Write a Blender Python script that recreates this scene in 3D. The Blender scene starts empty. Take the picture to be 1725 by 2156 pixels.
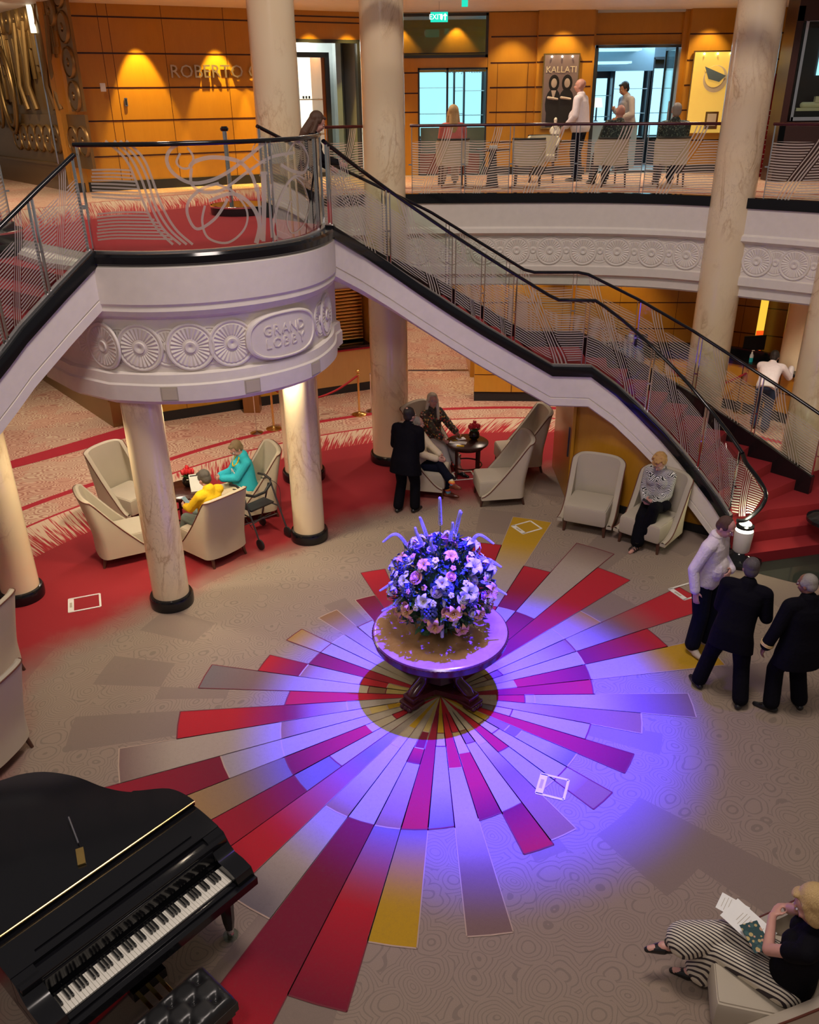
import bpy, bmesh, math, random
import numpy as np
from mathutils import Vector, Matrix, Euler
random.seed(7)
PI=math.pi
sc=bpy.context.scene
COL=sc.collection
def R(d): return math.radians(d)
# ---------------------------------------------------------------- camera
FPX=1760.0; PITCH=R(26.3); ROLL=R(0.7); CAMZ=6.0; IW,IH=1725.0,2156.0
_f=Vector((0,math.cos(PITCH),-math.sin(PITCH))); _r=Vector((1,0,0)); _u=_r.cross(_f)
_cr,_sr=math.cos(ROLL),math.sin(ROLL)
_r2=_cr*_r-_sr*_u; _u2=_sr*_r+_cr*_u
def ray(x,y): return _f+_r2*((x-862.5)/FPX)-_u2*((y-1078.0)/FPX)
def at(x,y,z=0.0):
    d=ray(x,y); return Vector((0,0,CAMZ))+d*((z-CAMZ)/d.z)
def atY(x,y,Y):
    d=ray(x,y); return Vector((0,0,CAMZ))+d*(Y/d.y)
def at_plane(x,y,p0,n):
    d=ray(x,y); o=Vector((0,0,CAMZ)); t=(Vector(p0)-o).dot(n)/d.dot(n); return o+d*t
cam=bpy.data.cameras.new('camera'); camo=bpy.data.objects.new('camera',cam); COL.objects.link(camo)
cam.sensor_fit='HORIZONTAL'; cam.sensor_width=36.0; cam.lens=36.0*FPX/IW; cam.clip_start=0.05; cam.clip_end=200
camo.matrix_world=Matrix(((_r2.x,_u2.x,-_f.x,0),(_r2.y,_u2.y,-_f.y,0),(_r2.z,_u2.z,-_f.z,CAMZ),(0,0,0,1)))
sc.camera=camo
vs=sc.view_settings; vs.view_transform='Standard'; vs.look='None'; vs.exposure=0.0; vs.gamma=1.0; vs.use_curve_mapping=False
cy=sc.cycles; cy.use_denoising=True; cy.max_bounces=6; cy.diffuse_bounces=3; cy.glossy_bounces=3; cy.transmission_bounces=4; cy.transparent_max_bounces=24
cy.caustics_reflective=False; cy.caustics_refractive=False; cy.sample_clamp_indirect=6.0; cy.sample_clamp_direct=0
# ---------------------------------------------------------------- node helper
class S:
    def __init__(s,t,o): s.t=t; s.o=o
    def _m(s,op,*a):
        n=s.t.nodes.new('ShaderNodeMath'); n.operation=op
        for i,v in enumerate((s,)+a):
            if isinstance(v,S): s.t.links.new(v.o,n.inputs[i])
            else: n.inputs[i].default_value=float(v)
        return S(s.t,n.outputs[0])
    def __add__(s,b): return s._m('ADD',b)
    __radd__=__add__
    def __mul__(s,b): return s._m('MULTIPLY',b)
    __rmul__=__mul__
    def __sub__(s,b): return s._m('SUBTRACT',b)
    def __truediv__(s,b): return s._m('DIVIDE',b)
    def rsub(s,b): return (s*-1)+b
    def lt(s,b): return s._m('LESS_THAN',b)
    def gt(s,b): return s._m('GREATER_THAN',b)
    def fract(s): return s._m('FRACT')
    def floor(s): return s._m('FLOOR')
    def sin(s): return s._m('SINE')
    def abs(s): return s._m('ABSOLUTE')
    def pow(s,b): return s._m('POWER',b)
    def max(s,b): return s._m('MAXIMUM',b)
    def min(s,b): return s._m('MINIMUM',b)
    def clamp(s): return s.max(0.0).min(1.0)
class T:
    """thin wrapper over a material's node tree"""
    def __init__(s,name):
        s.m=bpy.data.materials.new(name); s.m.use_nodes=True; s.t=s.m.node_tree; s.t.nodes.clear()
        s.out=s.t.nodes.new('ShaderNodeOutputMaterial')
    def n(s,typ,**kw):
        n=s.t.nodes.new('ShaderNode'+typ)
        for k,v in kw.items(): setattr(n,k,v)
        return n
    def set(s,inp,v):
        if isinstance(v,S): s.t.links.new(v.o,inp)
        elif hasattr(v,'is_output'): s.t.links.new(v,inp)
        else:
            if inp.type=='RGBA' and len(v)==3: v=(*v,1)
            inp.default_value=v
    def obj(s,scale=(1,1,1),rot=(0,0,0)):
        tc=s.n('TexCoord'); return s.map(tc.outputs['Object'],scale,rot)
    def uv(s):
        tc=s.n('TexCoord'); return tc.outputs['UV']
    def map(s,sock,scale=(1,1,1),rot=(0,0,0),loc=(0,0,0)):
        mp=s.n('Mapping'); s.t.links.new(sock,mp.inputs[0]); mp.inputs['Scale'].default_value=scale; mp.inputs['Rotation'].default_value=rot; mp.inputs['Location'].default_value=loc
        return mp.outputs[0]
    def world(s):
        g=s.n('NewGeometry'); return g.outputs['Position']
    def xyz(s,sock):
        x=s.n('SeparateXYZ'); s.t.links.new(sock,x.inputs[0]); return [S(s.t,o) for o in x.outputs]
    def comb(s,x,y,z):
        c=s.n('CombineXYZ')
        for i,v in enumerate((x,y,z)): s.set(c.inputs[i],v)
        return c.outputs[0]
    def noise(s,vec,scale,detail=3,rough=.5,dist=0):
        n=s.n('TexNoise'); s.t.links.new(vec,n.inputs['Vector']); n.inputs['Scale'].default_value=scale; n.inputs['Detail'].default_value=detail; n.inputs['Roughness'].default_value=rough; n.inputs['Distortion'].default_value=dist
        return S(s.t,n.outputs[0])
    def voro(s,vec,scale,feature='F1',out='Distance',rnd=1.0):
        n=s.n('TexVoronoi',feature=feature); s.t.links.new(vec,n.inputs['Vector']); n.inputs['Scale'].default_value=scale; n.inputs['Randomness'].default_value=rnd
        return S(s.t,n.outputs[out])
    def ramp(s,fac,stops,interp='LINEAR'):
        n=s.n('ValToRGB'); s.set(n.inputs[0],fac); e=n.color_ramp.elements; n.color_ramp.interpolation=interp
        while len(e)<len(stops): e.new(.5)
        for i,(p,c) in enumerate(stops): e[i].position=p; e[i].color=(*c,1) if len(c)==3 else c
        return n.outputs[0]
    def mix(s,f,a,b,blend='MIX'):
        n=s.n('Mix',data_type='RGBA',blend_type=blend); s.set(n.inputs[0],f); s.set(n.inputs[6],a); s.set(n.inputs[7],b); return n.outputs[2]
    def attr(s,name):
        n=s.n('Attribute'); n.attribute_name=name; return n
    def bsdf(s,col,rough=.5,metal=0,bump=None,bstr=.3,bdist=.01,**kw):
        p=s.n('BsdfPrincipled'); s.set(p.inputs['Base Color'],col); s.set(p.inputs['Roughness'],rough); s.set(p.inputs['Metallic'],metal)
        for k,v in kw.items(): s.set(p.inputs[k.replace('_',' ')],v)
        if bump is not None:
            b=s.n('Bump'); b.inputs['Strength'].default_value=bstr; b.inputs['Distance'].default_value=bdist; s.set(b.inputs['Height'],bump); s.t.links.new(b.outputs[0],p.inputs['Normal'])
        return p.outputs[0]
    def done(s,sh): s.t.links.new(sh,s.out.inputs[0]); return s.m
def simple(name,col,rough=.5,metal=0,**kw):
    t=T(name); v=t.noise(t.obj(),9,2); c=t.mix(v,[x*.93 for x in col],[min(1,x*1.07) for x in col])
    return t.done(t.bsdf(c,rough,metal,**kw))
def emis(name,col,st):
    t=T(name); e=t.n('Emission'); t.set(e.inputs[0],col); e.inputs[1].default_value=st; return t.done(e.outputs[0])
def sh_mix(t,f,a,b):
    n=t.n('MixShader'); t.set(n.inputs[0],f); t.t.links.new(a,n.inputs[1]); t.t.links.new(b,n.inputs[2]); return n.outputs[0]
# ---------------------------------------------------------------- objects
def link(o,parent=None):
    COL.objects.link(o)
    if parent is not None: o.parent=parent
    return o
def thing(name,label,cat,loc=(0,0,0),rz=0,group=None):
    o=bpy.data.objects.new(name,None); COL.objects.link(o); o.location=loc; o.rotation_euler=(0,0,rz); o.empty_display_size=.1
    o['label']=label; o['category']=cat
    if group: o['group']=group
    return o
def tag(o,label,cat,group=None):
    o['label']=label; o['category']=cat
    if group: o['group']=group
    return o
def struct(o): o['kind']='structure'; return o
def mesh_obj(name,verts,faces,mats,parent=None,mi=None,smooth=False,uvs=None,loc=None):
    me=bpy.data.meshes.new(name); me.from_pydata([tuple(v) for v in verts],[],faces); 
    for m in (mats if isinstance(mats,(list,tuple)) else [mats]): me.materials.append(m)
    if mi: me.polygons.foreach_set('material_index',mi)
    if smooth: me.polygons.foreach_set('use_smooth',[True]*len(faces))
    if uvs:
        l=me.uv_layers.new(name='UVMap'); k=0
        for p in me.polygons:
            for li in p.loop_indices: l.data[li].uv=uvs[me.loops[li].vertex_index]
    me.update()
    o=bpy.data.objects.new(name,me); link(o,parent)
    if loc: o.location=loc
    return o
class MB:
    """collects shapes into one mesh"""
    def __init__(s): s.v=[]; s.f=[]; s.m=[]; s.uv={}
    def add(s,vs,fs,mi=0,M=None):
        b=len(s.v)
        s.v+= [tuple(M@Vector(v)) if M is not None else tuple(v) for v in vs]
        s.f+= [tuple(i+b for i in f) for f in fs]; s.m+=[mi]*len(fs); return s
    def box(s,c,d,mi=0,rz=0,M=None,bev=0):
        x,y,z=d[0]/2,d[1]/2,d[2]/2
        if bev>0:
            b=min(bev,x*.9,y*.9,z*.9); bm=bmesh.new(); bmesh.ops.create_cube(bm,size=1)
            for v in bm.verts: v.co=Vector((v.co.x*2*x,v.co.y*2*y,v.co.z*2*z))
            bmesh.ops.bevel(bm,geom=bm.edges[:],offset=b,segments=2,affect='EDGES',profile=.6)
            vs=[v.co.copy() for v in bm.verts]; fs=[[v.index for v in f.verts] for f in bm.faces]; bm.free()
        else:
            vs=[Vector(p) for p in ((-x,-y,-z),(x,-y,-z),(x,y,-z),(-x,y,-z),(-x,-y,z),(x,-y,z),(x,y,z),(-x,y,z))]
            fs=[(0,3,2,1),(4,5,6,7),(0,1,5,4),(1,2,6,5),(2,3,7,6),(3,0,4,7)]
        Q=Matrix.Translation(c)@Matrix.Rotation(rz,4,'Z')
        if M is not None: Q=M@Q
        return s.add(vs,fs,mi,Q)
    def tube(s,pts,r,n=8,mi=0,closed=False,cap=True,flat=1.0,up=None):
        pts=[Vector(p) for p in pts]; N=len(pts); rs=r if isinstance(r,(list,tuple)) else [r]*N
        vs=[];fs=[]; prev=None
        for i,p in enumerate(pts):
            a=pts[i-1] if (i>0 or closed) else p; b=pts[(i+1)%N] if (i<N-1 or closed) else p
            d=(b-a); d=d.normalized() if d.length>1e-9 else Vector((0,0,1))
            if up is not None:
                x=d.cross(Vector(up)); 
                if x.length<1e-4: x=d.cross(Vector((0,1,0)))
                x.normalize(); y=x.cross(d).normalized()
            else:
                if prev is None:
                    x=d.cross(Vector((0,0,1)) if abs(d.z)<.9 else Vector((1,0,0))).normalized()
                else: x=(prev-d*prev.dot(d)).normalized()
                prev=x; y=d.cross(x)
            for k in range(n):
                t=2*PI*k/n; vs.append(p+x*math.cos(t)*rs[i]+y*math.sin(t)*rs[i]*flat)
        for i in range(N if closed else N-1):
            j=(i+1)%N
            for k in range(n): fs.append((i*n+k,i*n+(k+1)%n,j*n+(k+1)%n,j*n+k))
        if cap and not closed: fs.append(tuple(range(n-1,-1,-1))); fs.append(tuple((N-1)*n+k for k in range(n)))
        return s.add(vs,fs,mi)
    def lathe(s,prof,n=24,mi=0,c=(0,0,0),M=None,cap=True):
        vs=[];fs=[]
        for r,z in prof:
            for k in range(n): t=2*PI*k/n; vs.append((c[0]+r*math.cos(t),c[1]+r*math.sin(t),c[2]+z))
        for i in range(len(prof)-1):
            for k in range(n): fs.append((i*n+k,i*n+(k+1)%n,(i+1)*n+(k+1)%n,(i+1)*n+k))
        if cap: fs.append(tuple(range(n-1,-1,-1))); fs.append(tuple((len(prof)-1)*n+k for k in range(n)))
        return s.add(vs,fs,mi,M)
    def ell(s,c,r,mi=0,n=12,m=8,M=None):
        vs=[];fs=[]; c=Vector(c)
        r=(r,r,r) if not isinstance(r,(list,tuple)) else r
        Q=M.to_3x3() if M is not None else Matrix.Identity(3)
        vs.append(c+Q@Vector((0,0,r[2])))
        for i in range(1,m):
            a=PI*i/m
            for k in range(n): t=2*PI*k/n; vs.append(c+Q@Vector((r[0]*math.sin(a)*math.cos(t),r[1]*math.sin(a)*math.sin(t),r[2]*math.cos(a))))
        vs.append(c-Q@Vector((0,0,r[2]))); L=len(vs)-1
        for k in range(n): fs.append((0,1+k,1+(k+1)%n)); fs.append((L,L-n+(k+1)%n,L-n+k))
        for i in range(m-2):
            for k in range(n): a=1+i*n+k; b=1+i*n+(k+1)%n; fs.append((a,a+n,b+n,b))
        return s.add(vs,fs,mi)
    def cap(s,a,b,ra,rb,mi=0,n=12):
        a=Vector(a);b=Vector(b);d=b-a;L=d.length
        if L<1e-6: return s.ell(a,(ra,ra,ra),mi)
        d/=L; x=d.cross(Vector((0,0,1)) if abs(d.z)<.9 else Vector((1,0,0))).normalized(); y=d.cross(x)
        rings=[(-ra*math.cos(t),ra*math.sin(t)) for t in (.35,.8,1.2,PI/2)]
        rings+=[(L*f,ra+(rb-ra)*f) for f in (.33,.66)]
        rings+=[(L+rb*math.cos(t),rb*math.sin(t)) for t in (PI/2,1.2,.8,.35)]
        vs=[a-d*ra]
        for o,rr in rings:
            for k in range(n): t=2*PI*k/n; vs.append(a+d*o+x*math.cos(t)*rr+y*math.sin(t)*rr)
        vs.append(b+d*rb); fs=[]; Lk=len(vs)-1; m=len(rings)
        for k in range(n): fs.append((0,1+(k+1)%n,1+k)); fs.append((Lk,1+(m-1)*n+k,1+(m-1)*n+(k+1)%n))
        for i in range(m-1):
            for k in range(n): p=1+i*n+k;q=1+i*n+(k+1)%n; fs.append((p,q,q+n,p+n))
        return s.add(vs,fs,mi)
    def prism(s,poly,z0,z1,mi=0,M=None):
        n=len(poly); vs=[(p[0],p[1],z0) for p in poly]+[(p[0],p[1],z1) for p in poly]
        fs=[tuple(range(n-1,-1,-1)),tuple(range(n,2*n))]+[(i,(i+1)%n,n+(i+1)%n,n+i) for i in range(n)]
        return s.add(vs,fs,mi,M)
    def strip(s,A,B,mi=0):
        n=len(A); return s.add(list(A)+list(B),[(i,i+1,n+i+1,n+i) for i in range(n-1)],mi)
    def sweep(s,pts,prof,mi=0,closedprof=True,capends=True):
        """prof: (outward, up) offsets; outward = right side of travel direction in plan"""
        pts=[Vector(p) for p in pts]; N=len(pts); n=len(prof); vs=[]
        for i,p in enumerate(pts):
            a=pts[max(0,i-1)]; b=pts[min(N-1,i+1)]; d1=(p-a); d2=(b-p)
            d1=Vector((d1.x,d1.y,0)); d2=Vector((d2.x,d2.y,0))
            if d1.length<1e-6: d1=d2
            if d2.length<1e-6: d2=d1
            d1.normalize(); d2.normalize(); d=(d1+d2).normalized(); k=1/max(.5,d.dot(d1)); o=Vector((d.y,-d.x,0))*k
            for (u,w) in prof: vs.append(p+o*u+Vector((0,0,w)))
        fs=[]
        m=n if closedprof else n-1
        for i in range(N-1):
            for k in range(m): fs.append((i*n+k,i*n+(k+1)%n,(i+1)*n+(k+1)%n,(i+1)*n+k))
        if capends and closedprof: fs.append(tuple(range(n-1,-1,-1))); fs.append(tuple((N-1)*n+k for k in range(n)))
        return s.add(vs,fs,mi)
    def build(s,name,mats,parent=None,smooth=False,angle=None,loc=None):
        o=mesh_obj(name,s.v,s.f,mats,parent,s.m,smooth or angle is not None)
        bm=bmesh.new(); bm.from_mesh(o.data); bmesh.ops.recalc_face_normals(bm,faces=bm.faces[:]); bm.to_mesh(o.data); bm.free()
        if angle is not None: o.data.set_sharp_from_angle(angle=R(angle))
        if loc: o.location=loc
        return o
def blob(name,mb,mats,parent,vox=.01,smooth=2,disp=0):
    """fuse overlapping shapes into one continuous skin"""
    me=bpy.data.meshes.new('t'); me.from_pydata(mb.v,[],mb.f); bm=bmesh.new(); bm.from_mesh(me); bmesh.ops.recalc_face_normals(bm,faces=bm.faces[:]); bm.to_mesh(me); bm.free()
    o=bpy.data.objects.new('t',me); COL.objects.link(o)
    md=o.modifiers.new('r','REMESH'); md.mode='VOXEL'; md.voxel_size=vox; md.use_smooth_shade=True
    if smooth: ms=o.modifiers.new('s','SMOOTH'); ms.iterations=smooth; ms.factor=.5
    dg=bpy.context.evaluated_depsgraph_get(); dg.update(); nm=bpy.data.meshes.new_from_object(o.evaluated_get(dg))
    bpy.data.objects.remove(o); bpy.data.meshes.remove(me)
    nm.name=name; nm.materials.clear()
    for m in (mats if isinstance(mats,(list,tuple)) else [mats]): nm.materials.append(m)
    nm.polygons.foreach_set('use_smooth',[True]*len(nm.polygons))
    ob=bpy.data.objects.new(name,nm); link(ob,parent); return ob
def copy_tree(o,parent=None):
    c=o.copy(); COL.objects.link(c); c.parent=parent
    for ch in [k for k in o.children]: copy_tree(ch,c)
    return c
def spline(pts,n=8,closed=False):
    pts=[Vector(p) for p in pts]; out=[]; N=len(pts)
    for i in range(N if closed else N-1):
        if closed: p0,p1,p2,p3=pts[(i-1)%N],pts[i],pts[(i+1)%N],pts[(i+2)%N]
        else: p0=pts[max(0,i-1)];p1=pts[i];p2=pts[i+1];p3=pts[min(N-1,i+2)]
        for k in range(n):
            t=k/n; out.append(.5*((2*p1)+(p2-p0)*t+(2*p0-5*p1+4*p2-p3)*t*t+(3*p1-p0-3*p2+p3)*t**3))
    if not closed: out.append(pts[-1])
    return out
def text(name,body,size,mat,parent,loc,rot,ext=.004,align='CENTER',spacing=1.0):
    cu=bpy.data.curves.new(name,'FONT'); cu.body=body; cu.size=size; cu.extrude=ext; cu.align_x=align; cu.align_y='CENTER'; cu.resolution_u=2; cu.space_character=spacing
    o=bpy.data.objects.new(name,cu); COL.objects.link(o); bpy.context.view_layer.update()
    dg=bpy.context.evaluated_depsgraph_get(); me=bpy.data.meshes.new_from_object(o.evaluated_get(dg)); bpy.data.objects.remove(o); bpy.data.curves.remove(cu)
    me.materials.clear(); me.materials.append(mat); ob=bpy.data.objects.new(name,me); link(ob,parent); ob.location=loc; ob.rotation_euler=rot; return ob
# ---------------------------------------------------------------- materials
M={}
M['white']=simple('white_plaster',(.80,.73,.66),.55)
M['white2']=simple('white_enamel',(.75,.72,.68),.3)
M['black']=simple('black_lacquer',(.006,.006,.008),.12)
M['blackm']=simple('black_matt',(.012,.012,.014),.5)
M['chrome']=simple('chrome',(.75,.75,.78),.12,1.0)
M['lettermetal']=simple('letter_metal',(.70,.58,.44),.3,.9)
M['steel']=simple('brushed_steel',(.62,.60,.60),.38,1.0)
M['brass']=simple('brass',(.8,.55,.18),.24,1.0)
M['bronze']=simple('bronze_relief',(.27,.16,.055),.4,.7)
M['darkwood']=simple('dark_wood',(.045,.012,.008),.25)
M['mahog']=simple('mahogany',(.07,.012,.012),.2)
M['legwood']=simple('leg_wood',(.08,.03,.018),.35)
M['marblefl']=simple('dark_marble',(.03,.035,.03),.08)
M['paper']=simple('paper',(.85,.85,.83),.6)
M['redrope']=simple('red_velvet',(.35,.01,.015),.8)
def fabric(name,c,sc_=260,rough=.85):
    t=T(name); o=t.obj(); n=t.noise(o,sc_,2); b=t.noise(o,3,2)
    col=t.mix(b,[x*.92 for x in c],[x*1.05 for x in c]); return t.done(t.bsdf(col,rough,0,bump=n,bstr=.15,bdist=.002))
M['chair']=fabric('cream_upholstery',(.56,.48,.36)); M['chairseat']=fabric('taupe_seat_upholstery',(.46,.40,.31))
M['piping']=simple('brown_piping',(.12,.03,.015),.6)
def woodm(name,c1,c2,rough=.28,rot=0):
    t=T(name); o=t.obj((1,1,.35),(0,0,rot)); n=t.noise(o,7,5,.6,.4); f=t.noise(t.map(o,(40,40,1.5)),3,2)
    c=t.mix(n,c1,c2); c=t.mix(f*.25,c,[x*.6 for x in c1]); return t.done(t.bsdf(c,rough,0,Coat_Weight=.25,Coat_Roughness=.12))
M['wood']=woodm('honey_veneer',(.50,.215,.014),(.62,.30,.028))
M['woodd']=woodm('brown_veneer',(.24,.085,.018),(.32,.12,.03))
M['woodl']=woodm('pale_veneer',(.52,.27,.09),(.62,.34,.12))
t=T('cream_marble'); o=t.world(); o2=t.map(o,(1,1,.45),(.35,.5,0))
n1=t.noise(o2,2.2,5,.55,1.2); n2=t.noise(o2,6.5,5,.6,1.8); big=t.noise(o,1.3,2)
v1=((n1-.5).abs()*16).min(1.0); v2=((n2-.5).abs()*30).min(1.0)
base=t.mix(big,(.84,.63,.37),(.90,.77,.55)); 
msk=(t.noise(o2,1.7,2)-.45).clamp()*5
c=t.mix((v1.rsub(1.0).pow(2.5)*.55*msk.min(1.0)).clamp(),base,(.42,.20,.07)); c=t.mix((v2.rsub(1.0).pow(3)*.45*msk.min(1.0)).clamp(),c,(.33,.19,.10))
M['marble']=t.done(t.bsdf(c,.22,0,Coat_Weight=.3,Coat_Roughness=.08))
# glass: plain and etched
def glassm(name,tint=(.86,.92,.88),etched=False,refl=.6):
    t=T(name); tr=t.n('BsdfTransparent'); tr.inputs[0].default_value=(*tint,1); gl=t.n('BsdfGlossy'); gl.inputs['Roughness'].default_value=.02
    fr=t.n('Fresnel'); fr.inputs[0].default_value=1.5; g=sh_mix(t,S(t.t,fr.outputs[0])*refl,tr.outputs[0],gl.outputs[0])
    if etched:
        u,v,_=t.xyz(t.uv())
        # S-shaped sheaf of lines running from upper right to lower left
        sc_=((v-.5)*2.8).sin()*.16+((v-.5)*.16)+.50
        d=u-sc_
        sheaf=None
        for k,w in ((0,.016),(.055,.018),(.105,.018),(.15,.02)):
            l=(d-k+.07).abs().lt(w*.62); sheaf=l if sheaf is None else sheaf.max(l)
        wav=((u*5.2).sin()*.011)+((u*2.3+1.0).sin()*.015)+v
        st=(wav*27).fract().lt(.5)
        side=(d.lt(-.10)).max(d.gt(.115))
        rng=v.lt(.80)*v.gt(.04)
        m=(st*side*rng).max(sheaf)
        df=t.n('BsdfDiffuse'); df.inputs[0].default_value=(.66,.60,.56,1); tl=t.n('BsdfTranslucent'); tl.inputs[0].default_value=(.62,.58,.55,1)
        tr2=t.n('BsdfTransparent'); fro=sh_mix(t,.5,df.outputs[0],tl.outputs[0]); fro=sh_mix(t,.85,tr2.outputs[0],fro); g=sh_mix(t,m,g,fro)
    return t.done(g)
M['glass']=glassm('clear_glass'); M['etched']=glassm('etched_stripe_glass',etched=True)
t=T('frosted_etching'); df=t.n('BsdfDiffuse'); df.inputs[0].default_value=(.66,.60,.55,1); tl=t.n('BsdfTranslucent'); tl.inputs[0].default_value=(.6,.55,.5,1); tr=t.n('BsdfTransparent')
M['frost']=t.done(sh_mix(t,.75,tr.outputs[0],sh_mix(t,.4,df.outputs[0],tl.outputs[0])))
# carpets
t=T('carpet_field'); P=t.world(); x,y,_z=t.xyz(P)
wn=t.noise(P,2.2,2); P2=t.comb(x+wn*.25,y+wn*.2,0.0)
vd=t.voro(P2,3.6); line=((vd*58+t.noise(P,6,2)*2.4).sin()).gt(.74)
cx,cy_=x-.321,y-7.482
ang=cy_._m('ARCTAN2',cx); rad=(cx*cx+cy_*cy_).pow(.5)
cell=t.n('TexWhiteNoise',noise_dimensions='2D'); t.t.links.new(t.comb((ang*7.162).floor(),(rad*1.25).floor(),0.0),cell.inputs[0]); cv=S(t.t,cell.outputs[0])
dark=cv.gt(.80)
fine=t.noise(P,160,2)
beige=t.mix(fine,(.225,.165,.125),(.335,.255,.195)); lined=t.mix(line*.50,beige,(.15,.115,.095)); blk=t.mix(fine,(.18,.13,.105),(.25,.185,.15))
c=t.mix(dark*.9,lined,blk)
ac=t.attr('Col'); am=t.attr('Mix')
mx=S(t.t,am.outputs['Fac'])
mxn=((mx-.5)*1.5+t.noise(P,3,3)*.5+.25+(fine-.5)*.5).clamp()
redc=t.mix(fine,(.24,.008,.014),(.34,.014,.022))
c=t.mix((mx.gt(.001))*mxn,c,redc)
M['c_field']=t.done(t.bsdf(c,.95,0,bump=fine,bstr=.3,bdist=.004))
# sunburst blades: colour along each blade comes from the weave colours stored on the carpet, tinted for the table's shadow near the hub
t=T('carpet_blade'); P=t.world(); ac=t.attr('Col'); fine=t.noise(P,220,1); mid=t.noise(P,26,3,.7)
cc=ac.outputs['Color']; c=t.mix(fine,t.mix(1.0,cc,(.82,.82,.82),'MULTIPLY'),t.mix(1.0,cc,(1.15,1.15,1.15),'MULTIPLY')); c=t.mix((mid-.5)*.5,c,(.1,.06,.05))
M['c_blade']=t.done(t.bsdf(c,.95,0,bump=fine,bstr=.3,bdist=.004))
M['c_edge']=simple('carpet_edge_thread',(.16,.02,.03),.9); M['c_edgel']=simple('carpet_edge_thread_light',(.42,.30,.22),.9)
def wavecarpet(name,bg1,bg2,ln,big=(.55,.16,.12)):
    t=T(name); P=t.world(); x,y,z=t.xyz(P); wn=t.noise(P,1.5,2); P2=t.comb(x+wn*.4,y*1.6+wn*.3,0.0)
    vd=t.voro(P2,2.7); l=((vd*46).sin()).gt(.15); f=t.noise(P,170,1); bgn=t.noise(P,1.1,3)
    c=t.mix(f,bg1,bg2); c=t.mix(bgn.gt(.52)*.25,c,big); c=t.mix(l*.6,c,ln); return t.done(t.bsdf(c,.95,0,bump=f,bstr=.25,bdist=.004))
M['c_wave']=wavecarpet('carpet_red_wave',(.50,.35,.24),(.62,.45,.32),(.26,.05,.04))
M['c_wave2']=wavecarpet('carpet_pale_wave',(.62,.42,.28),(.72,.52,.36),(.50,.20,.12))
t=T('carpet_red'); P=t.world(); f=t.noise(P,180,1); b=t.noise(P,2.5,3); c=t.mix(f,(.24,.006,.012),(.35,.012,.02)); c=t.mix(b*.35,c,(.18,.004,.010)); M['c_red']=t.done(t.bsdf(c,.95,0,bump=f,bstr=.3,bdist=.004))
M['c_stripe']=simple('carpet_crimson_stripe',(.36,.006,.02),.9)
t=T('carpet_fringe'); uvs=t.uv(); u,v,_=t.xyz(uvs); P=t.world()
sl=u+v*.25; n1=t.noise(t.comb(sl*20,v*1.0,0.0),1.0,2,.5); n2=t.noise(t.comb(sl*44,v*1.5,3.0),1.0,2)
f=t.noise(P,180,1)
mk=((n1*.4+n2*.6-.5)*14+(v-.2)*1.9).clamp()
c=t.mix(mk,(.36,.012,.02),t.mix(f,(.52,.38,.27),(.62,.46,.33))); M['c_fringe']=t.done(t.bsdf(c,.95,0))
M['curbtop']=M['chrome']
def skinm(name,c):
    t=T(name); n=t.noise(t.obj(),14,3); cc=t.mix(n,[x*.9 for x in c],[min(1,x*1.08) for x in c]); return t.done(t.bsdf(cc,.5,0,Subsurface_Weight=.08,Subsurface_Scale=.02))
M['skin']=skinm('fair_skin',(.60,.33,.24)); M['skinp']=skinm('pink_skin',(.58,.30,.24)); M['skind']=skinm('brown_skin',(.26,.12,.07)); M['skint']=skinm('tan_skin',(.48,.25,.16))
def cloth(name,c,rough=.85,bs=.25):
    t=T(name); o=t.obj(); f=t.noise(o,16,3,.6,1.2); w=t.noise(o,300,1); cc=t.mix(f,[x*.88 for x in c],[min(1,x*1.08) for x in c]); return t.done(t.bsdf(cc,rough,0,bump=f,bstr=bs,bdist=.03,Specular_IOR_Level=.12))
M['suit']=cloth('black_suit_wool',(.0035,.003,.006)); M['navy']=cloth('navy_cotton',(.005,.006,.016)); M['whiteshirt']=cloth('white_shirt',(.74,.66,.68),.7,.35)
M['turq']=cloth('turquoise_knit',(.04,.48,.60)); M['yellow']=cloth('yellow_cotton',(.80,.50,.02)); M['olive']=cloth('lime_cotton',(.5,.5,.16)); M['greytrou']=cloth('grey_green_trousers',(.16,.19,.17))
M['coral']=cloth('coral_knit',(.75,.20,.18)); M['darktop']=cloth('black_jersey',(.004,.0035,.006)); M['bluesuit']=cloth('blue_uniform',(.03,.05,.11)); M['creamj']=cloth('cream_jacket',(.72,.60,.42)); M['greysh']=cloth('grey_shirt',(.42,.40,.44)); M['palepants']=cloth('pale_trousers',(.62,.58,.55))
def hairm(name,c):
    t=T(name); o=t.obj((30,30,5)); n=t.noise(o,6,3,.6,.6); cc=t.mix(n,[x*.55 for x in c],[min(1,x*1.25) for x in c]); return t.done(t.bsdf(cc,.45,0,bump=n,bstr=.6,bdist=.012))
M['h_dark']=hairm('dark_hair',(.02,.014,.012)); M['h_brown']=hairm('brown_hair',(.09,.04,.02)); M['h_blond']=hairm('blond_hair',(.62,.42,.18)); M['h_plat']=hairm('platinum_hair',(.75,.66,.48)); M['h_grey']=hairm('grey_hair',(.34,.31,.27)); M['h_mouse']=hairm('mousy_hair',(.24,.16,.08)); M['h_dgrey']=hairm('dark_grey_hair',(.09,.075,.065)); M['h_straw']=hairm('strawberry_hair',(.58,.32,.10))
def stripes(name,a,b,freq,axis=0,warp=.25,duty=.5):
    t=T(name); o=t.obj(); c3=t.xyz(o); n=t.noise(o,5,2); k=((c3[axis]*freq)+n*warp*freq*.1).fract().lt(duty); return t.done(t.bsdf(t.mix(k,a,b),.8,0))
M['zebra']=stripes('black_white_woven_stripe',(.02,.02,.02),(.72,.70,.68),62,2,2.2,.5)
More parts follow.
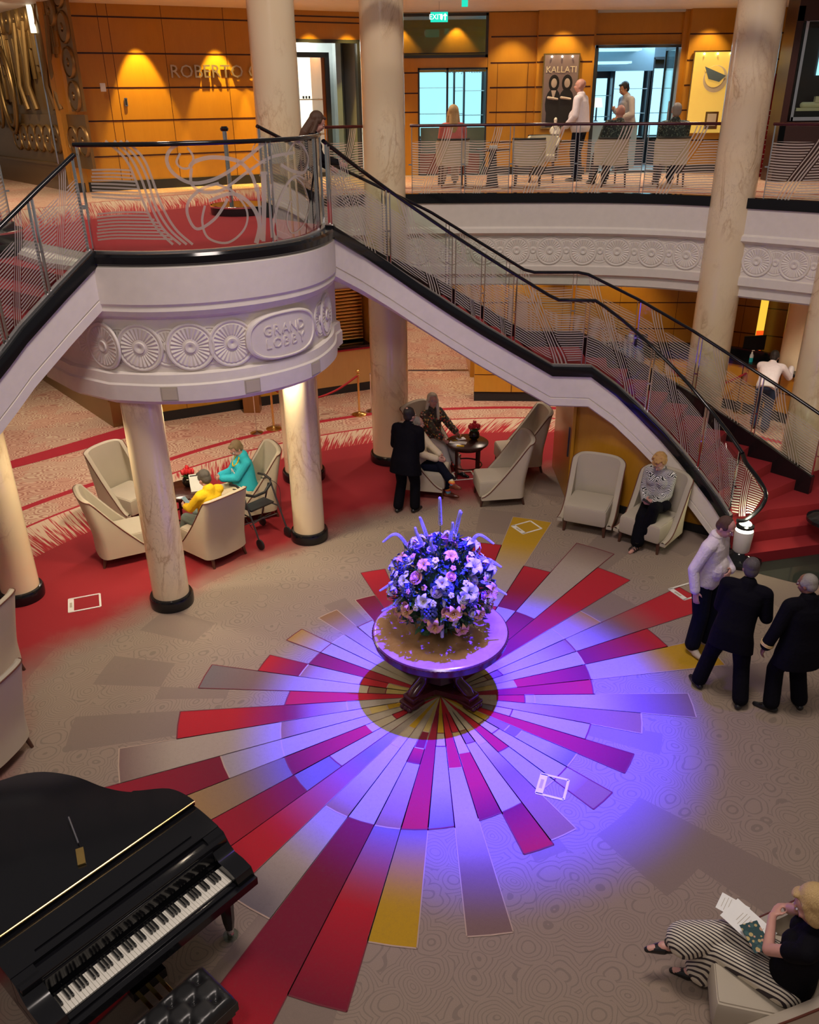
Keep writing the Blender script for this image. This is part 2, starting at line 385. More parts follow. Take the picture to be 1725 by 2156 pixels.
def floral(name,cols,bg,scale=28):
    t=T(name); o=t.obj(); v=t.n('TexVoronoi'); t.t.links.new(o,v.inputs['Vector']); v.inputs['Scale'].default_value=scale
    r=t.xyz(v.outputs['Color'])[0]; n=len(cols); col=t.ramp(r,[(i/n,c) for i,c in enumerate(cols)],'CONSTANT'); k=S(t.t,v.outputs['Distance']).lt(.46)
    return t.done(t.bsdf(t.mix(k,bg,col),.8,0))
M['floral']=floral('autumn_floral_print',[(.5,.04,.03),(.02,.02,.02),(.75,.42,.08),(.08,.12,.06),(.45,.36,.26),(.03,.02,.02),(.6,.12,.06)],(.06,.045,.03))
M['leafprint']=floral('dark_leaf_print',[(.05,.08,.07),(.12,.16,.13),(.02,.03,.03),(.2,.24,.18)],(.02,.03,.03),40)

M['lampglow']=emis('lamp_glow',(1,.97,.8),7)
# ---------------------------------------------------------------- helpers for plan curves
def projx(p):
    v=Vector(p)-Vector((0,0,CAMZ)); d=v.dot(_f); return 862.5+FPX*v.dot(_r2)/d, 1078-FPX*v.dot(_u2)/d
def arclen(path):
    L=[0]
    for a,b in zip(path,path[1:]): L.append(L[-1]+(Vector(b)-Vector(a)).length)
    return L
def along(path,s,L=None):
    L=L or arclen(path); s=max(0,min(L[-1],s))
    for i in range(len(path)-1):
        if s<=L[i+1]+1e-9:
            t=(s-L[i])/max(1e-9,L[i+1]-L[i]); a=Vector(path[i]);b=Vector(path[i+1]); d=(b-a); return a.lerp(b,t),d.normalized()
    a=Vector(path[-2]);b=Vector(path[-1]); return b,(b-a).normalized()
def s_at_px(path,px,z=None):
    L=arclen(path); best=0;bd=1e9
    for i in range(601):
        s=L[-1]*i/600; p,_=along(path,s,L)
        d=abs(projx(p)[0]-px)
        if d<bd: bd=d;best=s
    return best
DZ=4.55; CZ=7.5; SZ=3.05      # deck level, upper ceiling, soffit of the deck
# ---------------------------------------------------------------- floor with woven sunburst
C0=Vector((.321,7.482))
def Rring(th):
    a=R(th-61); return 1/math.sqrt((math.cos(a)/1.985)**2+(math.sin(a)/1.652)**2)
BA=[-0.3,8.4,17.4,25.6,33.9,41.9,50.1,58.3,65.6,73.3,80.8,88.4,96,103.5,110.5,117.8,125.9,133.5,141.6,149.3,158.3,166.9,176.1,184.4,193.3,201.9,210.2,218.7,226.6,234.3,242.0,249.8,257.1,264.4,271.8,279,286.5,294,301.3,309,317.1,325.2,333.5,342.4,351.2,359.7]
KC={'W':(.40,.32,.20),'w':(.32,.275,.25),'b':(.36,.29,.22),'r':(.42,.008,.018),'d':(.17,.004,.022),'n':(.24,.125,.055),'g':(.44,.25,.006),'G':(.36,.20,.05),'m':(.19,.115,.10),'s':(.15,.125,.13),'y':(.46,.33,.10)}  # W: w tinted warmer near the hub, painting in the table's blue-light shadow
SEG={0:[(0,'R','dr')],1:[(0,'R','rd'),('R',3.4,'wbgg')],2:[(0,'R','ww'),('R',2.93,'dr')],3:[(0,'R','wwn'),('R',4.02,'wmrr')],4:[(0,'R','ww'),('R',2.53,'wG')],
5:[(0,3.65,'ddrr')],6:[(0,'R','rd'),('R',4.15,'wbbm')],7:[(0,'R','ww'),('R',3.15,'dr')],8:[(0,'R','rr'),('R',4.63,'wbgg')],9:[(0,'R','ww'),('R',3.65,'dr')],10:[(0,'R','nn')],11:[(0,'R','ww'),('R',3.2,'wm')],
12:[(0,'R','rr')],13:[(0,2.91,'ddr')],14:[(0,2.28,'dd')],15:[(0,'R','ww')],16:[(0,2.2,'wwn')],17:[(0,'R','ww')],18:[(0,'R','ww'),('R',2.17,'wG')],19:[(0,'R','rd')],20:[(0,'R','wwn'),('R',2.18,'dr')],21:[(0,2.76,'wwms')],
22:[(0,'R','rr')],23:[(0,1.05,'ww'),(1.05,2.87,'wdrr')],24:[(0,'R','wwn'),('R',3.45,'wbbm')],25:[(0,'R','ww'),('R',2.46,'ww'),(2.46,4.8,'dr')],26:[(0,'R','rd'),('R',4.4,'sGg')],27:[(0,1.5,'ww'),(1.5,'R','ss'),('R',4.8,'drr')],
28:[(0,4.8,'wsrrr')],29:[(0,'R','wwn'),('R',3.2,'wbs')],30:[(0,'R','ww'),('R',4.9,'dddrr')],31:[(0,1.1,'rd'),(1.1,'R','wn'),('R',3.7,'srd')],32:[(0,'R','dr'),('R',3.12,'sGgg')],33:[(0,.62,'gg'),(.62,'R','wws')],34:[(0,1.14,'rr'),(1.14,3.01,'wbmm')],
35:[(0,'R','rrd')],36:[(0,'R','ww'),('R',2.3,'dr')],37:[(0,2.25,'wmnn')],38:[(0,1.07,'rr'),(1.07,'R','ww')],39:[(0,'R','ww'),('R',2.18,'wnn')],40:[(0,1.03,'mm'),(1.03,'R','wws')],41:[(0,2.16,'rrd')],42:[(0,'R','ww')],43:[(0,2.19,'wbnn')],44:[(0,1.05,'ww'),(1.05,2.77,'wbmm')]}
INNER={1:'yw',3:'wn',4:'wy',20:'yr',21:'yn',24:'gy',26:'rw',29:'gw',31:'yd',33:'gw',35:'ry',36:'wn',37:'wy',39:'yw',40:'gn',42:'sw',44:'wr'}
FV=[];FF=[];FM=[];FC=[];FX=[];FUV=[]
def fadd(vs,cols,mixs,faces,m,uv=None):
    b=len(FV); FV.extend(vs); FC.extend(cols); FX.extend(mixs); FUV.extend(uv or [(0,0)]*len(vs)); FF.extend([tuple(i+b for i in f) for f in faces]); FM.extend([m]*len(faces))
def pol(th,r,z=0.0): a=R(th); return (C0.x+r*math.cos(a),C0.y+r*math.sin(a),z)
def itab(tab,th):
    th=th%360; tab=sorted(tab)
    if th<=tab[0][0] or th>=tab[-1][0]:
        a,b=tab[-1],tab[0]; span=(b[0]-a[0])%360; t=((th-a[0])%360)/span if span else 0; return a[1]+(b[1]-a[1])*t
    for a,b in zip(tab,tab[1:]):
        if a[0]<=th<=b[0]: return a[1]+(b[1]-a[1])*(th-a[0])/(b[0]-a[0])
tB=[(0,4.9),(30,5.7),(50,6.6),(71,6.6),(81,5.2),(100,4.7),(121,4.0),(144,4.1),(161,4.35),(170,4.8),(176,4.9),(190,4.6),(215,4.7),(250,5.2),(300,4.8),(335,4.5)]
tF=[(60,8.7),(72.2,8.58),(86.3,8.13),(103.7,7.62),(121.4,7.2),(137.9,6.72),(150.8,6.72),(180,6.8),(260,7.5),(330,8)]
tS3=[(60,9.5),(72.7,9.36),(86.3,8.98),(91.4,8.93),(97,8.6),(109.5,8.23),(126.2,7.78),(136.5,7.66),(146.3,7.66),(180,7.7),(260,8.4),(330,9.2)]
tS2=[(60,10.1),(73.1,9.96),(86.4,9.6),(96.6,9.38),(108.4,8.96),(124.2,8.42),(134.8,8.26),(144.2,8.27),(180,8.3),(260,9.0),(330,9.8)]
NA=240
# field rings 0..fringe end
rows=14
vs=[];mx=[];fs=[]
vs.append((C0.x,C0.y,0));mx.append(0)
for j in range(1,rows+1):
    for k in range(NA):
        th=360*k/NA; rf=itab(tF,th); rb=itab(tB,th)
        f=[.25,.5,.68,.78,.86,.92,.96,1.0,1.05,1.1][min(j-1,9)] if j<=10 else None
        r=rb*f if j<=10 else rb*1.1+(rf-rb*1.1)*((j-10)/4)
        cap=1.0 if 60<th<225 else .38
        m=0 if (r/rb)<.85 else min(1,max(0,(r/rb-.85)/.33)); m=m*m*(3-2*m)*cap
        vs.append(pol(th,r)); mx.append(m)
for k in range(NA): fs.append((0,1+k,1+(k+1)%NA))
for j in range(rows-1):
    for k in range(NA): a=1+j*NA+k; b=1+j*NA+(k+1)%NA; fs.append((a,a+NA,b+NA,b))
fadd(vs,[(1,1,1)]*len(vs),mx,fs,0)
def band(t0,t1,m,o0=0,o1=0,z=0.0):
    vs=[];uv=[];fs=[]
    for k in range(NA+1):
        th=360*k/NA; a=(t0 if isinstance(t0,(int,float)) else itab(t0,th))+o0; b=(t1 if isinstance(t1,(int,float)) else itab(t1,th))+o1
        vs+= [pol(th,a,z),pol(th,b,z)]; uv+=[(R(th)*8,0),(R(th)*8,1)]
    for k in range(NA): fs.append((2*k,2*k+1,2*k+3,2*k+2))
    fadd(vs,[(1,1,1)]*len(vs),[0]*len(vs),fs,m,uv)
band(tF,tS3,3); band(tS3,tS3,4,0,.06); band(tS3,tS2,2,.06,0); band(tS2,tS2,4,0,.15); band(tS2,16,2,.15,0); band(16,30,2)
# blades
EL=[]
for i,segs in SEG.items():
    a0,a1=BA[i],BA[i+1]; mid=(a0+a1)/2
    segs=[(x[0],x[1],'W'+x[2][1:] if (x[0]==0 and x[2][0]=='w') else x[2]) for x in segs]
    if i in INNER:
        s=INNER[i]; segs=[(0,.62,s[0].replace('w','W')*2),(.62,.82+(i%3)*.06,s[1].replace('w','W')*2)]+[( .82+(i%3)*.06 if (x[0]!='R' and x[0]<.9) else x[0],x[1],x[2]) for x in segs if not (x[1]!='R' and x[1]<.9)]
    for (r0,r1,cs) in segs:
        n=max(6,len(cs)*4); vs=[];cl=[]
        for q in range(n+1):
            t=q/n; f=t*(len(cs)-1); k=min(len(cs)-2,int(f)); u=f-k; ca,cb=KC[cs[k]],KC[cs[k+1]]; c=tuple(ca[z]+(cb[z]-ca[z])*u for z in range(3))
            for j in range(3):
                th=a0+(a1-a0)*j/2; ra=Rring(th) if r0=='R' else r0; rb=Rring(th) if r1=='R' else r1
                vs.append(pol(th,ra+(rb-ra)*t,.003)); cl.append(c)
        fs=[(q*3+j,q*3+3+j,q*3+4+j,q*3+1+j) for q in range(n) for j in range(2)]
        fadd(vs,cl,[0]*len(vs),fs,1)
        rr=Rring(mid) if r1=='R' else r1; r00=Rring(mid) if r0=='R' else r0
        lm=6 if (i%3 and 'r' not in cs) or i in (24,34,29) else 5
        for th in (a0,a1):
            dth=math.degrees(.007/max(.5,rr)); EL.append([pol(th-dth,max(.3,r00),.005),pol(th+dth,max(.3,r00),.005),pol(th+dth*.8,rr,.005),pol(th-dth*.8,rr,.005),lm])
        A=[]
        for (u0,u1) in ((0,.5),(.5,1)):
            t0=a0+(a1-a0)*u0;t1=a0+(a1-a0)*u1
            q0=Rring(t0) if r1=='R' else rr; q1=Rring(t1) if r1=='R' else rr
            EL.append([pol(t0,q0-.007,.005),pol(t1,q1-.007,.005),pol(t1,q1+.007,.005),pol(t0,q0+.007,.005),lm])
for e in EL: fadd(e[:4],[(1,1,1)]*4,[0]*4,[(0,1,2,3)],e[4])
# the wide crimson band and metal threshold strips, dark marble by the stair
def fpoly(pts,m,z=.004): fadd([(p[0],p[1],z) for p in pts],[(1,1,1)]*len(pts),[0]*len(pts),[tuple(range(len(pts)))],m)
fpoly([at(-60,995),at(-60,968+42),at(330,905),at(330,880)],4); 
fpoly([at(860,781.5),at(992,781.5),at(992,778.5),at(860,778.5)],7)
fpoly([at(1560,1186),at(1900,1130),at(1900,1250),at(1725,1233),at(1680,1229),at(1590,1206)],8)
me=bpy.data.meshes.new('floor'); me.from_pydata(FV,[],FF)
for k in ('c_field','c_blade','c_wave','c_fringe','c_stripe','c_edge','c_edgel','chrome','marblefl'): me.materials.append(M[k])
me.polygons.foreach_set('material_index',FM)
ca=me.attributes.new('Col','FLOAT_COLOR','POINT'); ca.data.foreach_set('color',[x for c in FC for x in (*c,1)])
fa=me.attributes.new('Mix','FLOAT','POINT'); fa.data.foreach_set('value',FX)
ul=me.uv_layers.new(name='UVMap'); lv=[l.vertex_index for l in me.loops]; ul.data.foreach_set('uv',[x for v in lv for x in FUV[v]])
fl=struct(link(bpy.data.objects.new('floor',me)))
# ---------------------------------------------------------------- columns
def column(x,y,r,z1,label,base=True,z0=0,drum=None):
    t=thing('marble_column',label,'column',(x,y,z0),0)
    m=MB(); m.lathe([(r*1.0,.0),(r,.2),(r,(z1-z0)*.5),(r,z1-z0)],40); m.build('shaft',M['marble'],t,angle=40)
    m=MB(); m.lathe([(r+.045,.001),(r+.05,.03),(r+.05,.13),(r+.035,.16),(r+.002,.165)],40); m.build('base_ring',M['black'],t,angle=40)
    return t
column(-3.18,9.5,.235,2.92,'marble column standing in front of the left group of armchairs')
column(-1.53,11.3,.235,2.92,'marble column between the walking frame and the flower table')
column(-1.86,13.6,.33,CZ,'tall marble column rising directly behind the front middle column, past the landing')
column(-.33,14.38,.33,CZ,'tall marble column behind the man in the black suit')
column(5.12,13.88,.33,CZ,'tall marble column behind the right staircase, beside the framed watch advert')
c6=atY(1700,900,12.75); column(c6.x,12.75,.33,CZ,'marble column at the right edge of the picture, behind the lower stair flight')
column(-5.27,9.7,.245,3.4,'marble column at the left edge of the picture, under the left staircase')
c7=atY(1682,720,16.4); column(c7.x,16.4,.3,3.04,'far marble column beside the man leaning on the counter')
# ---------------------------------------------------------------- deck
farpath=[Vector((x,y,DZ)) for x,y in ((9.6,8.8),(8.6,10.2),(7.7,11.35),(6.95,12.2),(6.1,12.98),(5.35,13.55),(4.8,13.98),(4.2,14.32),(3.5,14.55),(2.7,14.7),(1.9,14.78),(1.15,14.82),(.1,14.86),(-.7,14.78),(-1.3,14.55))]
farpath=spline(farpath,4)
drum=spline([Vector((x,y,DZ)) for x,y in ((-1.06,11.3),(-1.05,10.75),(-1.22,10.08),(-1.6,9.6),(-2.15,9.27),(-2.75,9.17),(-3.36,9.26))],6)
edge=[(p.x,p.y) for p in farpath]+[(-1.7,14.2),(-2.0,13.3),(-1.98,12.2)]+[(p.x,p.y) for p in drum]+[(-4.55,10.35),(-5.6,10.9),(-14,10.9)]
far=[(-14,24.5),(12,24.5),(12,8.8)]
farin=[p+Vector((-_d.y,_d.x,0))*-.14 for p,_d in [along(farpath,s_) for s_ in np.linspace(0,arclen(farpath)[-1],70)]]
m=MB(); m.prism([(p.x,p.y) for p in farin]+edge[len(farpath):]+far,SZ,DZ-.002); dk=m.build('floor_upper',[M['white']]); struct(dk)
def ov(name,pts,mat,z=DZ+.002):
    o=mesh_obj(name,[(p[0],p[1],z) for p in pts],[tuple(range(len(pts)))],[mat]); return o
V=[(p[0],p[1],DZ) for p in edge+far]; pc=[V]
# deck carpet as one mesh: pale wave ground, crimson landing, fringe and stripe lines
cm=MB(); cm.add([(x,y,DZ+.001) for x,y in edge+far],[tuple(range(len(edge+far)))],0)
la=[at(-250,470,DZ),at(0,447,DZ),at(170,430,DZ),at(330,415,DZ),at(500,401,DZ),at(560,396,DZ)]
lb=[at(-250,540,DZ),at(0,500,DZ),at(170,465,DZ),at(330,446,DZ),at(500,424,DZ),at(560,418,DZ)]
k0=len(cm.v); up=Vector((0,0,.003))
red=[(p.x,p.y) for p in lb[:0:-1]]+[(-5.62,10.93),(-4.55,10.36),(-3.4,9.3)]+[(p.x,p.y) for p in drum[::-1]]+[(-1.98,12.2),(-2.0,13.3)]
cm.add([(x,y,DZ+.003) for x,y in red],[tuple(range(len(red)))],1)
k1=len(cm.v)
for a,b in zip(la,lb): pass
n=len(la); fr=[b+up*1.4 for b in lb]+[a+up*1.4 for a in la]
cm.add(fr,[(i,i+1,n+i+1,n+i) for i in range(n-1)],2)
off=lambda path,d,z:[p+Vector((dd.y,-dd.x,0))*d+Vector((0,0,z)) for p,dd in [along(path,s) for s in np.linspace(.01,arclen(path)[-1]-.01,60)]]
for d0,d1 in ((.55,.6),(1.25,1.31)):
    A=off(farpath,d0,.005);B=off(farpath,d1,.005); cm.strip(A,B,3)
A=[a+up*2 for a in la];B=[a+up*2+Vector((0,.06,0)) for a in la]; cm.strip(A,B,3)
dc=cm.build('floor_upper_carpet',[M['c_wave2'],M['c_red'],M['c_fringe'],M['c_stripe']])
ul=dc.data.uv_layers.new(name='UVMap')
uvd={}
for i in range(n): uvd[k1+i]=(i*3.2,0.0); uvd[k1+n+i]=(i*3.2,1.0)
for l,d in zip(dc.data.loops,ul.data): d.uv=uvd.get(l.vertex_index,(0,0))
struct(dc)
# fascia mouldings
def roset(path,s,z,r,out,parent,flutes=26,sgn=1):
    p,d=along(path,s); nrm=Vector((d.y,-d.x,0))*sgn; x=d; m=MB()
    prof=[(0,.012),(.12,.05),(.22,.05),(.24,.02),(.34,.012),(.38,.03),(.80,.034),(.83,.012),(.86,.012),(.92,.03),(.98,.026),(1.0,-.02)]
    N=flutes*2; vs=[]; fs=[]
    for q,h in prof:
        for k in range(N):
            t=2*PI*k/N; hh=h
            if .36<q<.82: hh=h-(.018 if k%2 else 0)
            vs.append(nrm*(hh*r*2.0)+x*(q*r*math.cos(t))+Vector((0,0,q*r*math.sin(t))))
    for i in range(len(prof)-1):
        for k in range(N): fs.append((i*N+k,i*N+(k+1)%N,(i+1)*N+(k+1)%N,(i+1)*N+k))
    m.add(vs,fs); o=m.build('rosette',M['white'],parent,angle=35); o.location=p+nrm*out+Vector((0,0,z-p.z)); return o
fpf=[(.02,-.12),(.02,-.50),(.05,-.53),(.06,-.60),(.0,-.64),(-.05,-.66),(-.05,-1.14),(-.02,-1.16),(-.02,-1.29),(-.09,-1.33),(-.09,-1.47),(-.3,-1.5),(-.3,-.12)]
farp=[p for p in farpath]
tf=thing('deck_fascia','curved cream fascia with a row of round fluted rosettes below the far balcony railing','fascia',(0,0,0))
m=MB(); m.sweep(farp,[(-u,w) for u,w in fpf]); m.build('moulding',M['white'],tf,angle=30)
m=MB(); m.sweep(farp,[(-.05,.03),(-.05,-.12),(.1,-.12),(.1,.03)]); m.build('curb',M['black'],tf,angle=30)
Lf=arclen(farp); s=s_at_px(farp,1165)%.56
farp2=farp[::-1]
while s<Lf[-1]: 
    roset(farp,s,DZ-.90,.235,-.04,tf,sgn=-1); roset(farp,s+.28,DZ-.90,.20,-.055,tf,sgn=-1); s+=.56
# drum under the landing
dp=[Vector((-1.0,11.55,DZ))]+drum+[Vector((-3.9,9.6,DZ)),Vector((-4.4,10.15,DZ)),Vector((-4.6,10.9,DZ))]
# lower drum wraps further to the left than the glass
td=thing('landing_drum','rounded cream drum under the landing lettered GRAND LOBBY with fluted rosettes','fascia',(0,0,0))
dprof=[(.10,-.08),(.14,-.12),(.14,-.50),(.12,-.53),(.13,-.58),(.10,-.64),(.03,-.68),(.02,-.72),(.02,-1.28),(.07,-1.30),(.08,-1.40),(.10,-1.42),(.10,-1.60),(.02,-1.66),(-.4,-1.66),(-.4,-.08)]
m=MB(); m.sweep(dp,[(-u,w) for u,w in dprof]); m.build('moulding',M['white'],td,angle=30)
m=MB(); m.prism([(p.x,p.y) for p in dp],DZ-1.655,DZ-1.62); m.build('soffit',M['white'],td)
m=MB(); m.sweep(drum,[(.03,.02),(.03,-.1),(-.13,-.1),(-.15,-.08),(-.15,-.01),(-.13,.02)]); m.build('curb',M['black'],td,angle=30)
m=MB(); m.sweep(drum,[(.02,.035),(.02,.015),(-.03,.015),(-.03,.035)]); m.build('glass_channel',M['steel'],td)
for px in (222,297,402,487,682):
    ss=s_at_px([p+Vector((0,0,-1)) for p in dp],px); roset(dp,ss,DZ-1.0,.27,.03,td,sgn=-1); roset(dp,ss+.24,DZ-1.0,.22,.015,td,sgn=-1)
def ondrum(s,z,out):
    p,d=along(dp,s); nr=Vector((-d.y,d.x,0)); return Vector((p.x,p.y,z))+nr*out, d, nr
ss=s_at_px([p+Vector((0,0,-1)) for p in dp],592)
m=MB(); pl=[]
for k in range(40):
    t=2*PI*k/40; ex=math.copysign(abs(math.cos(t))**.75,math.cos(t)); ez=math.copysign(abs(math.sin(t))**.8,math.sin(t)); pl.append((ex*.50,ez*.275))
def plq(sc_,h): 
    r=[]
    for a,b in pl:
        p,_,_=ondrum(ss-a*sc_,DZ-.99+b*sc_,h); r.append(p)
    return r
rings=[plq(1.0,.0),plq(1.0,.085),plq(.94,.10),plq(.90,.10),plq(.88,.085),plq(.6,.085),plq(.3,.085)]
vs=[p for r_ in rings for p in r_]; fs=[(i*40+k,i*40+(k+1)%40,(i+1)*40+(k+1)%40,(i+1)*40+k) for i in range(6) for k in range(40)]; fs.append(tuple(6*40+k for k in range(40)))
m.add(vs,fs); m.build('plaque',M['white'],td,angle=30)
for word,dz in (('GRAND',.07),('LOBBY',-.08)):
    for i,chh in enumerate(word):
        p,d,nr=ondrum(ss-(i-2)*.118,DZ-.99+dz,.084)
        ang=math.atan2(-d.y,-d.x)
        text('letter',chh,.165,M['white'],td,p,(PI/2,0,ang),.010)
for px in (361,525,651):
    s_=s_at_px([p+Vector((0,0,-1.5)) for p in dp],px); p,d,nr=ondrum(s_,DZ-1.51,.103)
    m=MB(); Mx=Matrix.Rotation(math.atan2(-d.y,-d.x),4,'Z'); m.box((0,0,0),(.19,.006,.16),0,0,Mx); m.box((0,-.004,0),(.165,.006,.135),1,0,Mx); o=m.build('vent_panel',[M['chairseat'],M['chair']],td); o.location=p
# ---------------------------------------------------------------- stairs
def P3(l): return [at(x,y,z) for x,y,z in l]
Ft=P3([(690,474,4.6),(752,512,4.29),(815,552,3.98),(882,596,3.67),(950,640,3.36),(1015,681,3.08),(1080,720,2.8),(1163,768,2.42)])
Fl=P3([(1163,768,2.42),(1245,770,2.42)])
Fb=P3([(1245,770,2.42),(1300,810,2.12),(1350,855,1.84),(1400,905,1.55),(1440,950,1.3),(1480,1000,1.05),(1512,1042,.83),(1540,1085,.62)])
Bt=[Vector(p) for p in ((-1.95,12.15,4.6),(-1.3,12.85,4.2),(-.5,13.3,3.78),(.35,13.5,3.36),(1.15,13.55,2.88),(1.93,13.52,2.42))]
Bl=[Vector((1.93,13.52,2.42)),Vector((2.8,13.46,2.42))]
Bb=[Vector(p) for p in ((2.8,13.46,2.42),(3.7,13.3,2.0),(4.5,12.98,1.58),(5.2,12.55,1.17),(5.75,12.05,.86),(6.15,11.6,.62))]
def zi(path,z):
    if z>=path[0].z: return path[0].copy()
    for a,b in zip(path,path[1:]):
        if b.z<=z<=a.z: 
            t=(a.z-z)/(a.z-b.z) if a.z>b.z else 0; return a.lerp(b,t)
    return path[-1].copy()
def stairs(t,flights,landings,extra=None,flip=1):
    m=MB()
    for (F,B,zt,zb,n) in flights:
        h=(zt-zb)/n
        for k in range(n):
            z=zt-h*k; zn=z-h
            fa,fb=zi(F,z+.05),zi(F,zn+.05); ba,bb=zi(B,z+.05),zi(B,zn+.05)
            # tread at height zn between the two nosings, riser at the back
            q=[Vector((p.x,p.y,zn)) for p in (fa,fb,bb,ba)]
            nf=(fb-fa); nf.z=0; nf=nf.normalized()*.025 if nf.length else nf; nb=(bb-ba); nb.z=0; nb=nb.normalized()*.025 if nb.length else nb
            q[1]+=nf; q[2]+=nb
            lo=[Vector((p.x,p.y,zn-.26)) for p in q]; m.add(q+lo,[(0,1,2,3),(4,7,6,5),(0,4,5,1),(1,5,6,2),(2,6,7,3),(3,7,4,0)])
    for poly,z in landings: m.prism([(p[0],p[1]) for p in poly],z-.2,z)
    if extra: extra(m)
    m.build('carpeted_steps',M['c_red'],t,angle=20)
def stringer(t,path,side,h0=.15,h1=.58,inner=.0,name='stringer'):
    """side=+1: outer face lies to the right of travel"""
    s_=side
    m=MB(); m.sweep(path,[(-.04*s_,.0),(.085*s_,.0),(.09*s_,-.02),(.09*s_,-h0),(-.04*s_,-h0-.02)]); m.build('curb',M['black'],t,angle=30)
    m=MB(); m.sweep(path,[(-.02*s_,.018),(.03*s_,.018),(.03*s_,.0),(-.02*s_,.0)]); m.build('glass_channel',M['steel'],t)
    m=MB(); m.sweep(path,[(-.04*s_,-h0),(.06*s_,-h0),(.06*s_,-h1+.10),(.045*s_,-h1+.095),(.045*s_,-h1+.085),(.065*s_,-h1+.08),(.065*s_,-h1-.03),(.02*s_,-h1-.06),(-.04*s_,-h1-.06)]); m.build(name,M['white'],t,angle=30)
ts=thing('right_staircase','red carpeted staircase with a middle landing sweeping down to the right, white outer stringer','staircase',(0,0,0))
Fall=Ft+Fl[1:]+Fb[1:]; Ball=Bt+Bl[1:]+Bb[1:]
nl=at(1566,1189,0); nr_=at(1725,1167,0)
def lowsteps(m):
    # three wide steps fanning out beyond the newel
    dirx=(nr_-nl); dirx.z=0; dirx.normalize(); dy=Vector((-dirx.y,dirx.x,0))
    a=nl; 
    for k in range(3):
        z=.167*(k+1); o=a+dy*(.30*k)+dirx*(-.05*k)
        poly=[(o.x,o.y),(o.x+dirx.x*3.2,o.y+dirx.y*3.2),(o.x+dirx.x*3.2+dy.x*2.2,o.y+dirx.y*3.2+dy.y*2.2),(6.4,12.1),(4.95,11.45),(4.70,10.85)] if k>0 else [(o.x,o.y),(o.x+dirx.x*3.2,o.y+dirx.y*3.2),(o.x+dirx.x*3.2+dy.x*2.2,o.y+dirx.y*3.2+dy.y*2.2),(o.x-.1,o.y+.3)]
        m.prism(poly,z-.17,z)
stairs(ts,[(Ft,Bt,4.55,2.34,13),(Fb,Bb,2.34,.50,11)],[([Fl[0],Fl[1]+Vector((0.03,0,0)),Bl[1],Bl[0]],2.34)],lowsteps)
stringer(ts,Fall,1)
m=MB(); m.sweep(Ball,[(-.05,-.5),(.05,-.5),(.05,.16),(-.05,.16)]); m.build('back_stringer',M['black'],ts,angle=30)
m=MB(); A=[p+Vector((0,0,-.62)) for p in Fall]; 
LB=arclen(Ball); LF=arclen(Fall); B_=[along(Ball,LB[-1]*l/LF[-1],LB)[0] for l in LF]; B_=[Vector((b.x,b.y,a.z)) for a,b in zip(A,B_)]
m.strip(A,B_); m.build('soffit',M['white'],ts)
tl=thing('left_staircase','red carpeted staircase dropping away past the left edge of the picture','staircase',(0,0,0))
FL=P3([(190,527,4.6),(120,600,4.32),(38,690,4.0),(0,740,3.82)])+[Vector((-4.3,7.45,3.4)),Vector((-4.75,6.85,2.9)),Vector((-5.3,6.3,2.35))]
BL=[Vector(p) for p in ((-4.62,10.35,4.6),(-5.2,9.75,4.2),(-5.75,9.0,3.75),(-6.2,8.3,3.35),(-6.7,7.5,2.85),(-7.2,6.9,2.35))]
stairs(tl,[(FL,BL,4.55,2.3,13)],[])
stringer(tl,FL,-1)
m=MB(); m.sweep(BL,[(-.05,-.5),(.05,-.5),(.05,.16),(-.05,.16)]); m.build('back_stringer',M['black'],tl,angle=30)
m=MB(); A=[p+Vector((0,0,-.62)) for p in FL]; LB=arclen(BL); LF=arclen(FL); B_=[along(BL,LB[-1]*l/LF[-1],LB)[0] for l in LF]; B_=[Vector((b.x,b.y,a.z)) for a,b in zip(A,B_)]; m.strip(A,B_); m.build('soffit',M['white'],tl)
# ---------------------------------------------------------------- railings
def railing(name,label,path,h,npan,mat_rail,glass='etched',group=None,flipu=False,rail_r=.032,ends=(0,0),gap=.035,marks=None):
    t=thing(name,label,'railing',(0,0,0),0,group); L=arclen(path); tot=L[-1]
    m=MB(); m.tube([p+Vector((0,0,h)) for p in ([along(path,x)[0] for x in np.linspace(0,tot,max(12,int(tot*6)))] if len(path)>8 else path)],rail_r,10,flat=.75,up=(0,0,1)); m.build('handrail',mat_rail,t,angle=50)
    marks=marks or [tot*i/npan for i in range(npan+1)]
    for i in range(len(marks)-1):
        s0=marks[i]+gap; s1=marks[i+1]-gap; k=6; vs=[];uv=[];fs=[]
        for j in range(k+1):
            p,_=along(path,s0+(s1-s0)*j/k,L); u=j/k; u=1-u if flipu else u
            vs+=[p+Vector((0,0,.02)),p+Vector((0,0,h-.03))]; uv+=[(u,0),(u,1)]
        fs=[(2*j,2*j+2,2*j+3,2*j+1) for j in range(k)]
        mesh_obj('glass_panel',vs,fs,[M[glass]],t,None,True,uv)
    for i,s_ in enumerate(marks):
        m=MB(); 
        for dd in (-1,1):
            sx=s_+dd*gap*.8
            if sx<0 or sx>tot: continue
            p,d=along(path,sx,L); m.box(p+Vector((0,0,h/2)),(.012,.035,h-.02),0,math.atan2(d.y,d.x))
        if m.v: 
            p,d=along(path,min(tot,max(0,s_)),L); m.box(p+Vector((0,0,h*.45)),(gap*1.6,.01,.02),0,math.atan2(d.y,d.x)); m.build('post',M['chrome'],t)
    return t
q=lambda path,pxs:[s_at_px(path,x) for x in pxs]
def sub(path,s0,s1,n=30): L=arclen(path); return [along(path,s0+(s1-s0)*i/n,L)[0] for i in range(n+1)]
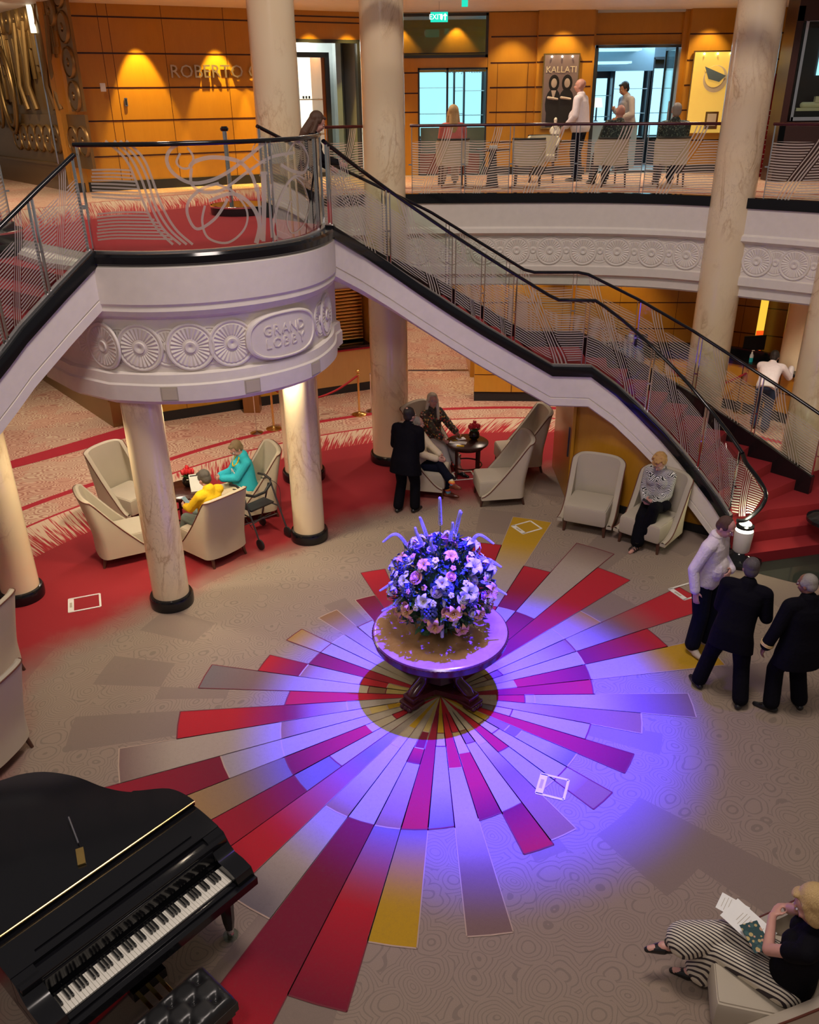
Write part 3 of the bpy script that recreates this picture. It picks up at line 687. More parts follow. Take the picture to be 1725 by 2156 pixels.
def railpx(pxs,label,name='balcony_railing',**k):
    S_=q(farp,pxs); pth=sub(farp,S_[0],S_[-1]); return railing(name,label,pth,1.06,0,M['mahog'],marks=[x-S_[0] for x in S_],flipu=True,group='glass railings of the far balcony',**k)
railpx([1503,1348,1208,1075,975,866],'long run of striped glass railing on the far balcony in front of the seated guests')
railpx([772,690],'short run of striped glass railing between the two tall columns left of the seated guests')
S_=q(farp,[1602]); railing('balcony_railing','striped glass railing right of the tall column, in front of the dark display case',sub(farp,max(0,S_[0]-3.3),S_[0]),1.06,3,M['mahog'],flipu=True,group='glass railings of the far balcony')
railing('stair_railing','front striped glass railing with black handrail on the right staircase',Fall,.96,0,M['black'],marks=q(Fall,[697,820,955,1015,1080,1228,1362,1470,1538]),group=None,flipu=True)
railing('stair_railing','back striped glass railing with black handrail on the far side of the right staircase',Ball,1.1,0,M['black'],marks=[arclen(Ball)[-1]*i/9 for i in range(10)],flipu=True)
railing('stair_railing','front striped glass railing of the left staircase below the landing',FL,.93,6,M['black'],flipu=True)
railing('stair_railing','back glass railing of the left staircase with a thick chrome end post',BL,1.1,5,M['black'],flipu=True)
rl=railing('landing_railing','curved glass railing of the landing etched with a looping monogram',drum,1.07,0,M['black'],glass='glass',marks=[0,arclen(drum)[-1]*.17,arclen(drum)[-1]*.45,arclen(drum)[-1]-.0])

# etched monogram and stripes on the landing glass, as frosted ribbons lying on the curved pane
LD=arclen(drum)[-1]; dz0=DZ+.03
def pxs(px,py):
    # nearest point of the curved pane seen at this pixel
    best=None
    for i in range(241):
        s_=LD*i/240; p,_=along(drum,s_); 
        for it in range(1):
            x0,y0=projx((p.x,p.y,DZ+.03)); x1,y1=projx((p.x,p.y,DZ+1.05)); h=(py-y0)/(y1-y0); x=x0+(x1-x0)*h; d=abs(x-px)
        if best is None or d<best[0]-1e-6: best=(d,s_,h*1.02)
    return best[1],best[2]
def ribbon(m,pts,w,closed=False):
    P_=[Vector((*pxs(x,y),0)) for x,y in pts]; P_=spline(P_,7,closed); N=len(P_); A=[];B=[]
    for i,p in enumerate(P_):
        a=P_[(i-1)%N] if (closed or i>0) else p; b=P_[(i+1)%N] if (closed or i<N-1) else p; d=(b-a).normalized(); n_=Vector((-d.y,d.x,0)); ww=w[0]+(w[1]-w[0])*i/N if isinstance(w,tuple) else w
        for L_,sg in ((A,1),(B,-1)):
            q_=p+n_*ww*sg*.5; pp,dd=along(drum,q_.x); L_.append(Vector((pp.x,pp.y,DZ+.03+q_.y))+Vector((-dd.y,dd.x,0))*.006)
    if closed: A.append(A[0]);B.append(B[0])
    m.strip(A,B)
m=MB()
for k in range(4): ribbon(m,[(222+k*13+(k>0)*6,297),(262+k*13,330),(285+k*12,372),(305+k*12,430),(330+k*13,480),(365+k*14,514)],.026)
for k in range(9): ribbon(m,[(193,356+k*7),(240,355+k*7.5),(276+k*2.6,357+k*7.6)],.018)
for k in range(9): ribbon(m,[(205,448+k*7),(250,444+k*7),(300+k*6,444+k*7.2),(312+k*6.5,446+k*7.2)],.018)
m.build('etched_stripes',M['frost'],rl)
m=MB()
for pts,w,c in [([(425,302),(390,300),(360,312),(350,335),(365,362),(400,382),(440,378),(480,360),(520,330),(560,300),(600,292),(630,300),(648,330),(640,360),(615,358),(590,345)],.035,0),
 ([(395,310),(408,330),(400,350),(382,352),(372,340),(380,322)],.022,0),
 ([(400,350),(410,338),(450,330),(500,338),(530,365),(540,400)],.04,0),
 ([(402,352),(405,385),(430,402),(470,395),(520,360),(570,330),(620,320)],.03,0),
 ([(460,383),(425,395),(398,420),(395,450),(415,480),(450,460),(472,430),(478,415)],.03,0),
 ([(440,420),(490,405),(530,430),(545,470),(540,512)],(.03,.06),0),
 ([(430,430),(425,465),(440,500),(480,510),(515,480),(518,440),(490,400),(455,385)],.024,0),
 ([(640,375),(625,368),(605,385),(585,430),(575,480),(580,505)],(.02,.045),0),
 ([(600,330),(620,300),(640,310)],.02,0),([(612,420),(604,460),(615,490),(640,470),(650,430),(640,390),(622,370)],.018,0),
 ([(556,362),(556,430),(553,508)],(.07,.05),0),([(548,362),(562,362)],.03,0),([(570,385),(567,430),(572,500)],(.035,.02),0),([(540,385),(546,450),(548,505)],(.04,.02),0),
 ([(540,300),(555,290),(572,310),(560,340),(540,335),(530,318)],.012,1)]:
    ribbon(m,pts,w,bool(c))
m.build('etched_monogram',M['frost'],rl)
# rounded black plinth with glass end of the back railing on the landing
pl_=at(505,452,DZ)
t=thing('railing_plinth','low round black plinth with chrome rim on the red landing carpet','plinth',(pl_.x,pl_.y+.15,DZ),0,'round black plinths on the landing')
m=MB(); m.lathe([(.42,0),(.43,.02),(.43,.11),(.41,.13),(.05,.13)],32); m.build('drum',M['black'],t,angle=40)
m=MB(); m.lathe([(.425,.10),(.437,.105),(.437,.125),(.425,.13)],32,cap=False); m.build('rim',M['chrome'],t,angle=40)
t2=copy_tree(t); t2.location=(-4.95,10.25,DZ); t2['label']='low round black plinth with chrome rim at the left edge behind the left stair rail'; t['label']='low round black plinth with chrome rim seen through the monogram glass'
# end posts
def tubepost(x,y,z,h,r,label):
    t=thing('chrome_post',label,'post',(x,y,z)); m=MB(); m.lathe([(r,0),(r,h)],20); m.build('tube',M['chrome'],t,angle=40); m=MB(); m.lathe([(r+.02,h),(r+.03,h+.03),(r+.01,h+.06),(.01,h+.06)],20); m.build('cap',M['black'],t,angle=40)
tubepost(-4.78,10.32,DZ+.13,.95,.045,'thick chrome post with black cap at the left edge beside the deco relief')
tubepost(pl_.x-.12,pl_.y+.1,DZ+.13,.95,.03,'slim chrome post rising from the plinth behind the monogram glass')
# newel lamps
def newel(x,y,label,z=0):
    t=thing('newel_lamp',label,'lamp',(x,y,z))
    m=MB(); m.lathe([(.30,0),(.30,.05),(.22,.10),(.14,.13),(.11,.16),(.05,.16)],36); m.build('base',M['black'],t,angle=40)
    m=MB(); m.lathe([(.10,.16),(.115,.18),(.13,.46),(.125,.49),(.05,.49)],36); m.build('body',M['white2'],t,angle=40)
    m=MB(); m.lathe([(.115,.49),(.115,.54),(.02,.54)],36); m.build('glowing_ring',M['lampglow'],t,angle=40)
    m=MB(); m.lathe([(.125,.54),(.125,.57),(.09,.59),(.03,.59)],36); m.build('collar',M['black'],t,angle=40)
    m=MB(); m.lathe([(.085,.59),(.075,.61),(.04,.625),(.01,.625)],24); m.build('lens',M['lampglow'],t,angle=40)
    return t
nb=at(1556,1180,0)
newel(nb.x,nb.y,'glowing white newel lamp at the foot of the front stair rail behind the pink shirt')
nb2=at(1738,1098,.5); newel(nb2.x+.05,nb2.y,'white newel lamp cut by the right edge at the foot of the back stair rail',z=.5)
# looped end of the front handrail and its etched end pane
p0=Fall[-1]+Vector((0,0,.96)); e1=at(1612,1045,1.0)
e_=[p0+Vector((-.0,0,0)),at(1572,975,1.42),at(1598,1010,1.2),at(1613,1040,1.0),at(1605,1065,.85),at(1585,1085,.72),at(1568,1096,.66),at(1552,1096,.66)]
m=MB(); m.tube(spline(e_,6),.03,10); o=m.build('railing_scroll',M['black'],None,angle=50); tag(o,'black handrail end curling back down to the glowing newel lamp','railing')
A=[at(1543,1080,.66),at(1534,1000,1.1),at(1530,955,1.4)]; 
ev=[at(1543,1088,.66),at(1528,930,1.5),at(1572,978,1.4),at(1609,1042,1.0),at(1580,1086,.7)]
o=mesh_obj('railing_end_pane',ev,[(0,1,2,3,4)],[M['etched']],None,None,False,[(0,0),(0,1),(.55,.8),(1,.45),(.5,.02)]); tag(o,'small striped glass end pane inside the curled handrail above the newel lamp','glass pane')
# ---------------------------------------------------------------- walls, shops, ceilings
def W(px,py,Y=18.8): p=atY(px,py,Y); return p.x,p.z
class Wall:
    """flat wall from A to B; u runs along it, outward normal to the right of A->B"""
    def __init__(s,A,B):
        s.A=Vector((A[0],A[1],0)); s.B=Vector((B[0],B[1],0)); s.d=(s.B-s.A); s.L=s.d.length; s.d.normalize(); s.n=Vector((s.d.y,-s.d.x,0)); s.m=MB(); s.ang=math.atan2(s.d.y,s.d.x)
    def P(s,u,z,o=0): return s.A+s.d*u+s.n*o+Vector((0,0,z))
    def px(s,x,y): p=at_plane(x,y,s.A,s.n); return (p-s.A).dot(s.d),p.z
    def box(s,u0,u1,z0,z1,o0,o1,mi=0,m=None):
        (m or s.m).box(s.P((u0+u1)/2,(z0+z1)/2,(o0+o1)/2),(abs(u1-u0),abs(o1-o0),abs(z1-z0)),mi,s.ang); return s
wl=lambda *a:None
def grooves(w,u0,u1,zs,us,z0,z1):
    for z in zs: w.box(u0,u1,z-.012,z+.012,-.01,.004,1)
    for u in us: w.box(u-.004,u+.004,z0,z1,-.01,.003,1)
GM=[M['wood'],M['darkwood'],M['blackm'],M['woodd'],M['woodl']]
# left long wall (both levels)
wA=Wall((-5.95,16.05),(-.75,18.65))
zs=[wA.px(220,y)[1] for y in (35,112,185,255,330)]
u1,_=wA.px(617,150); u2,_=wA.px(768,150); _,zt=wA.px(640,82)
wA.box(0,u1,DZ,CZ+.6,-.15,0,0); wA.box(u1,wA.L+.1,zt,CZ+.6,-.15,0,0); wA.box(u2,wA.L+.1,DZ,zt,-.15,0,0)
vz=[wA.px(x,150)[0] for x in (243,353,480)]
grooves(wA,0.2,u1,zs,vz+[wA.px(235,150)[0]-.1],DZ,CZ+.5); grooves(wA,u1,wA.L,[zs[0]+.1,zt+.28],[],DZ,CZ)
wA.box(0.02,u1,DZ,DZ+.16,0,.02,2)
struct(wA.m.build('wall_back_left_upper',GM))
text('shop_sign','ROBERTO CO',.30,M['lettermetal'],None,wA.P((wA.px(375,150)[0]+wA.px(552,150)[0])/2,wA.px(450,152)[1],.05),(PI/2,0,wA.ang),.02)
tag(bpy.data.objects['shop_sign'],'raised metal letters ROBERTO CO on the wood panelled wall, cut by a column','sign')
# small wall fittings
o=MB().box((0,0,0),(.05,.02,.13),0).box((0,-.012,0),(.03,.01,.1),1).build('door_pull',[M['chrome'],M['blackm']]); o.location=wA.P(*wA.px(265,215),.02); o.rotation_euler=(0,0,wA.ang); tag(o,'small recessed metal door pull on the orange wood wall','handle')
# upper walls right of the second tall column, Y = 18.8
wB=Wall((-.85,18.8),(10,18.8)); X=lambda px,py=150: W(px,py)[0]+.85; Z=lambda py,px=1000: W(px,py)[1]
a,b_,c_,d_=X(800),X(880),X(1026,200),X(1029,60)
wB.box(0,b_,DZ,Z(142),-.15,0,0); wB.box(0,d_,Z(142),Z(121),-.15,.0,0)
wB.box(c_,X(1128),DZ,Z(121),-.15,0,0); wB.box(d_,X(1128),Z(121),CZ+.1,-.15,0,0); wB.box(0,X(1128),Z(26),CZ+.1,-.15,0,0)
wB.box(X(1128),X(1243),DZ,CZ+.1,-.1,.14,0); wB.box(X(1440),X(1660),DZ,CZ+.1,-.1,.14,0); wB.box(X(1243),X(1440),Z(94,1300),CZ+.1,-.3,-.1,0)
wB.box(X(1243),X(1250),DZ,CZ,-.3,.0,0); wB.box(X(1430),X(1440),DZ,CZ,-.3,.0,0)
hz_=[Z(y) for y in (78,133,185,237,300)]
for u0,u1_,o in ((c_+.05,X(1128),0),(X(1128),X(1243),.14),(X(1440),X(1660),.14)):
    for z in hz_: wB.box(u0,u1_,z-.012,z+.012,o-.01,o+.004,1)
wB.box(0,b_,Z(152)-.012,Z(152)+.012,-.01,.004,1); wB.box(0,b_,Z(195)-.012,Z(195)+.012,-.01,.004,1); wB.box(0,b_,Z(235)-.012,Z(235)+.012,-.01,.004,1)
wB.box(X(1243),X(1440),Z(75)-.01,Z(75)+.01,-.11,-.096,1)
for px in (1048,1112,1130): wB.box(X(px)-.004,X(px)+.004,DZ,Z(133),-.01,.003 if px<1130 else .0,1)
wB.box(c_,X(1128),DZ,DZ+.16,0,.02,2); wB.box(X(1128),X(1243),DZ,DZ+.16,.14,.16,2); wB.box(X(1440),X(1660),DZ,DZ+.16,.14,.16,2)
struct(wB.m.build('wall_back_upper',GM))
# transom window and shop front 2
M['shopglow']=emis('shop_light',(.38,.78,1.0),1.7); M['shopwarm']=emis('shop_warm_light',(1,.95,.72),1.6); M['cove']=emis('cove_light',(1,.85,.45),1.1)
M['shopblue']=simple('shop_blue_grey',(.16,.24,.30),.4); M['shopdark']=simple('shop_dark_frame',(.03,.035,.045),.3); M['shopwhite']=simple('shop_white',(.55,.62,.66),.5)
def frame(w,u0,u1,z0,z1,o,t,mi,m,dep=.05):
    w.box(u0,u0+t,z0,z1,o,o+dep,mi,m); w.box(u1-t,u1,z0,z1,o,o+dep,mi,m); w.box(u0,u1,z1-t,z1,o,o+dep,mi,m); w.box(u0,u1,z0,z0+t,o,o+dep,mi,m)
m=MB(); frame(wB,0,d_,Z(121),Z(27),-.03,.05,0,m); wB.box(0.05,d_-.05,Z(121)+.05,Z(27)-.05,-.01,0,1,m); struct(m.build('window_1',[M['shopdark'],M['glass']]))
m=MB(); frame(wB,b_,c_,DZ,Z(142),-.04,.035,0,m); um=X(942,200); wB.box(um-.02,um+.02,DZ,Z(142),-.04,.01,0,m); wB.box(b_+.03,c_-.03,DZ,Z(142),-.02,-.01,1,m); struct(m.build('window_2',[M['shopdark'],M['glass']]))
text('shop_sign','GUEST JEWELLER',.105,M['shopwhite'],None,(W(978,148)[0],18.83,Z(149)),(PI/2,0,0),.006); o=bpy.data.objects['shop_sign.001']; tag(o,'white lettering GUEST JEWELLER above the blue lit jewellery shop window','sign')
# shop interiors: a lit room behind the fronts
m=MB(); m.box((3.5,21.6,6),(10,.1,3.2),0); m.box((3.5,20.2,DZ-.0),(10,2.9,.02),1); m.box((3.5,20.2,CZ-.02),(10,2.8,.04),1); m.box((-1.3,20.2,6),(.1,2.8,3.1),0); m.box((2.75,20.2,6),(.12,2.4,3.1),0); m.box((8.4,20.2,6),(.1,2.8,3.1),0); struct(m.build('wall_shop_interior',[M['shopblue'],M['shopwhite']]))
def cabinet(x,y,w_,h,z0,label,col='shopglow',dark='shopdark',shelves=3,name='display_cabinet'):
    t=thing(name,label,'cabinet',(x,y,z0)); m=MB(); m.box((0,.12,h/2),(w_,.04,h),0); m.box((-w_/2,0,h/2),(.04,.26,h),0); m.box((w_/2,0,h/2),(.04,.26,h),0); m.box((0,0,h),(w_+.04,.26,.05),0); m.box((0,0,.25),(w_,.26,.5),0); m.build('carcass',M[dark],t)
    m=MB(); m.box((0,.095,h*.6),(w_*.8,.01,h*.62),0); m.build('lit_back',M[col],t)
    for k in range(shelves):
        m=MB(); m.box((0,0,.6+(h-.7)*k/shelves),(w_-.04,.24,.015)); m.build('shelf',M['shopwhite'],t)
    return t
cab=[(W(915,200)[0]+.15,21.3,1.2,2.3,'blue lit wall of shelves behind the left pane of the jeweller window'),(W(975,200)[0]+.3,21.3,.7,2.2,'tall lit cabinet with a bright screen behind the right pane of the jeweller window'),
(W(1335,170)[0]+.5,21.2,.8,2.2,'lit jewellery cabinet at the back of the open shop doorway'),(W(1395,170)[0]+.7,21.2,.6,2.2,'narrow lit cabinet at the right inside the open shop doorway'),(W(1280,170)[0]+.2,21.35,.9,2.0,'dark cabinet at the left inside the open shop doorway')]
for x,y,w_,h,l in cab: cabinet(x,y,w_,h,DZ,l)
m=MB(); m.box((W(1330,120)[0],20.9,6.75),(2.0,.05,.5),0); m.box((W(1310,120)[0],20.7,6.9),(1.6,.5,.04),1); m.box((W(1300,120)[0],20.5,6.65),(1.3,.5,.04),1); o=m.build('ceiling_canopy',[M['shopblue'],M['shopglow']]); tag(o,'stepped blue canopy with light strips inside the open shop doorway','canopy')
m=MB(); m.box((0,0,.45),(1.5,.5,.9),0); m.box((0,0,.93),(1.5,.5,.06),1); o=m.build('glass_counter',[M['shopwhite'],M['shopglow']],loc=(W(1300,250)[0],20.3,DZ)); tag(o,'low lit glass counter inside the open shop doorway','counter')
m=MB(); m.box((0,0,.45),(1.9,.4,.9),0); m.box((0,0,.93),(1.9,.4,.06),1); o=m.build('glass_counter',[M['shopwhite'],M['shopglow']],loc=(W(965,250)[0]+.2,19.6,DZ)); tag(o,'white lit counter behind the jeweller window','counter')
o=MB().box((0,0,.2),(1.6,.45,.4)).build('bench',[M['coral']],loc=(W(880,330)[0]+.5,19.3,DZ)); tag(o,'red bench behind the jeweller window','bench')
# door leaves and lamp of the open shop
m=MB(); frame(wB,X(1248,200),X(1430,200),DZ,Z(94,1340),-.1,.05,0,m,.06); struct(m.build('door_1',[M['shopdark']]))
for px,l in ((1253,'left open glass door leaf of the jewellery shop'),(1418,'right open glass door leaf of the jewellery shop')):
    t=thing('door_leaf',l,'door',(W(px,200)[0],18.9,DZ)); m=MB(); m.box((0,.35,1.15),(.02,.7,2.3)); m.build('pane',M['glass'],t); m=MB(); m.box((0,.0,1.15),(.05,.04,2.3)); m.box((0,.7,1.15),(.05,.04,2.3)); m.box((0,.35,2.3),(.05,.7,.05)); m.build('rail_frame',M['shopdark'],t); m=MB(); m.tube([(-.05,-.04,.8),(-.05,-.04,1.35)],.012); m.build('handle',M['chrome'],t)
t=thing('table_lamp','small table lamp with a pale shade inside the open shop','lamp',(W(1258,220)[0]+.28,20.2,DZ+.96)); m=MB(); m.lathe([(.06,0),(.02,.03),(.015,.3)],12); m.build('base',M['shopdark'],t); m=MB(); m.lathe([(.13,.28),(.09,.46)],16,cap=False); m.build('shade',M['shopwarm'],t)
# shop 1 (left of the second column): bright vitrines in dark frames
n0=wA.px(620,150)[0]; n1=wA.px(768,150)[0]
m=MB(); wA.box(n0-.5,n1+.4,DZ,CZ,-1.7,-1.65,0,m); wA.box(n0-.5,n0-.45,DZ,CZ,-1.7,-.1,0,m); wA.box(n1,n1+.05,DZ,CZ,-1.7,-.1,0,m); wA.box(n0-.5,n1,CZ-.3,CZ-.25,-1.7,-.1,0,m); struct(m.build('wall_shop_left_interior',[M['shopwhite']]))
m=MB(); wA.box(n0,n1,zt-.06,zt,-.06,.02,0,m); wA.box(n1-.16,n1,DZ,zt,-.1,.03,0,m); struct(m.build('door_2',[M['shopdark']]))
t=thing('vitrine','bright cream vitrine in a dark wooden frame between the two tall marble columns','display case',(0,0,0)); 
ua,ub=wA.px(600,180)[0],wA.px(722,180)[0]; zb=wA.px(660,106)[1]
m=MB(); frame(wA,ua,ub,DZ,zb,-.75,.09,0,m,.1); wA.box(ub-.16,ub-.09,DZ,zb,-1.3,-.7,1,m); m.build('frame',[M['shopdark'],M['woodd']],t)
m=MB(); wA.box(ua,ub-.16,DZ+.1,zb-.1,-1.35,-1.3,0,m); m.build('lit_back',M['shopwarm'],t)
for z in (5.35,6.0): m=MB(); wA.box(ua+.09,ub-.2,z,z+.02,-1.3,-.78,0,m); m.build('shelf',M['shopwhite'],t)
for px,py,l in ((653,198,'grey clock shaped ornament on the upper shelf of the bright vitrine'),):
    t=thing('display_clock',l,'ornament',wA.P(wA.px(px,py)[0]+.02,6.02,-1.0)); m=MB(); m.ell((0,0,.17),(.07,.02,.16)); m.build('dial',M['shopwhite'],t); m=MB(); m.box((0,0,.01),(.12,.06,.02)); m.build('foot',M['shopdark'],t)
t=thing('display_clock','row of tiny dark ornaments on the upper shelf beside the grey clock','ornament',wA.P(wA.px(672,205)[0]+.05,6.02,-1.0)); m=MB(); [m.box((k*.06,0,.03),(.035,.03,.05)) for k in range(3)]; m.build('figures',M['shopdark'],t)
# posters
def poster(px0,px1,py0,py1,label,bg,deco,fr='brass'):
    x0,z1=W(px0,py0,18.62); x1,z0=W(px1,py1,18.62); t=thing('framed_poster',label,'poster',((x0+x1)/2,18.62,z0)); w_=x1-x0;h=z1-z0
    m=MB(); m.box((0,0,h/2),(w_+.05,.04,h+.05)); m.build('frame',M[fr],t); m=MB(); m.box((0,-.024,h/2),(w_,.01,h)); m.build('print',bg,t); deco(t,w_,h); 
    for k in (-1,0,1):
        m=MB(); m.ell((k*w_*.3,-.05,h-.03),.018); m.build('picture_light',M['lampglow'],t)
    return t
t_=T('poster_brown'); uv=t_.xyz(t_.obj())[2]; g=t_.ramp((uv/1.55).clamp(),[(0,(.10,.07,.06)),(1,(.30,.22,.20))]); M['p_brown']=t_.done(t_.bsdf(g,.4,0,Emission_Color=(.25,.17,.15),Emission_Strength=.15))
M['p_yel']=simple('poster_yellow',(.80,.58,.12),.4,Emission_Color=(.8,.5,.1,1),Emission_Strength=.55); M['p_pale']=simple('poster_pale',(.85,.78,.6),.4); M['p_skin']=simple('poster_skin',(.55,.48,.44),.5)
def dec1(t,w_,h):
    text('lettering','KALLATI',.16,M['p_pale'],t,(0,-.035,h*.80),(PI/2,0,0),.002)
    for sx,tone in ((-.13,0),(.13,1)):
        m=MB(); y=-.034
        m.ell((sx,y,h*.62),(.105,.006,.15),0); m.ell((sx,y-.004,h*.62),(.06,.006,.085),1); m.ell((sx,y,h*.33),(.16,.006,h*.22),0); m.box((sx,y,h*.16),(.26,.006,h*.3),0); m.cap((sx-.1,y-.004,h*.42),(sx+.08,y-.004,h*.40),.025,.02,1)
        if not tone: m.add([(sx-.05,y-.006,h*.52),(sx+.05,y-.006,h*.52),(sx,y-.006,h*.38)],[(0,1,2)],1)
        m.build('printed_figure',[M['blackm'],M['p_skin']],t)
def dec2(t,w_,h):
    m=MB(); m.box((0,-.029,h*.45),(w_*.99,.004,h*.99),1); m.lathe([(.24,-.004),(.24,.004)],40,0,(0,0,0),Matrix.Translation((0.02,-.034,h*.66))@Matrix.Rotation(PI/2,4,'X')); m.lathe([(.19,-.006),(.19,.006)],40,1,(0,0,0),Matrix.Translation((-.0,-.036,h*.69))@Matrix.Rotation(PI/2,4,'X')); m.add([(-.22,-.05,h*.82),(.22,-.05,h*.70),(.1,-.05,h*.62),(-.12,-.05,h*.66)],[(0,1,2,3)],2); m.box((.05,-.035,h*.12),(.26,.012,.32),3); m.box((.05,-.045,h*.13),(.18,.012,.22),0)
    m.build('printed_watch',[M['p_pale'],M['p_yel'],M['shopblue'],M['brass']],t)
poster(1148,1209,116,268,'brown framed poster lettered KALLATI with two dark haired women in black',M['p_brown'],dec1)
poster(1464,1534,110,272,'bright yellow framed watch poster beside the tall right column',M['p_yel'],dec2)
# jewellery bust and plaque below the first poster
bx,bz=W(1169,262,18.45); t=thing('necklace_bust','white necklace bust in front of the KALLATI poster','display bust',(bx,18.42,bz-.28)); m=MB(); m.box((0,0,-.02),(.5,.22,.04),1); m.cap((0,0,.12),(0,0,.32),.09,.03); m.ell((0,0,.16),(.11,.05,.1)); m.ell((0,0,.36),(.035,.03,.05)); m.build('bust',[M['white2'],M['brass']],t); m=MB(); m.tube(spline([(-.05,-.045,.28),(0,-.07,.18),(.05,-.045,.28)],5),.006); m.build('necklace',M['chrome'],t)
# maroon standing sign and dark display case on the far right
sx,sz=W(1645,155,17.6)
M['maroon']=simple('maroon_board',(.30,.008,.02),.35); M['pbrown']=simple('dark_brown_case',(.035,.012,.012),.3)
t=thing('sign_board','tall maroon information board with white lettering behind the right tall column','sign',(sx-.12,17.6,DZ)); hh=sz-DZ
m=MB(); m.box((0,0,hh/2),(.52,.04,hh)); m.build('board',M['maroon'],t)
text('lettering','NS',.13,M['white2'],t,(.14,-.03,hh-.30),(PI/2,0,0),.003); text('lettering','OP',.13,M['white2'],t,(.14,-.03,hh-.44),(PI/2,0,0),.003)
m=MB(); [m.box((.10,-.025,hh-.62-k*.085),(.2-.03*(k%3),.006,.012)) for k in range(14)]; m.build('small_print',M['white2'],t)
cx0=W(1668,100,16.6)[0]; t=thing('display_case','large dark framed glass display case at the top right with a ship model glow inside','display case',(cx0+1.05,16.8,DZ))
m=MB(); H_=2.75; m.box((0,0,.5),(2.1,.5,1.0)); m.box((0,0,H_),(2.1,.5,.35)); m.box((-1.0,0,1.7),(.12,.5,2.2)); m.box((1.0,0,1.7),(.12,.5,2.2)); m.box((0,.23,1.7),(2.0,.04,1.8),0); m.build('case',M['pbrown'],t)
m=MB(); m.box((0,-.2,1.82),(1.8,.01,1.5)); m.build('front_glass',M['glass'],t)
m=MB(); m.box((-.86,-.22,1.82),(.05,.05,1.6)); m.box((.86,-.22,1.82),(.05,.05,1.6)); m.box((0,-.22,1.05),(1.75,.05,.06)); m.box((0,-.22,2.6),(1.75,.05,.06)); m.build('inner_frame',M['chrome'],t)
m=MB(); m.box((-.2,.18,2.1),(.35,.02,.7)); m.box((.5,.18,2.0),(.5,.02,.5)); m.build('lit_screen',M['shopglow'],t)
m=MB(); m.box((0,0,1.2),(1.5,.22,.05)); m.cap((-.6,0,1.27),(.6,0,1.27),.05,.04); m.box((0,0,1.36),(.8,.08,.1)); m.box((.1,0,1.45),(.3,.06,.1)); m.build('ship_model',M['p_pale'],t)
# deco relief wall on the left, two levels
wD=Wall((-10.8,22.1),(-6.0,16.28))
wD.box(-2,wD.L,0,CZ+.6,-.2,-.02,0)
for z0_,z1_ in ((0,.55),(DZ,DZ+.42)): wD.box(-2,wD.L,z0_,z1_,-.02,.08,0); wD.box(-2,wD.L,z1_,z1_+.04,-.02,.11,0)
struct(wD.m.build('wall_left',[M['bronze']]))
t=thing('bronze_relief','large bronze art deco relief panel framed by rings at the upper left','relief',(0,0,0))
def disc(m,w,u,z,r,o,n=26):
    pr=[(0,.05),(.14,.05),(.2,.01),(.26,.01),(.3,.035),(.85,.03),(.9,.01),(.93,.045),(1,.03),(1.03,0)]
    vs=[w.P(u+q_*r*math.cos(2*PI*k/n),z+q_*r*math.sin(2*PI*k/n),o+h) for q_,h in pr for k in range(n)]
    m.add(vs,[(i*n+k,i*n+(k+1)%n,(i+1)*n+(k+1)%n,(i+1)*n+k) for i in range(len(pr)-1) for k in range(n)])
ux=lambda x,y: wD.px(x,y)
uR,_=ux(170,200); uC=uR-.12
m=MB(); u_in=uR-.42
wD.box(uR-.44,uR+.1,DZ+1.32,CZ+.4,-.02,.03,0,m)
wD.box(-2,uR-.44,ux(60,35)[1]-.28,ux(60,35)[1]+.3,-.02,.04,0,m); wD.box(-2,uR+.1,DZ+.42,DZ+1.27,-.02,.03,0,m); m.build('surround',M['bronze'],t)
z=DZ+1.55
while z<CZ+.3:
    m=MB(); disc(m,wD,uR-.17,z,.235,.03); m.build('ring_boss',M['bronze'],t,angle=40); z+=.5
for k in range(9):
    m=MB(); disc(m,wD,uR-.6-k*.46,ux(60,35)[1],.22,.04); m.build('ring_boss',M['bronze'],t,angle=40)
for k in range(9):
    m=MB(); disc(m,wD,uR-.1-k*.44,DZ+.86,.24,.03); m.build('ring_boss',M['bronze'],t,angle=40)
random.seed(3)
m=MB()
for k in range(46):
    u=uR-.6-random.random()*4.6; z=DZ+1.4+random.random()*1.2; h=.3+random.random()*1.3; w_=.05+random.random()*.16; d=.02+random.random()*.07
    m.box(wD.P(u,min(CZ-.3,z+h/2),d/2),(w_,d,h),0,wD.ang,bev=.01)
for (px,py,r) in ((25,190,.75),(25,190,.62),(5,215,.45)):
    u,z=ux(px,py); m.tube([wD.P(u+r*.55*math.cos(a),z+r*math.sin(a),.1) for a in np.linspace(0,2*PI,40,endpoint=False)],.035,8,closed=True)
for px in (60,78,118,130):
    u,z=ux(px,180); m.tube([wD.P(u,DZ+1.35,.08),wD.P(u-.1,z,.12),wD.P(u+.1,CZ-.2,.08)],.05,8)
m.build('relief_figures',M['bronze'],t,angle=40)
t=thing('bronze_relief','lower bronze frieze of linked rings behind the landing drum','relief',(0,0,0))
for k in range(14):
    m=MB(); disc(m,wD,wD.L-.2-k*.42,.95,.24,.0); m.build('ring_boss',M['bronze'],t,angle=40)
m=MB(); wD.box(-2,wD.L,1.3,1.4,-.02,.05,0,m); m.build('top_moulding',M['bronze'],t)
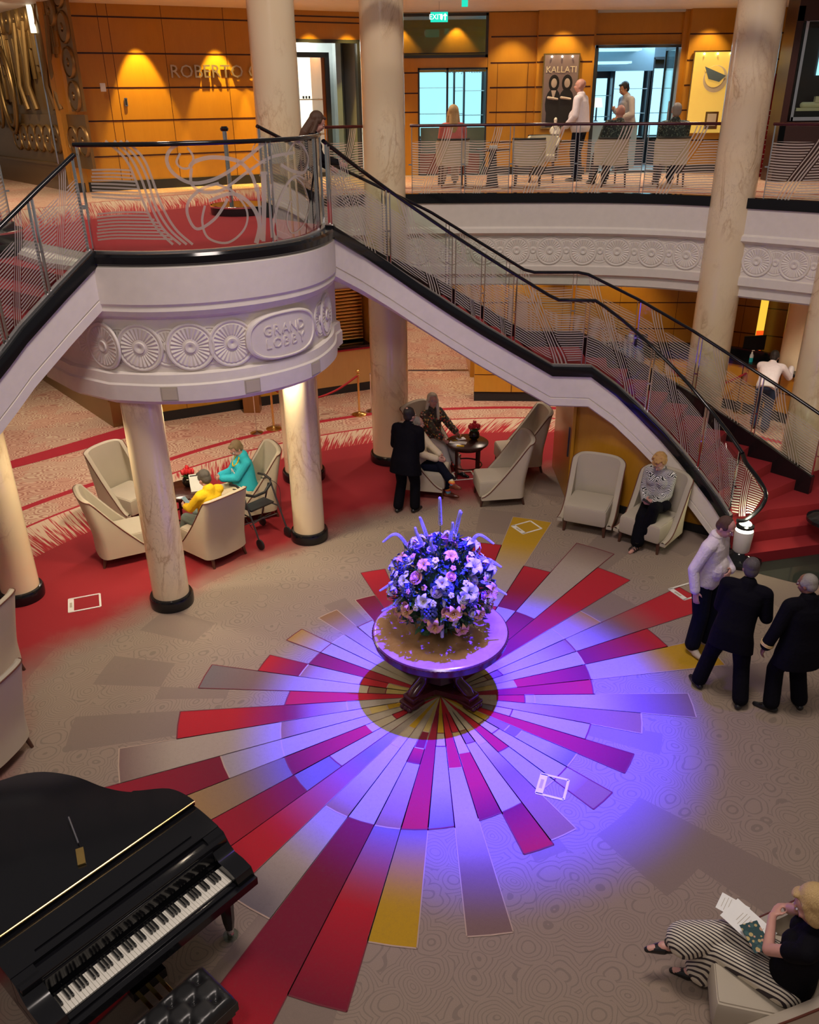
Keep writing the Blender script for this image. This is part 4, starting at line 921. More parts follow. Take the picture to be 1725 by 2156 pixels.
# corner pilaster between relief and panelled wall with sconce
m=MB(); p_=(-5.9,16.15); m.box((p_[0]-.0,p_[1]+.1,(DZ+CZ)/2+.3),(.34,.3,CZ-DZ+.6),0,R(10)); struct(m.build('trim_1',[M['wood']]))
u,z=ux(190,45); t=thing('wall_sconce','tall pale glass wall sconce with a slim chrome rod between relief and wood wall','sconce',wD.P(wD.L-.42,0,.1)); z0_=W(145,30,16.6)[1]
m=MB(); m.box((0,0,z0_-.05),(.09,.05,.45)); m.build('glass_shade',M['shopwarm'],t); m=MB(); m.tube([(0.02,-.02,5.0),(.02,-.02,z0_-.3)],.018); m.build('rod',M['chrome'],t)
o=MB().box((0,0,0),(.09,.02,.13),bev=.008).build('thermostat',[M['white2']]); o.location=atY(217,184,15.93); o.rotation_euler=(0,0,R(10)); tag(o,'small white wall box on the orange pilaster beside the bronze relief','switch'); o.name='wall_switch'
# lower level walls
wC=Wall((-5.75,16.3),(-2.75,17.72)); wC.box(0,wC.L,0,SZ,-.15,0,0); grooves(wC,0,wC.L,[.95,1.6,2.3],[1.2,2.4],0,SZ); wC.box(0,wC.L,0,.2,0,.03,2); struct(wC.m.build('wall_back_left_lower',GM))
wE=Wall((-2.75,17.72),(-.72,18.62)); wE.box(-.1,wE.L+.3,2.75,SZ,-.6,0.02,0); wE.box(wE.L-.12,wE.L+.35,0,SZ,-.6,.02,0); wE.box(-.1,.15,0,SZ,-.6,.02,0); wE.box(0,wE.L,0,SZ,-.75,-.6,3); struct(wE.m.build('wall_purser',GM))
t=thing('service_counter','wood fronted service counter with a dark top behind the red rope','counter',(0,0,0))
m=MB(); wE.box(.1,wE.L-.1,.2,1.02,-.05,.02,0,m); wE.box(.1,wE.L-.1,0,.2,-.05,.0,1,m); m.build('front_panel',[M['woodl'],M['blackm']],t); m=MB(); wE.box(.1,wE.L-.1,1.02,1.07,-.45,.06,0,m); m.build('worktop',M['black'],t); m=MB(); wE.box(.1,wE.L-.1,.98,1.02,.02,.05,0,m); m.build('red_trim',M['c_stripe'],t)
t=thing('roller_shutter','closed brass roller shutter above the service counter','shutter',(0,0,0))
m=MB(); [m.tube([wE.P(.15,1.12+k*.075,-.4),wE.P(wE.L-.15,1.12+k*.075,-.4)],.035,8) for k in range(22)]; m.build('slats',M['brass'],t,angle=60)
o=MB().box((0,0,.13),(.02,.2,.26)).box((0,0,.002),(.12,.2,.004)).build('menu_holder',[M['paper']]); o.location=wE.P(wE.px(704,712)[0],1.075,-.02); o.rotation_euler=(0,0,wE.ang+PI/2); tag(o,'white leaflet holder standing on the dark service counter','holder')
o=MB().box((0,0,0),(.12,.01,.14),0).box((0,-.006,0),(.04,.01,.09),1).build('call_point',[M['c_stripe'],M['white2']]); o.location=wC.P(*wC.px(350,880),.01); o.rotation_euler=(0,0,wC.ang); tag(o,'small red fire sign on the wood wall beside the front left column','sign')
m=MB(); m.box((-3.35,17.15,.6),(.35,.25,1.2)); struct(m.build('trim_2',[M['woodd']]))
# corridor
m=MB(); m.box((-.45,22.5,SZ/2),(.12,7.4,SZ),0); m.box((1.55,22.5,SZ/2),(.12,6.2,SZ),0); m.box((.5,26.2,SZ/2),(2.2,.12,SZ),0); m.box((.5,26.1,1.05),(.9,.06,2.1),1); struct(m.build('wall_corridor',[M['wood'],M['woodd']]))
o=MB().box((.52,20,.006),(1.95,.05,.006)).build('door_threshold',[M['chrome']]); struct(o)
# right counter and wall behind it
cp=spline([Vector(p) for p in ((1.45,17.62,0),(3.3,17.5,0),(5.2,17.4,0),(6.5,17.1,0),(7.3,16.35,0),(7.95,15.5,0),(8.9,14.2,0))],5)
t=thing('reception_counter','long curved wood fronted reception counter with a black top behind the right staircase','counter',(0,0,0))
m=MB(); m.sweep(cp,[(0,.22),(0,1.0),(-.5,1.0),(-.5,.22)]); m.sweep(cp,[(-.03,.0),(-.03,.22),(-.5,.22),(-.5,0)],1); 
Lc=arclen(cp)
for k in range(1,11):
    p,d=along(cp,Lc[-1]*k/11,Lc); m.box((p.x,p.y,.6),(.012,.03,.8),2,math.atan2(d.y,d.x))
A=[p+Vector((0,0,.62)) for p in cp]; m.sweep(cp,[(.004,.60),(.004,.615),(-.01,.615),(-.01,.6)],2)
m.build('front',[M['wood'],M['blackm'],M['darkwood']],t)
m=MB(); m.sweep(cp,[(.05,1.0),(.05,1.06),(-.55,1.06),(-.55,1.0)]); m.sweep([p for p in cp],[(-.42,1.06),(-.42,1.22),(-.5,1.22),(-.5,1.06)]); m.build('worktop',M['black'],t)
wF=[(1.6,19.5),(7.0,19.2),(8.6,18.2),(11,15.5)]
for i,(a,b) in enumerate(zip(wF,wF[1:])):
    w=Wall(a,b); w.box(0,w.L,0,SZ,-.15,0,0 if i<1 else 3); grooves(w,0,w.L,[.55,1.15,1.75,2.35],[x for x in np.arange(.7,w.L,1.3)],0,SZ); struct(w.m.build('wall_reception',GM))
o=MB().box((0,0,1.3),(.16,.02,2.6),0).box((0,-.004,.45),(.158,.02,.9),1).build('light_strip',[emis('yellow_glow',(1,.62,.06),1.0),emis('orange_glow',(1,.10,.01),1.0)]); o.location=atY(1600,700,18.0)*1; o.location.z=.5; tag(o,'tall narrow yellow and orange glowing strip on the wall behind the counter','light')
# wall under the right stair with door edge
UA,UB=Vector((2.62,12.56,0)),Vector((4.72,11.10,0))
hs=[(0,1.80),(.12,1.80),(.3,1.50),(.5,1.12),(.7,.76),(.85,.45),(1,.12)]
vs=[];
for t_1,h in hs:
    p=UA.lerp(UB,t_1); vs+=[p,p+Vector((0,0,h)),p+Vector((.05,.08,0)),p+Vector((.05,.08,h))]
fs=[]
for i in range(len(hs)-1):
    a=i*4;b=a+4; fs+=[(a,b,b+1,a+1),(a+2,a+3,b+3,b+2),(a+1,b+1,b+3,a+3)]
o=mesh_obj('wall_under_stair',vs,fs,[M['wood']]); struct(o)
w=Wall((UA.x,UA.y),(UB.x,UB.y)); m=MB(); w.box(0,w.L-.1,0,.13,-.0,.025,0,m); struct(m.build('baseboard_right',[M['blackm']]))
m=MB(); m.box((2.62,13.2,.9),(.05,1.5,1.78),0); m.box((2.585,12.6,1.0),(.02,.05,.5),1); struct(m.build('door_3',[M['wood'],M['shopdark']]))
# ceilings
m=MB(); ce=[(p.x,p.y) for p in farpath]; m.prism(ce+[(-2.2,13.6),(-4.6,11.5),(-14,11.2),(-14,25),(12,25),(12,8.8)],CZ,CZ+.15); struct(m.build('ceiling',[M['white']]))
m=MB(); m.sweep(farpath,[(.0,-.02),(.0,.5),(-.2,.5),(-.2,-.02)]); m.sweep([p+Vector((0,0,CZ-DZ)) for p in farpath],[(-1.2,0),(-1.2,-.05),(-1.35,-.05),(-1.35,0)]) ; struct(MB().build('trim_3',[M['white']])) if False else None
m=MB(); m.sweep([p+Vector((0,0,CZ-DZ)) for p in farpath],[(-1.1,.0),(-1.1,-.06),(-1.25,-.09),(-1.4,-.09),(-1.4,.0)]); m.sweep([p+Vector((0,0,CZ-DZ)) for p in farpath],[(-2.3,.0),(-2.3,-.04),(-2.4,-.04),(-2.4,.0)]); struct(m.build('trim_4',[M['p_pale']],angle=30))
# exit signs
M['exitg']=emis('exit_green',(.02,.65,.45),1.3); M['exitw']=emis('exit_white',(.9,1,.95),1.6)
def exitsign(px,py,Y,w_,h,label,txt):
    p=atY(px,py,Y); t=thing('exit_sign',label,'sign',p); m=MB(); m.box((0,0,0),(w_,.03,h)); m.build('panel',M['exitg'],t); m=MB(); m.box((0,0,h*.6),(w_,.05,.03)); m.tube([(0,0,h*.5),(0,0,CZ-p.z)],.008); m.build('mount',M['chrome'],t)
    if txt: text('lettering','EXIT',h*.75,M['exitw'],t,(-w_*.2,-.018,0),(PI/2,0,0),.001); m=MB(); m.box((w_*.34,-.018,-.01),(.02,.002,h*.5)); m.add([(w_*.34-.04,-.019,h*.1),(w_*.34+.04,-.019,h*.1),(w_*.34,-.019,h*.38)],[(0,1,2)]); m.ell((w_*.14,-.018,0),(.02,.002,h*.3)); m.build('symbols',M['exitw'],t)
exitsign(925,36,16.8,.30,.15,'green EXIT sign with arrow hanging in front of the transom window',1)
exitsign(979,5,15.6,.10,.12,'second small green sign seen edge on at the top of the picture',0)
# ---------------------------------------------------------------- lights
def lamp(kind,loc,power,col=(1,.82,.6),size=.2,target=None,spot=60,blend=.6,name='lamp'):
    l=bpy.data.lights.new(name,kind); l.energy=power; l.color=col
    if kind=='AREA': l.shape='DISK'; l.size=size
    else: l.shadow_soft_size=size
    if kind=='SPOT': l.spot_size=R(spot); l.spot_blend=blend
    o=bpy.data.objects.new(name,l); COL.objects.link(o); o.location=loc
    tg=Vector(target) if target else Vector((loc[0],loc[1],0))
    o.rotation_euler=(tg-Vector(loc)).to_track_quat('-Z','Y').to_euler(); return o
# blue theatre light over the flower table
lamp('SPOT',(2.8,8.9,15),150000,(.03,.015,1.0),.12,(.74,7.25,0),19.5,1,'blue_spot')
lamp('SPOT',(2.8,8.9,15),2600,(.25,.1,1.0),.12,(.6,7.5,0),30,1,'blue_halo')
# atrium fill: broad lamps added overhead, no fitting behind them
lamp('AREA',(.5,5.5,13),640,(1,.86,.78),3.0,(.5,7,0),name='atrium')
lamp('AREA',(-1.5,-1.0,10.5),200,(1,.85,.78),1.6,(0,9,1),name='atrium_front')
for x,y in ((-4.2,12.6),(-6.5,13.6),(-2.8,15.6),(.4,16.3),(2.3,15.8),(5.2,15.6),(7.6,14.3),(.5,20.5),(-7.5,16.2),(0.5,24)):
    lamp('SPOT',(x,y,SZ-.03),185,(1,.84,.66),.06,None,130,.8,'downlight')
for x,y in ((-2.95,9.75),(-1.75,10.9),(-4.0,9.6)): lamp('SPOT',(x,y,2.86),130,(1,.86,.58),.05,None,150,.8,'drum_downlight')
for px in (285,452,560): 
    p=wA.P(wA.px(px,100)[0],0,.40); lamp('SPOT',(p.x,p.y,CZ-.04),420,(1,.66,.12),.03,(wA.P(wA.px(px,100)[0],0,.0).x,wA.P(wA.px(px,100)[0],0,.0).y,DZ+.7),44,.35,'wall_washer')
for px in (650,730): 
    p=wA.P(wA.px(px,60)[0],0,.3); lamp('SPOT',(p.x,p.y,CZ-.02),130,(1,.62,.12),.03,(p.x,p.y,DZ),80,.5,'wall_washer')
for px in (1080,1185,1290,1395,1490): 
    x=W(px,60)[0]; lamp('SPOT',(x,18.3,CZ-.02),80,(1,.72,.38),.03,(x,18.6,DZ),85,.6,'wall_washer')
for x,y in ((-5,14),(-7.5,15),(-3.4,15),(0,16.6),(2.5,16.8),(5,16.5),(7,15.5),(-3,11),(-9,13)): lamp('SPOT',(x,y,CZ-.02),165,(1,.82,.62),.08,None,125,.8,'deck_downlight')
lamp('SPOT',(-6.6,15.6,CZ-.05),140,(1,.84,.58),.05,(-8.2,18.6,5.6),95,.7,'relief_fill')  # spots added to brighten the bronze relief, no fitting modelled
lamp('SPOT',(-7.6,16.0,SZ-.05),120,(1,.84,.58),.05,(-8.0,18.0,1.0),95,.7,'relief_fill')
for x in (.4,1.8,4.3,5.6): lamp('POINT',(x,20.3,7.1),55,(.5,.8,1.0),.2,name='shop_lamp')
p=wA.P(n0+.6,0,-1.0); lamp('POINT',(p.x,p.y,7.0),40,(1,.95,.8),.15,name='shop_lamp')
for x in (-.1,1.1): lamp('SPOT',(x,19.85,7.44),30,(1,.62,.2),.03,(x,20.0,6.3),90,.5,'transom_lamp')
m=MB(); m.box((.5,20.05,7.0),(2.7,.06,1.0),0); m.box((.5,20.01,6.85),(2.7,.02,.02),1); struct(m.build('wall_transom',[M['wood'],M['darkwood']]))
lamp('POINT',(nb.x+.02,nb.y-.05,.75),14,(1,.95,.55),.05,name='newel_glow'); lamp('POINT',(nb2.x-.1,nb2.y,1.0),8,(1,.95,.6),.05,name='newel_glow')
lamp('SPOT',(4.6,17.9,SZ-.02),120,(1,.7,.3),.05,(4.6,19.2,1),90,.6,'wall_washer')
lamp('SPOT',(2.4,18.4,SZ-.02),120,(1,.7,.3),.05,(2.4,19.4,1),90,.6,'wall_washer')
w=bpy.data.worlds.new('w'); sc.world=w; w.use_nodes=True; w.node_tree.nodes['Background'].inputs[0].default_value=(1,.9,.84,1); w.node_tree.nodes['Background'].inputs[1].default_value=.15
# ---------------------------------------------------------------- lounge chairs
def make_chair(wd=1.0,ex=1.55,hh=1.0):
    t=thing('lounge_chair','x','chair')
    N=44; path=[]
    # plan of the wrap-round shell, front-left -> back -> front-right
    for i in range(N+1):
        s=i/N*2-1; a=abs(s); sg=1 if s>0 else -1
        if a>.42: f=(a-.42)/.58; x=(.33*sg+.015*f*sg)*wd; y=-.25+f*.62
        else: an=a/.42*PI/2; x=.33*wd*math.sin(an)**.8*sg; y=-.25-.10*max(0,math.cos(an))**.9
        if a>.42: h=.20+.87*hh*max(0,1-f)**ex
        else: h=(1.07+.045*math.cos(a/.42*PI/2))*(hh+(1-hh)*.0)-(.14*max(0,a/.42-.45)**1.5 if ex>2 else 0)
        path.append((x,y,h))
    V=[];rows=9
    def pt(i,v,off):
        x,y,h=path[i]; p=path[max(0,i-1)];n=path[min(N,i+1)]; dx,dy=n[0]-p[0],n[1]-p[1]; L=math.hypot(dx,dy); nx,ny=dy/L,-dx/L
        z=.15+(h-.15)*v; lean=-.20*max(0.0,z-.38)**1.15; fl=1+.06*max(0,z-.4)
        return (x*fl-nx*off*0+nx*off,y+ny*off+lean,z)
    out=[pt(i,v/rows,0.035) for i in range(N+1) for v in range(rows+1)]; inn=[pt(i,v/rows,-0.04) for i in range(N+1) for v in range(rows+1)]
    w=rows+1; m=MB(); m.add(out,[(i*w+v,(i+1)*w+v,(i+1)*w+v+1,i*w+v+1) for i in range(N) for v in range(rows)])
    top=[out[i*w+rows] for i in range(N+1)]+[inn[i*w+rows] for i in range(N+1)]
    shl=m.build('outer_shell',M['chair'],t,angle=60)
    m=MB(); m.add(inn,[(i*w+v,i*w+v+1,(i+1)*w+v+1,(i+1)*w+v) for i in range(N) for v in range(rows)]); 
    mid=[tuple(Vector(out[i*w+rows]).lerp(Vector(inn[i*w+rows]),.5)+Vector((0,0,.022))) for i in range(N+1)]
    A=[out[i*w+rows] for i in range(N+1)];B=[inn[i*w+rows] for i in range(N+1)]
    m.add(A+mid+B,[(i,i+1,N+2+i,N+1+i) for i in range(N)]+[(N+1+i,N+2+i,2*N+3+i,2*N+2+i) for i in range(N)])
    for e in (0,N): 
        m.add([out[e*w+v] for v in range(w)]+[inn[e*w+v] for v in range(w)],[(v,v+1,w+v+1,w+v) for v in range(rows)])
    m.build('backrest',M['chairseat'],t,angle=60)
    m=MB(); m.tube([Vector(p)+Vector((0,0,.0)) for p in A],.008,6); m.build('piping',M['piping'],shl,angle=80)
    m=MB(); m.box((0,.06,.30),(.60,.68,.27),bev=.05); m.box((0,.06,.40),(.57,.66,.09),bev=.045); m.build('seat',M['chairseat'],t,angle=50)
    for sx in (-1,1):
        for yy,sp in ((.34,.02),(-.30,-.05)):
            m=MB(); m.tube([(sx*.27,yy,.18),(sx*(.275+abs(sp)*.3),yy+sp,0)],[.03,.018],8); m.build('leg',M['legwood'],t,angle=50)
    return t
proto=make_chair()
proto2=make_chair(1.0,3.2,.9)
CH=[(-4.52,12.2,-32,'cream armchair with a high back at the far left, partly behind the front left column','armchairs around the left table'),
(-4.22,10.85,28,'cream armchair seen from its outer side, nearest the white floor frame at the left','armchairs around the left table'),
(-2.88,10.82,140,'cream armchair seen from behind with the person in yellow sitting in it','armchairs around the left table'),
(-2.55,12.15,205,'cream armchair with the woman in turquoise sitting in it','armchairs around the left table'),
(.42,14.0,-42,'cream armchair in which the platinum haired woman sits','armchairs around the right table'),
(.26,12.98,-12,'cream armchair half hidden behind the standing man in the black suit','armchairs around the right table'),
(1.98,13.9,188,'empty cream armchair, the farther of the two facing left across the dark round table','armchairs around the right table'),
(1.5,12.62,186,'empty cream armchair, the nearer of the two facing left, closest to the flowers','armchairs around the right table'),
(2.80,11.62,-115,'empty taupe chair with rounded back against the wood wall under the stairs','chairs under the staircase'),
(3.60,11.10,-132,'taupe chair against the stair wall in which the woman in stripes sits','chairs under the staircase')]
for i,(x,y,h,l,g) in enumerate(CH):
    o=proto if i==0 else (proto2 if i==8 else copy_tree(proto2 if i==9 else proto)); o.scale=(1.1,.95,1.02) if i>7 else (1,1,1); o.location=(x,y,0); o.rotation_euler=(0,0,R(h-90)); o['label']=l; o['group']=g
p=at(1655,2062,.42); o=copy_tree(proto); o.scale=(1,1,1); o.location=(2.56,3.82,0); o.rotation_euler=(0,0,R(166-90)); o.scale=(1.12,1.12,1.05); o['label']='cream armchair at the bottom right with the reading woman in striped trousers'; del o['group']
p=at(28,1447); o=copy_tree(proto); o.location=(p.x-.40,p.y+.10,0); o.rotation_euler=(0,0,R(170-90)); o['label']='armchair back cut by the left edge, upper of two'; o['group']='armchairs cut by the left edge'
p=at(50,1618); o=copy_tree(proto); o.location=(p.x-.45,p.y+.12,0); o.rotation_euler=(0,0,R(165-90)); o['label']='armchair back cut by the left edge, lower one above the piano'; o['group']='armchairs cut by the left edge'
# ---------------------------------------------------------------- side tables
def side_table(x,y,label):
    t=thing('side_table',label,'table',(x,y,0),0,'dark round side tables'); m=MB(); m.lathe([(.01,.585),(.36,.585),(.375,.60),(.375,.62),(.36,.632),(.01,.632)],36,cap=False); m.build('tabletop',M['darkwood'],t,angle=40)
    m=MB(); m.lathe([(.30,.53),(.31,.585),(.27,.585)],30,cap=False); m.build('apron',M['darkwood'],t,angle=40)
    for k in range(4):
        a=PI/4+k*PI/2; m=MB(); m.tube([(.28*math.cos(a),.28*math.sin(a),.58),(.27*math.cos(a),.27*math.sin(a),0)],[.026,.02],8); m.build('leg',M['darkwood'],t,angle=50)
    m=MB(); m.tube([(.265*math.cos(a),.265*math.sin(a),.2) for a in np.linspace(0,2*PI,28,endpoint=False)],.014,6,closed=True); m.build('stretcher',M['darkwood'],t,angle=60)
    return t
T1=(-3.45,11.78); T2=(1.02,13.62)
side_table(*T1,'dark round side table beside the front left column with red flowers on it'); side_table(*T2,'dark round side table with drinks and papers in front of the platinum haired woman')
M['red_petal']=simple('red_petal',(.65,.02,.03),.4); M['leaf']=simple('leaf_green',(.035,.11,.03),.5); M['smoke']=simple('smoked_glass',(.05,.04,.03),.06,.85)
def tulipvase(x,y,label):
    t=thing('flower_vase',label,'vase',(x,y,.633)); m=MB(); m.lathe([(.05,0),(.085,.03),(.10,.08),(.085,.13),(.06,.155),(.055,.15),(.08,.1),(.02,.02)],22,cap=False); m.build('bowl',M['smoke'],t,angle=60)
    rnd=random.Random(4)
    for k in range(9):
        a=k*2*PI/8; r=.0 if k==8 else .075; c=Vector((r*math.cos(a),r*math.sin(a),.22+rnd.random()*.05+(.04 if k==8 else 0)))
        m=MB(); m.ell(c,(.032,.032,.042),0); 
        for j in range(3): b=a+j*2.1; m.ell(c+Vector((.018*math.cos(b),.018*math.sin(b),.012)),(.018,.018,.036),0)
        m.build('tulip',M['red_petal'],t,angle=80)
    m=MB()
    for k in range(10): a=k*.63; m.tube([(0,0,.1),(.05*math.cos(a),.05*math.sin(a),.17),(.11*math.cos(a),.11*math.sin(a),.19+.03*(k%2))],[.004,.016,.003],5)
    m.build('foliage',M['leaf'],t)
tulipvase(T1[0]+.02,T1[1]+.1,'smoked round vase of red tulips on the left side table'); tulipvase(T2[0]+.13,T2[1]+.1,'smoked round vase of red tulips on the right side table')
def sheet(name,x,y,z,w_,h,rz,label,cat='paper',mat='paper',tilt=0,group=None):
    o=MB().box((0,0,.002),(w_,h,.003)).build(name,M[mat]); o.location=(x,y,z); o.rotation_euler=(tilt,0,R(rz)); tag(o,label,cat,group); return o
t=thing('menu_card','white printed menu card leaning on the left side table','card',(T1[0]+.2,T1[1]-.1,.634),R(20)); m=MB(); m.box((0,0,.13),(.2,.004,.27),0,M=Matrix.Rotation(R(-28),4,'X')); m.build('card',M['paper'],t)
m=MB(); m.box((0,-.004,.24),(.17,.003,.018),0,M=Matrix.Rotation(R(-28),4,'X')); m.build('print_bar',M['blackm'],t)
sheet('paper_sheet',T2[0]-.16,T2[1]-.06,.634,.3,.12,-15,'long white paper sheet on the right side table nearest the man in the suit')
sheet('paper_napkin',T2[0]-.1,T2[1]+.12,.634,.15,.12,20,'white napkin under the amber drink on the right side table')
sheet('orange_packet',T2[0]-.13,T2[1]-.22,.634,.13,.07,-10,'orange snack packet at the near edge of the right side table','packet','yellow')
sheet('orange_packet',T2[0]-.22,T2[1]+.02,.634,.10,.06,30,'small orange packet beside the drink on the right side table','packet','yellow')
M['amber']=simple('amber_drink',(.75,.35,.03),.1); 
t=thing('drink_glass','tumbler of amber drink on the right side table','glass',(T2[0]-.12,T2[1]+.14,.638)); m=MB(); m.lathe([(.033,0),(.038,.07)],16,cap=False); m.build('tumbler',M['glass'],t,angle=60); m=MB(); m.lathe([(.03,.004),(.034,.05)],16); m.build('drink',M['amber'],t,angle=60)
# floor frames (square white sensor frames lying on the carpet)
def floorframe(c,l,w_,rz,label):
    t=thing('floor_frame',label,'floor marker',(c.x,c.y,.006),R(rz),'white rectangular frames taped on the carpet'); m=MB()
    m.box((0,w_/2,0),(l,.025,.006));m.box((0,-w_/2,0),(l,.025,.006)); m.box((l/2,0,0),(.025,w_,.006)); m.box((-l/2+.03,0,0),(.075,w_,.006)); m.build('frame',M['white2'],t); m=MB(); m.box((-l/2+.03,.0,.004),(.03,.12,.002)); m.build('marking',M['chairseat'],t)
floorframe(at(178,1270),.40,.34,20,'white rectangular frame on the red carpet near the left edge')
floorframe(at(1109,1111),.36,.30,28,'white rectangular frame on the gold blade of the carpet')
floorframe(at(1163,1657),.27,.27,-20,'white rectangular frame on the blue lit carpet right of the flower table')
floorframe(at(1446,1246),.36,.30,25,'white rectangular frame on the red blade by the hand of the man in pink')
floorframe(at(974,1002),.40,.34,10,'white rectangular frame on the red carpet under the right side table')
# ---------------------------------------------------------------- stanchions
def stanchion(px,py,label,mat='brass',h=.95,r=.026,big=.16,group='rope posts by the service counter'):
    b=at(px,py); t=thing('rope_post',label,'post',(b.x,b.y,0),0,group); m=MB(); m.lathe([(big,0),(big,.015),(big*.8,.03),(.04,.045),(r,.06),(r*.9,.09)],28); m.build('base',M[mat],t,angle=40)
    m=MB(); m.lathe([(r*.85,.09),(r*.85,h-.1),(r*1.2,h-.09),(r*1.2,h-.06),(r*.8,h-.05)],16); m.build('pole',M[mat],t,angle=40)
    if mat=='brass': m=MB(); m.ell((0,0,h),.042,n=16,m=10); m.ell((0,0,h-.075),.03); m.build('finial',M[mat],t,angle=80)
    return b
b1=stanchion(757,873,'brass rope post with ball finial standing left of the tall column'); b2=stanchion(577,903,'brass rope post half hidden behind the front middle column'); 
stanchion(541,912,'slim chrome stand with a round base left of the half hidden brass post','chrome',.9,.012,.13); stanchion(782,866,'chrome stand cut by the tall column, right of the brass rope post','chrome',.9,.012,.12)
mid=(b1+b2)/2
m=MB(); m.tube(spline([b1+Vector((0,0,.86)),b1.lerp(b2,.25)+Vector((0,0,.62)),b1.lerp(b2,.5)+Vector((0,0,.52)),b1.lerp(b2,.75)+Vector((0,0,.60)),b2+Vector((0,0,.86))],8),.022,10); o=m.build('velvet_rope',M['redrope'],None,angle=80); tag(o,'red velvet rope hanging between the brass posts','rope')
# ---------------------------------------------------------------- rollator
bw=at(560,1150); t=thing('walking_frame','dark folding wheeled walking frame beside the chair of the person in yellow','walker',(-2.27,11.33,0),R(49)); 
M['gunmetal']=simple('gunmetal',(.12,.11,.12),.3,.8)
for sx in (-1,1):
    m=MB(); m.tube([(sx*.27,.02,.88),(sx*.27,-.30,.10)],.014,8); m.tube([(sx*.27,.06,.80),(sx*.25,.30,.10)],.014,8); m.tube([(sx*.27,-.14,.48),(sx*.26,.16,.48)],.011,8); sf=m.build('side_frame',M['gunmetal'],t,angle=60)
    m=MB(); m.tube([(sx*.27,.0,.88),(sx*.27,.14,.92),(sx*.27,.28,.90)],.019,8); m.build('handle_grip',M['blackm'],sf,angle=60)
    m=MB(); m.tube([(sx*.27,.1,.87),(sx*.27,.22,.84)],.008,6); m.build('brake_lever',M['blackm'],sf)
    m=MB(); m.tube(spline([(sx*.27,.05,.88),(sx*.40,-.02,.72),(sx*.33,-.12,.45),(sx*.28,-.18,.3)],6),.004,5); m.build('brake_cable',M['blackm'],t)
    for y in (-.30,.30):
        m=MB(); m.lathe([(.01,-.014),(.075,-.016),(.085,-.01),(.085,.01),(.075,.016),(.01,.014)],20,0,(0,0,0),Matrix.Translation((sx*.27,y,.086))@Matrix.Rotation(PI/2,4,'Y')); m.build('wheel',M['blackm'],t,angle=50)
m=MB(); m.box((0,.02,.55),(.44,.24,.03),bev=.01); m.build('seat_pad',M['blackm'],t); m=MB(); m.tube([(-.27,.0,.82),(-.1,-.05,.74),(.1,-.05,.74),(.27,.0,.82)],.022,8); m.build('backrest_strap',M['blackm'],t); m=MB(); m.tube([(-.26,.05,.3),(.26,-.1,.34)],.01,6); m.tube([(.26,.05,.3),(-.26,-.1,.34)],.01,6); m.build('cross_brace',M['gunmetal'],t)
# ---------------------------------------------------------------- centre table
t=thing('centre_table','round mahogany pedestal table lit blue and carrying the big bouquet','table',(.32,7.62,0))
M['tabletop']=simple('polished_table_top',(.34,.20,.14),.16)
tt=T('burr_tabletop'); n=tt.noise(tt.obj((1,1,1)),5,5,.7,1.5); M['tabletop']=tt.done(tt.bsdf(tt.mix(n,(.30,.13,.05),(.50,.30,.16)),.2,0,Coat_Weight=.4,Coat_Roughness=.1))
m=MB(); m.lathe([(.01,.812),(.70,.812),(.715,.808),(.73,.80)],72,cap=False); m.build('tabletop',M['tabletop'],t,angle=30)
m=MB(); m.lathe([(.729,.80),(.745,.79),(.745,.765),(.73,.755),(.73,.70),(.70,.685),(.705,.67),(.66,.66),(.05,.66)],72,cap=False); m.build('rim',M['mahog'],t,angle=35)
m=MB(); m.tube([(.738*math.cos(2*PI*k/192),.738*math.sin(2*PI*k/192),.777) for k in range(192)],[.013 if k%2 else .008 for k in range(192)],6,closed=True); m.build('gadroon_edge',M['mahog'],t,angle=80)
m=MB(); m.lathe([(.16,.14),(.22,.2),(.17,.3),(.12,.42),(.13,.52),(.26,.62),(.3,.66)],8); m.build('pedestal',M['mahog'],t,angle=30)
m=MB(); pl=[]
for k in range(4):
    a=k*PI/2+PI/4
    for da,rr in ((-.16,.46),(.16,.46),(.55,.24)): pl.append((rr*math.cos(a+da),rr*math.sin(a+da)))
m.prism(pl,.10,.16); m.build('platform',M['mahog'],t,angle=30)
for k in range(4):
    a=k*PI/2+PI/4; c,s_=math.cos(a),math.sin(a); m=MB()
    m.tube([(c*r_,s_*r_,z) for r_,z in ((.28,.62),(.34,.56),(.30,.44),(.24,.34),(.28,.24),(.40,.17),(.46,.12))],[.05,.06,.05,.05,.06,.07,.055],10); m.build('scroll_leg',M['mahog'],t,angle=60)
    m=MB(); m.box((c*.43,s_*.43,.13),(.16,.16,.07),0,a,bev=.012); m.box((c*.45,s_*.45,.075),(.2,.2,.04),0,a,bev=.01); 
    for j in (-1,0,1): m.ell((c*.54-s_*.05*j,s_*.54+c*.05*j,.035),(.035,.035,.035))
    m.ell((c*.46,s_*.46,.04),(.10,.10,.045)); m.build('paw_foot',M['mahog'],t,angle=60)
    m=MB(); m.ell((c*.355,s_*.355,.555),.02); m.ell((c*.15,s_*.15,.17),.015); m.build('brass_boss',M['brass'],t)
